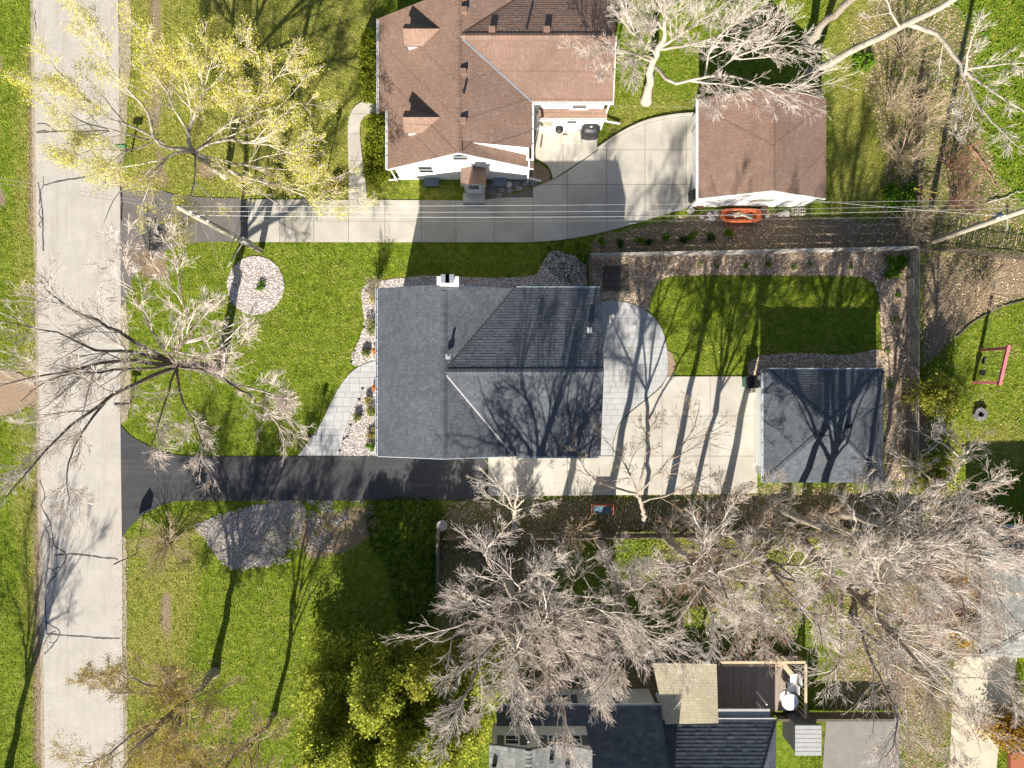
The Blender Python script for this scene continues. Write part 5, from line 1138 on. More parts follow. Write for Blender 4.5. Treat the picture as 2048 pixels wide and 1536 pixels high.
for i, (bp, fk, tp, n, sp, r, lean, bk, tw, bud, lab) in enumerate(BARE):
    place_tree(KIND[i], bp, tp, 1.1 + 2.4 * i, (-lean[1] * .8, lean[0] * .8), bk, tw, lab)

# ---- dense foliage: conifers, hedges, shrubs
def blob_points(lobes, n, rng, shell=.35):
    """points near the surfaces of many overlapping lobes (cx,cy,cz,rx,ry,rz)"""
    w = np.array([l[3] * l[4] + l[4] * l[5] for l in lobes]); k = rng.choice(len(lobes), n, p=w / w.sum()); Lb = np.array(lobes)[k]
    d = unit(rng.normal(0, 1, (n, 3))); rr = 1 - shell * rng.random(n)[:, None] ** 1.5
    p = Lb[:, :3] + d * rr * Lb[:, 3:]
    return p[p[:, 2] > .03]
def bush(name, label, base, lobes, n, leaf, size, stems=5, cat_='shrub', group=None, seed=0, shell=.35, spread=.02, stem_mat='bark_dark', flat=0.0):
    rng = np.random.default_rng(seed + 900); root = thing(name, label, cat_, (base[0], base[1], 0), group)
    pts = blob_points(lobes, n, rng, shell); v, f, tn = leaf_quads(pts, 1, size, spread, rng, flat)
    zc = np.array([l[2] for l in lobes]).max(); 
    tag(obj('foliage', np_mesh('foliage', v, f, M[leaf], False, {'tone': ('FACE', tn)}), root), kind='stuff')
    ends = rng.choice(len(lobes), stems)
    P = np.stack([resample([(base[0], base[1], -.03), (base[0] * .5 + lobes[e][0] * .5, base[1] * .5 + lobes[e][1] * .5, lobes[e][2] * .55), tuple(lobes[e][:3])], 6) for e in ends])
    R = np.repeat(np.linspace(1, .3, 6)[None], stems, 0) * (.02 + .012 * zc)
    v, f = tubes(P, R, 5); obj('stem', np_mesh('stem', v, f, M[stem_mat], True), root)
    return root
def conifer(name, label, base, height, radius, n, leaf, seed, cat_='tree', group=None, size=(.05, .12)):
    """upright evergreen: sprays carried on whorls of branches, loose and uneven"""
    rng = np.random.default_rng(seed + 500); root = thing(name, label, cat_, (base[0], base[1], 0), group)
    P = resample([(base[0], base[1], -.05), (base[0] + rng.uniform(-.1, .1), base[1] + rng.uniform(-.1, .1), height * .5), (base[0], base[1], height * .97)], 12)[None]
    v, f = tubes(P, np.linspace(.05 + .014 * height, .015, 12)[None], 8); obj('trunk', np_mesh('trunk', v, f, M['bark_dark'], True), root)
    nb = int(26 * height / 3) + 24; z = rng.uniform(.08, .97, nb) ** .8 * height; a = rng.uniform(0, 6.28, nb)
    L = radius * (1 - (z / height)) ** .62 * rng.uniform(.6, 1.2, nb) + .12
    c0 = np.stack([np.full(nb, base[0]), np.full(nb, base[1]), z], -1); d = np.stack([np.cos(a), np.sin(a), rng.uniform(.05, .45, nb)], -1)
    B = np.stack([c0 + d * L[:, None] * t_ for t_ in np.linspace(0, 1, 5)], 1) + rng.normal(0, .03, (nb, 5, 3)); B[:, 0] = c0
    v, f = tubes(B, np.linspace(.022, .006, 5)[None].repeat(nb, 0), 3); crown = obj('crown', np_mesh('crown', v, f, M['twig_dark'], True), root)
    t_ = rng.uniform(.25, 1.05, n); k = rng.choice(nb, n, p=L ** 1.5 / (L ** 1.5).sum()); pts = c0[k] + d[k] * (L[k] * t_)[:, None]
    cl = rng.normal(0, 1, (n, 3)) * (.09 + .19 * L[k] / radius)[:, None]; pts = pts + cl; pts[:, 2] = np.maximum(pts[:, 2], .05)
    v, f, tn = leaf_quads(pts, 1, size, .02, rng); tag(obj('foliage', np_mesh('foliage', v, f, M[leaf], False, {'tone': ('FACE', tn)}), crown), kind='stuff')
    return root
def lobes_box(x0, x1, y0, y1, z0, z1, n, r, seed):
    q = random.Random(seed); return [(q.uniform(x0, x1), q.uniform(y0, y1), q.uniform(z0, z1), r * q.uniform(.8, 1.2), r * q.uniform(.8, 1.2), r * q.uniform(.8, 1.2)) for _ in range(n)]
def hedge(label, x0, x1, y0, y1, h, seed):
    a, b = W2(x0, y1, h), W2(x1, y0, h); r = .36
    lb = lobes_box(a[0] + r * .9, b[0] - r * .9, a[1] + r * .9, b[1] - r * .9, .5, h - r * .9, 110, r, seed)
    bush('hedge', label, ((a[0] + b[0]) / 2, (a[1] + b[1]) / 2), lb, 34000, 'l_hedge', (.03, .065), 12, 'hedge', 'clipped hedges in front of the brown house', seed, .3)
hedge('clipped yew hedge above the curved path of the brown house', 714, 757, 50, 199, 1.25, 1)
hedge('clipped yew hedge below the curved path of the brown house', 722, 777, 222, 366, 1.25, 2)
CON = [((905, 1385), 8.0, 2.3, 25000, 'l_conifer', 'yellow-green conifer left of the slate house, touching its roof'), ((790, 1310), 8.0, 2.4, 25000, 'l_conifer', 'tall yellow-green conifer between the lower lawn and the slate house'), ((700, 1390), 7.5, 2.2, 22000, 'l_conifer', 'yellow-green conifer at the edge of the shaded lower lawn'),
       ((985, 1290), 7.0, 1.4, 8000, 'l_conifer', 'narrow yellow-green conifer against the white wall of the slate house'), ((865, 1290), 6.5, 1.4, 8000, 'l_conifer_d', 'dull green conifer under the bare tree by the dark fence'), ((690, 1300), 6.0, 1.8, 14000, 'l_conifer', 'yellow-green conifer at the upper left of the conifer group'), ((835, 1410), 7.5, 2.2, 20000, 'l_conifer', 'yellow-green conifer in the middle of the conifer group'), ((760, 1450), 7.0, 2.0, 19000, 'l_conifer', 'yellow-green conifer at the bottom edge between two others')]
for i, (bp, h, r, n, lf, lab) in enumerate(CON): conifer('conifer_tree', lab, W2(*bp), h, r, n, lf, i, group='conifers by the slate house')
c = W2(1848, 792); conifer('evergreen_shrub', 'soft olive evergreen shrub between the board fence and the swing lawn', c, 2.4, 1.15, 9000, 'l_conifer_d', 20, 'shrub')
c = W2(1842, 945); conifer('evergreen_shrub', 'olive evergreen shrub at the fence end under the small bare tree', c, 2.2, 1.3, 6000, 'l_conifer_d', 21, 'shrub')
for i, (bp, h, r, lab) in enumerate((((1918, 1160), 2.6, 1.2, 'rusty orange shrub against the grey-green roof at the right edge'), ((1880, 1120), 2.4, 1.1, 'rusty shrub left of the grey-green roof, beneath bare branches'), ((1895, 1240), 2.2, 1.1, 'rusty olive shrub below the others, near the tan side driveway'), ((1992, 1440), 2.2, 1.0, 'golden shrub beside the tan side driveway at lower right'))):
    conifer('rusty_shrub', lab, W2(*bp), h, r, 5000, 'l_rust', 30 + i, 'shrub', 'rusty shrubs on the right', (.05, .11))

def twig_shrub(name, label, px, h, r, n, mat, leaf=None, seed=0, group=None, levels=2):
    rng = np.random.default_rng(seed + 700); b = W2(*px); root = thing(name, label, 'shrub', b, group)
    a = rng.uniform(0, 6.28, n); o = r * np.sqrt(rng.random(n)); z = h * rng.uniform(.6, 1.0, n)
    P = np.stack([np.stack([np.full(n, b[0]) + np.cos(a) * .12 * o / r, np.full(n, b[1]) + np.sin(a) * .12 * o / r, np.full(n, -.03)], -1), np.stack([b[0] + np.cos(a) * o * .45, b[1] + np.sin(a) * o * .45, z * .55], -1), np.stack([b[0] + np.cos(a + .1) * o, b[1] + np.sin(a + .1) * o, z], -1)], 1)
    P = np.stack([np.array(resample(list(map(tuple, p)), 6, .03, rng)) for p in P]); R = np.linspace(.016, .006, 6)[None].repeat(n, 0)
    v, f = tubes(P, R, 4); st = obj('stem', np_mesh('stem', v, f, M[mat], True), root)
    cur = (P, R); parts = []
    for l in range(levels):
        C, RR = spawn(cur[0], cur[1], (5, 4)[l], (.5, .5)[l], (R_(20), R_(60)), 4 - l, .05, .15, .25, .01, rng, absmin=.12); RR = np.maximum(RR, .005)
        parts.append(tubes(C, RR, 3)); cur = (C, RR)
    v, f = cat(parts); cr = tag(obj('twigs', np_mesh('twigs', v, f, M[mat], True), root), kind='stuff')
    if leaf:
        lm, k, size, fr = leaf; tp = cur[0][:, -1]; tp = tp[rng.random(len(tp)) < fr]; v, f, tn = leaf_quads(tp, k, size, .05, rng)
        tag(obj('leaves', np_mesh('leaves', v, f, M[lm], False, {'tone': ('FACE', tn)}), cr), kind='stuff')
    return root
twig_shrub('twiggy_shrub', 'tan twiggy shrub at the left end of the mauve gravel bed', (338, 1085), 1.3, 1.9, 60, 'twig_tan', None, 1)
twig_shrub('twiggy_shrub', 'bare shrub at the north-west corner of the grey-roofed house', (752, 583), 1.7, .5, 26, 'twig_dark', ('l_green', 1, (.03, .05), .4), 2)
BR = [((1800, 110), 2.2, 1.7, 'bare tan thicket at the top edge beneath the long leaning trunk'), ((1775, 215), 2.4, 1.6, 'bare tan thicket right of the brown garage lawn'), ((1828, 240), 2.2, 1.5, 'bare tan thicket at the top end of the picket fence'), ((1790, 320), 2.0, 1.5, 'bare tan thicket above the leafy green patch'), ((1895, 330), 2.0, 1.4, 'reddish bare thicket just right of the picket fence'), ((1905, 405), 1.8, 1.3, 'reddish bare thicket above the right utility pole'),
      ((1810, 455), 1.6, 1.2, 'bare brush around the fence corner near the right utility pole'), ((1955, 590), 1.3, 1.3, 'sparse bare brush on the brown soil above the swing lawn'), ((1745, 1165), 2.2, 1.7, 'bare thicket below the grey garage among the tree trunks'), ((1780, 1330), 2.2, 1.8, 'bare thicket left of the tan side driveway'), ((1860, 1400), 2.0, 1.5, 'bare brush along the edge of the tan side driveway'), ((1840, 1220), 2.2, 1.6, 'bare thicket between the rusty shrubs and the pale bare trees'), ((1640, 1030), 1.6, 1.2, 'low bare brush below the grey garage'), ((1150, 1060), 1.6, 1.2, 'low bare brush left of the teal-cushioned bench'), ((1000, 1230), 1.8, 1.5, 'bare brush at the foot of the tall tree by the dark fence'), ((300, 520), 1.5, .9, 'bare shrub at the corner of the older asphalt apron')]
for i, (bp, h, r, lab) in enumerate(BR): twig_shrub('bare_thicket', lab, bp, h, r, 30, 'twig_red' if 'reddish' in lab else 'twig_tan', None, 20 + i, 'bare thickets')
def leafy(name, label, px, r, h, n, leaf, size, seed, cat_='plant', group=None):
    b = W2(*px); q = random.Random(seed)
    lb = [(b[0] + q.uniform(-r, r) * .6, b[1] + q.uniform(-r, r) * .6, h * q.uniform(.35, .7), r * q.uniform(.3, .5), r * q.uniform(.3, .5), h * .35) for _ in range(9)]
    bush(name, label, b, lb, n, leaf, size, 4, cat_, group, seed, .6)
leafy('leafy_patch', 'bright green leafy plants where the lawn meets the picket fence', (1795, 400), 1.1, .7, 1800, 'l_green', (.06, .12), 1)
leafy('leafy_patch', 'bright green leafy plants inside the corner of the board fence', (1786, 535), .75, .5, 1300, 'l_green', (.05, .10), 2)
leafy('leafy_patch', 'light green vine on the brown ground beside the long leaning trunk', (1722, 128), .7, .5, 700, 'l_green', (.05, .09), 3)
leafy('purple_shrub', 'small purple-leaved shrub left of the curved front path', (676, 374), .55, .6, 1100, 'l_purple', (.03, .06), 4, 'shrub')
leafy('flower_bed_plant', 'green plant in the centre of the round gravel bed', (520, 571), .32, .25, 420, 'l_green', (.03, .06), 5)
for i, (px, r, lf, lab) in enumerate((((748, 598), .42, 'l_straw', 'straw-coloured grass clump at the upper west wall of the grey-roofed house'), ((748, 655), .5, 'l_pale', 'pale olive shrub at the west wall above the front walkway'), ((732, 705), .3, 'l_pale', 'small pale green plant in the gravel above the walkway'), ((753, 703), .22, 'l_orange', 'orange ornamental plant just above the front walkway'), ((753, 775), .22, 'l_orange', 'orange ornamental plant just below the front walkway'),
        ((750, 826), .5, 'l_hedge', 'dark green rounded shrub in the gravel below the walkway'), ((745, 868), .4, 'l_straw', 'straw-coloured clump in the gravel near the driveway'), ((742, 893), .28, 'l_green', 'small bright green plant at the driveway edge of the gravel'), ((716, 833), .3, 'l_pale', 'pale plant in the middle of the gravel below the walkway'), ((735, 800), .25, 'l_straw', 'small straw clump in the gravel beside the walkway'))):
    leafy('garden_plant', lab, px, r, .45, 700, lf, (.025, .055), 10 + i, 'plant', 'plants in the gravel by the grey house')
ORD = ['first', 'second', 'third', 'fourth', 'fifth', 'sixth', 'seventh', 'eighth', 'ninth']
_n = {1400: 0, 1433: 1, 1490: 2, 1536: 3, 1588: 4, 1620: 5, 1700: 6}
MULCH = []
for (x, y) in ((1400, 530), (1433, 533), (1490, 532), (1536, 530), (1772, 700), (1790, 640), (1700, 535), (1795, 590), (1620, 528), (1588, 533), (1776, 770)):
    MULCH.append('small green tuft in the wood chips along the north fence, %s from the left' % ORD[_n[x]] if x in _n else 'small green tuft in the wood chips by the right fence, %s from the top' % ORD[{590: 0, 640: 1, 700: 2, 770: 3}[y]])
for i, (x, y) in enumerate(((1400, 530), (1433, 533), (1490, 532), (1536, 530), (1772, 700), (1790, 640), (1700, 535), (1795, 590), (1620, 528), (1588, 533), (1776, 770))):
    leafy('mulch_plant', MULCH[i], (x, y), .12 + .035 * ((i * 7) % 6), .25, 90 + 60 * ((i * 5) % 4), 'l_green', (.025, .05), 40 + i, 'plant', 'green tufts in the wood chips')
for i in range(9):
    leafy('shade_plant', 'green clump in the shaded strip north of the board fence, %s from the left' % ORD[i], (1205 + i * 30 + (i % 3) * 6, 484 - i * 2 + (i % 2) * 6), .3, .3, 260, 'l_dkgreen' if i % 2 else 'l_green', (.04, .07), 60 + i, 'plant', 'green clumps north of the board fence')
# ---- ground cover, leaf litter and grass blades
def scatter_leaves(name, label, poly, per_m2, size, leaf, z=(.01, .10), flat=.6, cat_='ground cover'):
    X, Y = sample_in(poly, int(per_m2 * (max(p[0] for p in poly) - min(p[0] for p in poly)) * (max(p[1] for p in poly) - min(p[1] for p in poly)))); n = len(X)
    C = np.stack([X, Y, RNG.uniform(z[0], z[1], n)], -1); v, f, tn = leaf_quads(C, 1, size, .01, RNG, flat)
    return tag(obj(name, np_mesh(name, v, f, M[leaf], False, {'tone': ('FACE', tn)})), label, cat_, kind='stuff')
PP = lambda *p: smooth_closed(P2(p), 4)
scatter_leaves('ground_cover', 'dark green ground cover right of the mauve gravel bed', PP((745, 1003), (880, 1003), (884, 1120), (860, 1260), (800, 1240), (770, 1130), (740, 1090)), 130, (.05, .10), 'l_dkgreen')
scatter_leaves('ground_cover', 'light green ground cover under the bare trees below the court', PP((1125, 1075), (1300, 1070), (1640, 1068), (1640, 1180), (1600, 1290), (1420, 1300), (1300, 1250), (1180, 1190)), 75, (.04, .08), 'l_pale')
scatter_leaves('ground_cover', 'patchy green weeds over the mauve gravel bed', PP((600, 1015), (735, 1008), (720, 1060), (640, 1100), (560, 1115), (520, 1080)), 110, (.03, .06), 'l_pale')
scatter_leaves('ground_cover', 'patchy green weeds on the brown soil near the right utility pole', PP((1900, 515), (1985, 520), (1980, 560), (1900, 550)), 80, (.03, .07), 'l_pale')
scatter_leaves('ground_cover', 'weeds between the trees at the top right corner', PP((1900, -20), (2070, -20), (2070, 420), (1990, 330), (1950, 180), (1940, 60)), 45, (.04, .09), 'l_green')
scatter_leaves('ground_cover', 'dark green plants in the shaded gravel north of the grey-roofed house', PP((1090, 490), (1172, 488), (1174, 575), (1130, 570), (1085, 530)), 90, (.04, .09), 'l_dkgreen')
def litter(label, poly, per): 
    scatter_stones('leaf_litter', poly, per, (.022, .055), 'litter', .005, label, 'leaf litter', .3)
litter('brown leaf litter right of the brown garage lawn', P2(SOIL[0]), 110)
litter('brown leaf litter in the shaded strip north of the board fence', P2(SOIL[1]), 100)
litter('brown leaf litter on the soil above the swing lawn', P2(SOIL[2]), 110)
litter('brown leaf litter under the bare trees below the court', P2(SOIL[3]), 110)
litter('brown leaf litter between the slate house and the trees', P2(SOIL[4]), 90)
litter('brown leaf litter around the rusty shrubs at lower right', P2(SOIL[5]), 75)
scatter_stones('leaf_litter', P2([(258, 0), (720, 0), (720, 395), (258, 395)]), 14, (.016, .034), 'litter', .03, 'fallen leaves strewn over the upper front lawn', 'leaf litter', .3)
scatter_stones('leaf_litter', P2([(258, 490), (720, 490), (700, 700), (600, 905), (258, 880)]), 12, (.014, .03), 'litter', .03, 'small dead leaves strewn over the middle front lawn', 'leaf litter', .3)
scatter_stones('leaf_litter', P2([(258, 1080), (420, 1020), (480, 1150), (860, 1150), (860, 1536), (258, 1536)]), 14, (.016, .034), 'litter', .03, 'fallen leaves strewn over the lower lawn', 'leaf litter', .3)
scatter_stones('leaf_litter', P2([(1870, 700), (2060, 640), (2060, 940), (1880, 940)]), 24, (.016, .036), 'litter', .03, 'dead leaves strewn over the swing lawn', 'leaf litter', .3)
scatter_stones('leaf_litter', P2([(240, 0), (262, 0), (258, 350), (243, 350)]) , 60, (.014, .035), 'litter', .016, 'dead leaves and grit along the road edge by the yellow-leaved tree', 'leaf litter', .3)
scatter_stones('leaf_litter', P2([(228, 1080), (258, 1080), (260, 1536), (234, 1536)]), 45, (.014, .035), 'litter', .016, 'dead leaves and grit along the road edge at lower left', 'leaf litter', .3)
scatter_stones('leaf_litter', P2([(66, 0), (84, 0), (104, 1536), (84, 1536)]), 30, (.014, .03), 'litter', .016, 'dead leaves and grit along the far road edge', 'leaf litter', .3)
scatter_stones('leaf_litter', P2([(977, 960), (1514, 950), (1514, 990), (977, 992)]), 25, (.014, .03), 'litter', .038, 'dead leaves blown along the south edge of the court', 'leaf litter', .3)
# grass blades on every lawn
hard = [WP[k] for k in ('street', 'drive_up', 'drive_conc', 'patio_up', 'walk_up', 'drive_low', 'court', 'patio', 'walk_front', 'slab_br', 'drive_br', 'gravel_circle', 'bed_nw', 'bed_sw', 'chips_g', 'chips_s')]
n = 520000; X = RNG.uniform(-30, 30, n); Y = RNG.uniform(-22.7, 22.7, n)
keep = np.ones(n, bool)
for p in hard: keep &= ~pip(p, X, Y)
keep &= ~(pip(WP['chips_n'], X, Y) & ~pip(WP['back_lawn'], X, Y))
for (a, b_, c, d) in ((xw + .3, xE - .3, ys + .3, yn - .3),): keep &= ~((X > a) & (X < b_) & (Y > c) & (Y < d))
for r_ in ([(-7.0, 11.5), (1.0, 11.5), (1.0, 14.6), (5, 14.6), (5, 20), (-7, 20)], P2([(1410, 225), (1630, 225), (1630, 410), (1410, 410)]), P2([(1505, 742), (1725, 742), (1725, 955), (1505, 955)]), P2([(1000, 1385), (1600, 1385), (1600, 1560), (1000, 1560)])): keep &= ~pip(r_, X, Y)
keep &= mask_at(soil_m, X, Y) < RNG.uniform(.25, .75, n)
X, Y = X[keep], Y[keep]; n = len(X)
dryv = np.clip(mask_at(dry_m, X, Y) * .9 + np.maximum(vnoise(X, Y, .30, 1) - .5, -.1) * 2.0 + .05 + (vnoise(X, Y, 2.2, 2) - .5) * .8 + (vnoise(X, Y, .8, 6) - .5) * .5 + RNG.normal(.08, .12, n), 0, 1)
hgt = RNG.uniform(.035, .085, n); a = RNG.uniform(0, 6.28, n); ln = RNG.uniform(.3, 1.3, n); wd = RNG.uniform(.012, .026, n)
dx, dy = np.cos(a), np.sin(a)
V = np.stack([np.stack([X - dy * wd, Y + dx * wd, np.full(n, -.012)], -1), np.stack([X + dy * wd, Y - dx * wd, np.full(n, -.012)], -1), np.stack([X + dx * hgt * ln, Y + dy * hgt * ln, hgt], -1)], 1)
tn = np.clip(RNG.random(n) * .6 + (vnoise(X, Y, .24, 3) - .5) * 1.3 + (vnoise(X, Y, 1.3, 4) - .5) * .5 + .2, 0, 1)
tag(obj('lawn_grass', np_mesh('lawn_grass', V.reshape(-1, 3), np.arange(n * 3).reshape(-1, 3), M['grass'], False, {'tone': ('FACE', tn), 'dry': ('FACE', dryv)})), 'short spring grass covering the lawns between drives and houses', 'grass', kind='stuff')
# ================================================================== FENCES
def plank_mesh(name, L, h, t_, mat, key={}):
    k = (round(L, 3), h, t_, mat)
    if k not in key:
        m = MB().box(0, L, -t_ / 2, t_ / 2, 0, h); key[k] = np_mesh(name, np.array(m.v), m.f, M[mat], False, {'tone': ('FACE', m.t)})
    return key[k]
def board_fence(label, px_pts, n_boards, bh, gap, z0, posth, mat, capw=.06, bt=.014):
    """horizontal boards between posts; px_pts = post positions on the ground"""
    P = [Vector(W(*p)) for p in px_pts]; root = thing('board_fence', label, 'fence', P[0])
    pm = MB().box(-.055, .055, -.055, .055, 0, posth); pme = np_mesh('post', np.array(pm.v), pm.f, M[mat], False, {'tone': ('FACE', pm.t)})
    for i, p in enumerate(P):
        o = bpy.data.objects.new('post', pme); o.location = p; link(o, root)
        if i + 1 < len(P):
            d = P[i + 1] - p; L = d.length - .112; a = math.atan2(d.y, d.x)
            for k in range(n_boards):
                mm = MB().box(0, L, -bt, bt, 0, bh, random.random())
                o = bpy.data.objects.new('board', np_mesh('board', np.array(mm.v), mm.f, M[mat], False, {'tone': ('FACE', mm.t)})); o.location = p + d.normalized() * .056 + Vector((0, 0, z0 + k * (bh + gap) + random.uniform(-.008, .008))); o.rotation_euler = (0, random.uniform(-.006, .006), a); link(o, root)
            cm = MB().box(0, L + .1, -capw, capw, 0, .03, random.random())
            o = bpy.data.objects.new('cap_rail', np_mesh('cap_rail', np.array(cm.v), cm.f, M[mat], False, {'tone': ('FACE', cm.t)})); o.location = p + d.normalized() * .01 + Vector((0, 0, posth + .002)); o.rotation_euler = (0, 0, a); link(o, root)
    return root
xs = [1178, 1242, 1318, 1392, 1463, 1535, 1607, 1678, 1748, 1812]
board_fence('weathered pale board fence running along the north side of the back lawn', [(x, 516 - (x - 1178) * .022) for x in xs], 4, .24, .05, .08, 1.25, 'wood_grey', .045, .018)
board_fence('weathered board fence along the right side of the back garden', [(1813 - i * .4, 503 + i * 58) for i in range(9)], 3, .27, .13, .10, 1.3, 'wood_shade', .035, .025)
board_fence('short board fence joining the north fence to the grey-roofed house', [(1176, 518), (1177, 550), (1178, 584)], 4, .24, .03, .08, 1.2, 'wood_dark')
def picket_fence(label, a, b, h, lean, n):
    A_, B_ = Vector(W(*a)), Vector(W(*b)); root = thing('picket_fence', label, 'fence', A_); d = B_ - A_; ang = math.atan2(d.y, d.x); q = random.Random(n)
    m = MB().add([(-.022, -.01, 0), (.022, -.01, 0), (.022, .01, 0), (-.022, .01, 0), (-.022, -.01, h - .06), (.022, -.01, h - .06), (.022, .01, h - .06), (-.022, .01, h - .06), (0, -.01, h), (0, .01, h)],
                 [(0, 1, 5, 8, 4), (3, 7, 9, 6, 2), (1, 2, 6, 5), (0, 4, 7, 3), (5, 6, 9, 8), (4, 8, 9, 7), (0, 3, 2, 1)])
    me = np_mesh('picket', np.array(m.v), m.f, M['wood_dark'], False, {'tone': ('FACE', m.t)})
    for i in range(n):
        o = bpy.data.objects.new('picket', me); o.location = A_ + d * (i + .5) / n; o.rotation_euler = (q.uniform(-.05, .05) + lean, q.uniform(-.05, .05), ang); o.scale = (1, 1, q.uniform(.93, 1.05)); link(o, root)
    for z in (h * .25, h * .75):
        s_ = Vector((-d.y, d.x, 0)).normalized() * .03
        MB().tube([A_ + s_ + Vector((0, 0, z)), B_ + s_ + Vector((0, 0, z))], .022, 4).build('rail', 'wood_dark', root)
picket_fence('dark picket fence running down through the brown brush at right', (1838, 150), (1822, 425), 1.15, 0, 74)
picket_fence('dark picket fence crossing right of the utility pole', (1860, 500), (2060, 522), 1.15, 0, 64)
P0, P1 = W(882, 1050), W(880, 1165)
df = thing('wooden_fence', 'dark wooden fence in deep shade beside the ground cover', 'fence', P0)
d_ = (P1 - P0)
for i in range(16):
    c = P0 + d_ * (i + .5) / 16; MB().box(c.x - .012, c.x + .012, c.y - .095, c.y + .095, .04, 1.5 + random.uniform(-.02, .02), random.random()).build('board', 'wood_dark', df)
MB().box(P1.x - .06, P0.x + .06, P1.y, P0.y, 1.53, 1.57).build('cap_rail', 'wood_dark', df)
P0, P1 = W(888, 1070), W(1836, 1062); d_ = P1 - P0; nb = 150
sf = thing('wooden_fence', 'long dark board fence under the bare trees, parallel to the court', 'fence', P0)
bm_ = MB().box(-d_.length / nb / 2 + .006, d_.length / nb / 2 - .006, -.011, .011, .04, 1.3); bme = np_mesh('board', np.array(bm_.v), bm_.f, M['wood_dark'], False, {'tone': ('FACE', bm_.t)})
for i in range(nb):
    o = bpy.data.objects.new('board', bme); o.location = P0 + d_ * (i + .5) / nb; o.scale = (1, 1, random.uniform(.97, 1.03)); o.rotation_euler = (random.uniform(-.02, .02), 0, math.atan2(d_.y, d_.x)); link(o, sf)
for z in (.35, 1.0): MB().tube([P0 + Vector((0, -.05, z)), P1 + Vector((0, -.05, z))], .035, 4).build('rail', 'wood_dark', sf)
wf = thing('wooden_fence', 'low brown board fence between the deck and the concrete pad', 'fence', W(1640, 1428))
p = W(1545, 1424); q_ = W(1795, 1424)
for i in range(24):
    x = p.x + (q_.x - p.x) * i / 24; MB().box(x, x + (q_.x - p.x) / 24 - .012, p.y - .012, p.y + .012, .04, .95 + random.uniform(-.02, .02), random.random()).build('board', 'wood_dark', wf)
MB().box(p.x, q_.x, p.y - .07, p.y + .07, .985, 1.02).build('cap_rail', 'wood_dark', wf)

# ================================================================== UTILITY POLES AND WIRES
def upole(label, px, h):
    b = W(*px); r = thing('utility_pole', label, 'utility pole', b)
    MB().tube([b + Vector((0, 0, -.1)), b + Vector((0, 0, h * .5)), b + Vector((0, 0, h))], [.17, .145, .115], 14).build('shaft', 'pole', r, True)
    return r, b
up1, b1 = upole('leaning-looking grey utility pole beside the round gravel bed', (521, 501), 10.0)
def insul(r, c): MB().lathe(tuple(c), [(.03, 0), (.06, .02), (.06, .06), (.04, .08), (.055, .10), (.03, .16)], 10).build('insulator', 'white_trim', r, True)
for z, dx in ((10.0, 0), (9.2, .16), (8.4, .15), (7.4, .15)): insul(up1, b1 + Vector((dx, 0, z)))
MB().box(b1.x + .1, b1.x + .3, b1.y - .12, b1.y + .1, 2.2, 3.3).build('riser_box', 'greymetal', up1)
MB().tube([b1 + Vector((.17, .02, .02)), b1 + Vector((.15, .02, 5.0))], .03, 6).build('riser_pipe', 'metal', up1)
g0 = W(456, 533); g1 = b1 + Vector((0, 0, 1.45))
gw = thing('guy_strut', 'grey metal guy strut running from the pole to the lawn beside the gravel', 'guy strut', g0)
MB().tube([g0, g0 + (b1 + Vector((-.12, -.05, 2.4)) - g0)], .035, 6).build('strut', 'metal', gw)
gy_ = thing('guy_wire', 'thin guy wire with yellow guard at the foot of the left pole', 'guy wire', W(445, 540))
ga, gb = W(447, 541), b1 + Vector((-.1, 0, 7.8))
MB().tube([ga, gb], .012, 5).build('wire', 'wire', gy_); MB().tube([W(490, 550), W(462, 536, .05)], .02, 6).build('guard', 'yellowpaint', gy_)
up2, b2 = upole('tall utility pole at the board fence corner, cut by the right edge', (1846, 489), 10.0)
c = b2 + Vector((0, 0, 6.2)); MB().box(c.x - .1, c.x + .1, c.y + .1, c.y + .3, 6.0, 6.5).build('terminal_box', 'greymetal', up2)
for z, dx in ((10.0, 0), (9.2, -.16), (6.9, -.15), (6.5, -.15)): insul(up2, b2 + Vector((dx, 0, z)))
MB().tube([b2 + Vector((.05, -.6, 6.9)), b2 + Vector((.05, .6, 6.9))], .045, 6).build('crossarm', 'pole', up2)
MB().tube([b2 + Vector((-.1, .05, 5.6)), b2 + Vector((-.35, .1, 5.9)), b2 + Vector((-.2, .3, 6.3))], .015, 5).build('red_cable', 'brick', up2)
def wire(label, a, b, sag, r, mat='wire', n=28, cat_='wire', group='overhead lines'):
    a, b = Vector(a), Vector(b); pts = [a + (b - a) * i / n + Vector((0, 0, -sag * 4 * (i / n) * (1 - i / n))) for i in range(n + 1)]
    o = MB().tube(pts, r, 5).build('overhead_wire', mat); return tag(o, label, cat_, group)
T1 = lambda z, dx=0.0: b1 + Vector((dx, 0, z)); T2 = lambda z, dx=0.0: b2 + Vector((dx, 0, z))
wire('topmost bright overhead wire between the two utility poles', T1(10.15), T2(10.15), .35, .006)
wire('second overhead wire from the top between the two utility poles', T1(9.35, .16), T2(9.35, -.16), .75, .0065)
wire('thick twisted overhead cable, lower middle of the lines between the poles', T1(8.55, .15), T2(8.6, -.15), 1.0, .009)
wire('lowest overhead cable between the two utility poles', T1(7.5, .15), T2(7.0, -.15), .5, .008, 'wire_d')
o2 = Vector((-32, W(0, 295, 9).y, 9.5))
wire('upper wire from the left pole to the left edge of the picture', T1(10.15), o2 + Vector((0, .1, .3)), .3, .007)
wire('lower wire from the left pole to the left edge of the picture', T1(9.35, .16), o2 + Vector((0, -.15, -.2)), .3, .007)
wire('service wire from the lines to the brown house gable', T1(7.5, .15) + (T2(7.0, -.15) - T1(7.5, .15)) * .42, (xd, yS + .1, 3.9), .15, .006)
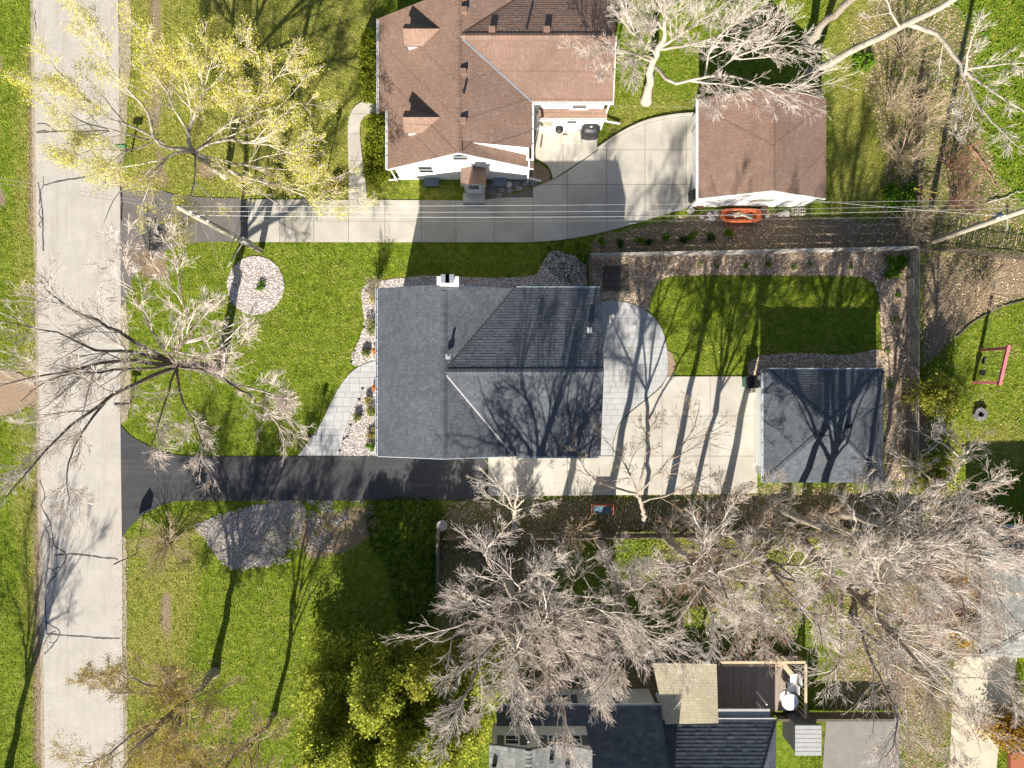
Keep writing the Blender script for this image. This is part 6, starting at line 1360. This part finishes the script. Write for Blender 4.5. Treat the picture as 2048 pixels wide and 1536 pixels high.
wire('service wire from the lines to the brown garage', T2(6.9, -.15), (xm - 1.6, y0 + .1, 3.2), .2, .006)
wire('service wire running from the right pole down towards the lower right house', T2(6.9, .1), W(1930, 1062, 2.7), .3, .006, 'wire_d')
wire('thin wire from the rear wing of the brown house to the brown garage', (xw2, yw + .3, 3.2), (x0 + .3, y1 - .5, 2.6), .1, .005)

# ================================================================== STREET AND GARDEN OBJECTS
# warning sign seen edge-on; the pentagon faces along the street
s0 = W(272, 1108); sg = thing('road_sign', 'pentagon road sign on a thin dark post at the roadside, lower left', 'road sign', s0)
MB().tube([s0 + Vector((0, 0, -.1)), s0 + Vector((0, 0, 2.28))], .028, 6).build('post', 'black', sg)
ux, uy = math.cos(math.radians(206)), math.sin(math.radians(206)); w_ = .40
def sp(u, z, o=0): return (s0.x + ux * u - uy * o, s0.y + uy * u + ux * o, z)
MB().solid([sp(-w_, 1.52, .035), sp(w_, 1.52, .035), sp(w_, 2.0, .035), sp(0, 2.36, .035), sp(-w_, 2.0, .035)], (uy * .006, -ux * .006, 0)).build('panel', 'black', sg)
def mailbox(label, px, mat, ang):
    c = W(*px); m = thing('mailbox', label, 'mailbox', c); MB().box(c.x - .045, c.x + .045, c.y - .045, c.y + .045, 0, 1.0).build('post', 'wood_dark', m)
    b = MB(); n = 8; prof = [(-.09, 1.002), (.09, 1.002)] + [(.09 * math.cos(math.pi * k / n), 1.12 + .09 * math.sin(math.pi * k / n)) for k in range(n + 1)]
    b.solid([(c.x - .26, c.y + u, z) for u, z in prof], (.52, 0, 0)); b.build('box', mat, m); MB().box(c.x - .272, c.x - .261, c.y - .085, c.y + .085, 1.01, 1.18).build('door', mat, m); MB().box(c.x + .05, c.x + .2, c.y + .092, c.y + .10, 1.1, 1.16).build('flag', 'brick', m)
mailbox('green mailbox on a post at the road beside the yellow-leaved tree', (263, 304), 'green_bin', 0); mailbox('black mailbox on a post at the road beside the large bare tree', (261, 807), 'black', 0)
def lamp(label, px, h, r=.035):
    c = W(*px); l = thing('lamp_post', label, 'lamp', c)
    MB().tube([c, c + Vector((0, 0, h))], r, 8).build('post', 'black', l); MB().lathe((c.x, c.y, h), [(.05, 0), (.10, .06), (.12, .30), (.14, .31), (.03, .44)], 8).build('lantern', 'black', l)
lamp('black lamp post on the lawn beside the stamped front walkway', (633, 868), 1.35); lamp('black lamp post on the yellow lawn left of the curved path', (655, 342), 1.75)
def path_light(label, px):
    c = W(*px); l = thing('path_light', label, 'garden light', c, 'small black path lights by the grey house')
    MB().tube([c, c + Vector((0, 0, .40))], .014, 6).build('stake', 'black', l); MB().lathe((c.x, c.y, .40), [(.03, 0), (.085, .02), (.02, .06)], 10).build('shade', 'black', l)
for px, lab in (((736, 584), 'path light at the top corner of the gravel bed'), ((731, 655), 'path light in the narrow part of the gravel bed'), ((705, 724), 'path light where gravel meets the walkway top'), ((721, 798), 'path light beside the walkway, first below it'), ((697, 872), 'path light beside the walkway, near its middle'), ((683, 900), 'path light at the driveway end of the walkway')): path_light(lab, px)
# swing set
n_b, s_b = W(1962, 700), W(1947, 765); sw_ = thing('swing_set', 'pink-painted swing frame on the lawn at the right', 'swing set', (n_b + s_b) / 2); hz = 2.15
for b_ in (n_b, s_b): MB().box(b_.x - .075, b_.x + .075, b_.y - .075, b_.y + .075, 0, hz).build('post', 'pink', sw_)
d = (s_b - n_b); e = d.normalized() * .15
MB().solid([n_b - e + Vector((-.08, 0, hz + .15)), n_b - e + Vector((.08, 0, hz + .15)), s_b + e + Vector((.08, 0, hz + .15)), s_b + e + Vector((-.08, 0, hz + .15))], (0, 0, -.148)).build('beam', 'pink', sw_)
for k, t_ in enumerate((.33, .70)):
    c = n_b + d * t_; s_ = d.normalized() * .2
    for sg_ in (-1, 1): MB().tube([c + s_ * sg_ + Vector((0, 0, hz)), c + s_ * sg_ + Vector((.02, 0, .5))], .012, 5).build('chain', 'wire_d' if k == 0 else 'yellowpaint', sw_)
    sb = MB()
    if k == 0: sb.solid([c + Vector((-.1, 0, .5)) - s_, c + Vector((.1, 0, .5)) - s_, c + Vector((.1, 0, .44)), c + Vector((-.1, 0, .44))], (0, 0, -.03)).solid([c + Vector((-.1, 0, .44)), c + Vector((.1, 0, .44)), c + Vector((.1, 0, .5)) + s_, c + Vector((-.1, 0, .5)) + s_], (0, 0, -.03))
    else: sb.lathe((c.x, c.y, .38), [(.10, 0), (.15, .08), (.17, .25), (.15, .26)], 10)
    sb.build('seat', 'black', sw_)
c = W(1957, 828); fp = thing('fire_pit', 'octagonal stone fire ring on the lawn at the right', 'fire pit', c)
for k in range(8):
    a0, a1 = 2 * math.pi * k / 8 + .02, 2 * math.pi * (k + 1) / 8 - .02
    MB().prism([(c.x + r * math.cos(a), c.y + r * math.sin(a)) for r, a in ((.17, a0), (.38, a0), (.38, a1), (.17, a1))], 0, .24 + random.uniform(0, .02), random.random()).build('stone', 'rockg', fp)
MB().lathe((c.x, c.y, 0), [(.165, 0.01), (.165, .04)], 12).build('ash', 'black', fp)
# behind the grey house
c = W(1200, 613, .4); acu = thing('air_conditioner', 'pale air-conditioning unit at the rear corner of the grey-roofed house', 'air conditioner', (c.x, c.y, 0))
c.x = xE + .12
MB().box(c.x - .38, c.x + .38, c.y - .38, c.y + .38, .042, .78).build('case', 'bluegrey_trim', acu); MB().lathe((c.x, c.y, .782), [(.33, 0), (.33, .012)], 24).build('grille', 'black', acu); MB().lathe((c.x, c.y, .796), [(.12, 0), (.12, .03)], 16).build('fan_hub', 'metal', acu)
p0, p1 = W(1206, 582), W(1256, 532); pf = thing('wood_platform', 'low dark slatted platform on the wood chips behind the grey-roofed house', 'platform', (p0 + p1) / 2)
nb = 9
for k in range(nb):
    y = p0.y + (p1.y - p0.y) * k / nb; MB().box(p0.x + random.uniform(-.02, .02), p1.x + random.uniform(-.02, .02), y, y + (p1.y - p0.y) / nb - .014, .05, .09, random.random()).build('slat', 'wood_dark', pf)
for k in range(3): 
    x = p0.x + .1 + (p1.x - p0.x - .2) * k / 2; MB().box(x - .04, x + .04, p0.y + .02, p1.y - .04, .012, .048).build('bearer', 'wood_dark', pf)
def bin_(label, px, mat, w=.6, d_=.65, h=1.0):
    c = W(*px); b = thing('wheeled_bin', label, 'bin', c)
    m = MB(); z0, z1 = .08, h; k = .82
    m.add([(c.x - w / 2 * k, c.y - d_ / 2 * k, z0), (c.x + w / 2 * k, c.y - d_ / 2 * k, z0), (c.x + w / 2 * k, c.y + d_ / 2 * k, z0), (c.x - w / 2 * k, c.y + d_ / 2 * k, z0), (c.x - w / 2, c.y - d_ / 2, z1), (c.x + w / 2, c.y - d_ / 2, z1), (c.x + w / 2, c.y + d_ / 2, z1), (c.x - w / 2, c.y + d_ / 2, z1)], [(3, 2, 1, 0), (4, 5, 6, 7), (0, 1, 5, 4), (1, 2, 6, 5), (2, 3, 7, 6), (3, 0, 4, 7)]).build('body', mat, b)
    MB().box(c.x - w / 2 - .02, c.x + w / 2 + .02, c.y - d_ / 2 - .02, c.y + d_ / 2 + .02, h + .003, h + .05).box(c.x - w / 2 + .1, c.x + w / 2 - .1, c.y - d_ / 2 + .1, c.y + d_ / 2 - .1, h + .052, h + .085).build('lid', 'black', b)
    for s_ in (-1, 1): MB().tube([(c.x + s_ * w * .38 - .03, c.y + d_ * .42, .1), (c.x + s_ * w * .38 + .03, c.y + d_ * .42, .1)], .1, 12).build('wheel', 'black', b)
    MB().tube([(c.x - w * .35, c.y + d_ / 2 + .05, h + .02), (c.x + w * .35, c.y + d_ / 2 + .05, h + .02)], .018, 6).build('handle', 'black', b)
bin_('green wheeled bin beside the white garage door', (1492, 764), 'green_bin')
bin_('black wheeled bin at the west corner of the brown garage', (1383, 398), 'black', .5, .5, .9)
hs = thing('planter_box', 'pale concrete block beside the green wheeled bin', 'planter', W(1506, 780)); c = W(1507, 781)
m = MB(); m.box(c.x - .24, c.x + .24, c.y - .16, c.y + .16, .036, .3).build('box', 'concrete_w', hs); MB().box(c.x - .19, c.x + .19, c.y - .11, c.y + .11, .302, .31).build('soil', 'joint', hs)
cr = thing('trellis_hoop', 'thin black wire hoop in the mulch at the edge of the patio', 'garden hoop', W(1345, 720)); c = W(1345, 722)
MB().tube([(c.x + .35 * math.cos(a), c.y + .38 * math.sin(a), .06) for a in [math.pi * (k / 12 - .5) for k in range(13)]], .015, 5).build('hoop', 'black', cr)
# garden bench with teal seat, south of the court
c = W(1204, 1018, .4); gb_ = thing('garden_bench', 'red-framed garden bench with teal cushion under the bare trees', 'bench', (c.x, c.y, 0))
MB().box(c.x - .48, c.x + .48, c.y - .24, c.y + .22, .40, .50).build('cushion', 'teal', gb_); MB().box(c.x - .55, c.x + .55, c.y - .26, c.y + .24, .34, .398).build('seat', 'wood_red', gb_); MB().box(c.x - .55, c.x + .55, c.y + .242, c.y + .29, .3, .95).build('backrest', 'wood_red', gb_)
for s_ in (-1, 1):
    MB().box(c.x + s_ * .60 - .04, c.x + s_ * .60 + .04, c.y - .3, c.y + .3, .60, .65).build('armrest', 'wood_red', gb_)
    for yy in (-.26, .24): MB().box(c.x + s_ * .60 - .035, c.x + s_ * .60 + .035, c.y + yy - .035, c.y + yy + .035, 0, .598).build('leg', 'wood_red', gb_)
c = W(886, 1047); bb = thing('bird_bath', 'white stone birdbath at the end of the dark wooden fence', 'bird bath', c)
MB().lathe((c.x, c.y, 0), [(.18, 0), (.18, .05), (.07, .10), (.06, .55), (.10, .60)], 14).build('pedestal', 'rockw', bb, True); MB().lathe((c.x, c.y, .602), [(.12, 0), (.30, .07), (.31, .10), (.27, .10), (.10, .045)], 18).build('bowl', 'rockw', bb, True)
# brown house: patio things
c = W(1180, 262, .5); gl = thing('covered_grill', 'large grill under a black vinyl cover on the back patio', 'grill', (c.x, c.y, .08))
def loft(rings):
    m = MB(); n = len(rings[0]); v = [p for r in rings for p in r]; f = []
    for i in range(len(rings) - 1):
        for k in range(n): f.append((i * n + k, i * n + (k + 1) % n, (i + 1) * n + (k + 1) % n, (i + 1) * n + k))
    f.append(tuple(range((len(rings) - 1) * n, len(rings) * n))); return m.add(v, f)
def rr(cx, cy, hx, hy, z, n=20, e=3.2, wob=0.0, seed=0):
    q = random.Random(seed); out = []
    for k in range(n):
        a = 2 * math.pi * k / n; x, y = math.cos(a), math.sin(a); s_ = 1 / ((abs(x) ** e + abs(y) ** e) ** (1 / e)); j = 1 + q.uniform(-wob, wob); out.append((cx + hx * x * s_ * j, cy + hy * y * s_ * j, z))
    return out
loft([rr(c.x, c.y, .52, .38, .08, wob=.05, seed=1), rr(c.x, c.y, .50, .37, .5, wob=.04, seed=2), rr(c.x, c.y, .52, .36, .85, wob=.03, seed=3), rr(c.x, c.y + .03, .42, .27, 1.05, seed=4, wob=.03), rr(c.x, c.y + .05, .36, .16, 1.14, seed=5)]).build('cover', 'cover', gl, True)
MB().box(c.x - .06, c.x + .06, c.y - .02, c.y + .04, 1.142, 1.15).build('badge', 'white_trim', gl)
c = W(1118, 262, .4); kg_ = thing('kettle_grill', 'small round black kettle grill on the back patio', 'grill', (c.x, c.y, .08))
MB().lathe((c.x, c.y, .45), [(.08, 0), (.20, .10), (.235, .22), (.235, .24), (.20, .34), (.08, .42)], 18).build('kettle', 'black', kg_, True); MB().lathe((c.x, c.y, .872), [(.03, 0), (.03, .04)], 8).build('knob', 'wood_dark', kg_)
for k in range(3):
    a = 2 * math.pi * k / 3 + .4; MB().tube([(c.x + .12 * math.cos(a), c.y + .12 * math.sin(a), .52), (c.x + .24 * math.cos(a), c.y + .24 * math.sin(a), .08)], .014, 6).build('leg', 'metal', kg_)
c = W(1141, 274, .1); dm = thing('doormat', 'tan doormat on the back patio of the brown house', 'doormat', (c.x, c.y, .08)); MB().box(c.x - .31, c.x + .31, c.y - .19, c.y + .19, .082, .094).build('mat', 'mat_fibre', dm); MB().box(c.x - .26, c.x + .26, c.y - .14, c.y + .14, .0945, .098).build('pile', 'wood_tan', dm)
c = W(1131, 255, .5); br_ = thing('broom', 'brown broom leaning beside the back door step', 'broom', (c.x, c.y, .08)); MB().tube([(c.x, c.y - .28, .1), (c.x + .02, c.y + .25, 1.15)], .014, 6).build('handle', 'wood_red', br_); MB().box(c.x - .14, c.x + .14, c.y - .32, c.y - .25, .08, .22).build('head', 'wood_dark', br_)
c = W(1083, 281, .3); bx_ = thing('patio_beam', 'dark narrow timber lying on the back patio', 'timber', (c.x, c.y, .08)); MB().box(c.x - .045, c.x + .045, c.y - .32, c.y + .32, .08, .16, rz=-.13).build('beam', 'wood_dark', bx_)
# flagstones beside the entry: irregular pieces
fl = sheet('flagstone_path', P2([(975, 366), (1010, 360), (1058, 362), (1080, 366), (1040, 380), (990, 397), (974, 397)]), .008, 'joint')
q = random.Random(5); pts_ = [(985, 372), (985, 386), (1000, 366), (1003, 380), (998, 391), (1018, 368), (1020, 381), (1034, 367), (1038, 377), (1052, 368), (1066, 368)]
for i, (px, py) in enumerate(pts_):
    c = W(px, py); n = q.randint(5, 7); r0 = .22
    MB().prism([(c.x + r0 * q.uniform(.75, 1.1) * math.cos(2 * math.pi * k / n + i), c.y + r0 * .85 * q.uniform(.75, 1.1) * math.sin(2 * math.pi * k / n + i)) for k in range(n)], .01, .05, q.random()).build('stone', 'rockg', fl)
rk = MB().rock((W(1018, 369).x, W(1018, 369).y, .05), .2, 3); tag(rk.build('boulder', 'rockw'), 'single pale boulder among the flagstones by the entry', 'rock')
# things along the south wall of the brown garage
p0, p1 = W(1438, 448), W(1518, 420); ob = thing('orange_sled', 'orange plastic sled full of split logs against the brown garage', 'sled', ((p0.x + p1.x) / 2, (p0.y + p1.y) / 2, 0))
cx, cy = (p0.x + p1.x) / 2, (p0.y + p1.y) / 2; hx, hy = (p1.x - p0.x) / 2, (p1.y - p0.y) / 2
def ring(r1, z1, r2, z2): return [rr(cx, cy, hx * r1, hy * r1, z1, 28, 3.5, .02, 6), rr(cx, cy, hx * r2, hy * r2, z2, 28, 3.5, .02, 6)]
loft([rr(cx, cy, hx * .8, hy * .75, .02, 28, 7.0), rr(cx, cy, hx * .95, hy * .95, .36, 28, 7.0, .015, 6), rr(cx, cy, hx, hy, .42, 28, 7.0, .02, 6), rr(cx, cy, hx * .97, hy * .95, .44, 28, 7.0, .02, 6), rr(cx, cy, hx * .80, hy * .62, .40, 28, 7.0, .02, 6), rr(cx, cy, hx * .76, hy * .56, .12, 28, 7.0)]).build('tub', 'orange', ob, True)
for k in range(9):
    x = cx + hx * random.uniform(-.5, .5); y = cy + hy * random.uniform(-.35, .35); a = random.uniform(-.5, .5); l_ = .3
    lg = MB().tube([(x - l_ * math.cos(a), y - .2 * math.sin(a), .30 + .02 * k), (x + l_ * math.cos(a), y + .2 * math.sin(a), .30 + .02 * k)], .055, 7).build('split_log', ('wood_grey', 'wood_tan', 'bark')[k % 3]); tag(lg, 'split log lying in the orange sled', 'log', 'split logs in the orange sled')
RK = [(1405, 430), (1418, 425), (1424, 433), (1413, 436), (1432, 418), (1380, 417), (1534, 425), (1560, 421), (1572, 419)]
for i, (px, py) in enumerate(RK):
    c = W(px, py + (8 if px > 1430 else 4)); o = MB().rock((c.x, c.y, -.01), .13 + .05 * (i % 3), 30 + i, .7).build('rock', 'rockw'); tag(o, 'pale rock below the white garage wall, %s of nine from the left' % ORD[sorted(RK).index((px, py))], 'rock', 'pale rocks below the brown garage')
for i, (px, py) in enumerate(((1588, 424), (1602, 424))):
    c = W(px, py); m = MB(); X0, X1 = c.x - .155, c.x + .155
    for (a0, a1, b0, b1_) in ((X0, X1, c.y - .2, c.y - .165), (X0, X1, c.y + .165, c.y + .2), (X0, X0 + .035, c.y - .165, c.y + .165), (X1 - .035, X1, c.y - .165, c.y + .165), (c.x - .018, c.x + .018, c.y - .165, c.y + .165), (X0 + .035, c.x - .018, c.y - .018, c.y + .018), (c.x + .018, X1 - .035, c.y - .018, c.y + .018)): m.box(a0, a1, b0, b1_, 0, .22)
    tag(m.build('cinder_block', 'cinder'), ('tan cinder block beside the garage wall, nearer the rocks', 'tan cinder block beside the garage wall, nearer the garage corner')[i], 'block', 'cinder blocks by the brown garage')
def pot(label, px, mat, r=.17, h=.3):
    c = W(*px); p = thing('flower_pot', label, 'pot', c); MB().lathe((c.x, c.y, 0), [(r * .7, 0), (r * .95, h * .8), (r * 1.08, h * .82), (r * 1.08, h), (r * .9, h), (r * .85, h * .85)], 16).build('pot', mat, p, True); MB().lathe((c.x, c.y, 0), [(r * .80, h * .82), (r * .80, h * .88)], 14).build('soil', 'joint', p)
pot('terracotta pot at the right end of the orange sled', (1524, 424), 'terracotta', .2, .34); pot('dark red pot at the corner of the brown garage', (1397, 413), 'brick', .18, .3); pot('white pot beside the front door of the grey-roofed house', (752, 722), 'white_trim', .08, .2)
pot('small green pot behind the slate house', (1150, 1362), 'green_bin', .16, .3)
# yellow poles lying by the picket fence
for i, (a, b_) in enumerate((((1828, 376), (1874, 386)), ((1830, 378), (1866, 398)))):
    o = MB().tube([W(*a, .9), W(*b_, .85)], .022, 6).build('yellow_pole', 'yellowpaint'); tag(o, ('upper of two yellow poles resting on the picket fence', 'lower of two yellow poles resting on the picket fence')[i], 'pole', 'yellow poles on the picket fence')
# fallen branches on the ground
def branch(label, pts, r, seed, mat='bark_pale'):
    P = [tuple(W(x, y, .08)) for x, y in pts]; Q = resample(P, 14, .03); o = MB().tube([Vector(p) for p in Q], [r * (1 - .6 * i / 13) for i in range(14)], 6).build('fallen_branch', mat); tag(o, label, 'branch', 'fallen branches')
branch('long fallen reddish branch on the ground right of the brush', [(1940, 290), (1965, 325), (1985, 362), (1993, 372)], .07, 1, 'twig_red'); branch('pale fallen branch near the right edge above the utility pole', [(1975, 405), (2010, 394), (2060, 375)], .05, 2); branch('short fallen branch beside the red thicket', [(1905, 380), (1920, 410)], .04, 3)
# edging around the swing lawn, low and dark
E_ = smooth_open([(2060, 598), (2000, 614), (1985, 622), (1945, 645), (1912, 674)], 5); em = MB()
for a, b_ in zip(E_[:-1], E_[1:]):
    p, q2 = W(*a), W(*b_); n_ = (q2 - p).cross(Vector((0, 0, 1))).normalized() * .035; em.solid([p + n_ + Vector((0, 0, .08)), q2 + n_ + Vector((0, 0, .08)), q2 - n_ + Vector((0, 0, .08)), p - n_ + Vector((0, 0, .08))], (0, 0, -.09))
tag(em.build('lawn_edging', 'wood_dark'), 'dark curved edging between brown soil and the swing lawn', 'edging')
# lower right corner: brick planter wall and a white heat pump
bw = thing('brick_planter', 'red brick planter in the lower right corner', 'planter', W(2035, 1520)); p, q2 = W(2015, 1540), W(2060, 1500)
for r in range(4):
    for k in range(6):
        x = p.x + .21 * k + (.1 if r % 2 else 0); MB().box(x, x + .2, q2.y - .1, q2.y, .07 * r, .07 * r + .062, random.random()).build('brick', 'brick', bw)
MB().box(p.x, p.x + 1.3, p.y, q2.y - .104, 0, .28).build('soil', 'brick', bw)
hp_ = thing('heat_pump', 'white louvred unit beside the tan side driveway', 'heat pump', W(2030, 1432)); c = W(2036, 1436, .5)
MB().box(c.x - .3, c.x + .3, c.y - .4, c.y + .4, 0, .8).build('case', 'white_trim', hp_)
for k in range(7): MB().box(c.x - .25, c.x + .25, c.y - .34 + k * .1, c.y - .28 + k * .1, .802, .815).build('louvre', 'greymetal', hp_)
MB().box(c.x - .2, c.x + .2, c.y - 1.0, c.y - .5, 0, .5).build('base_unit', 'bluegrey_trim', hp_)
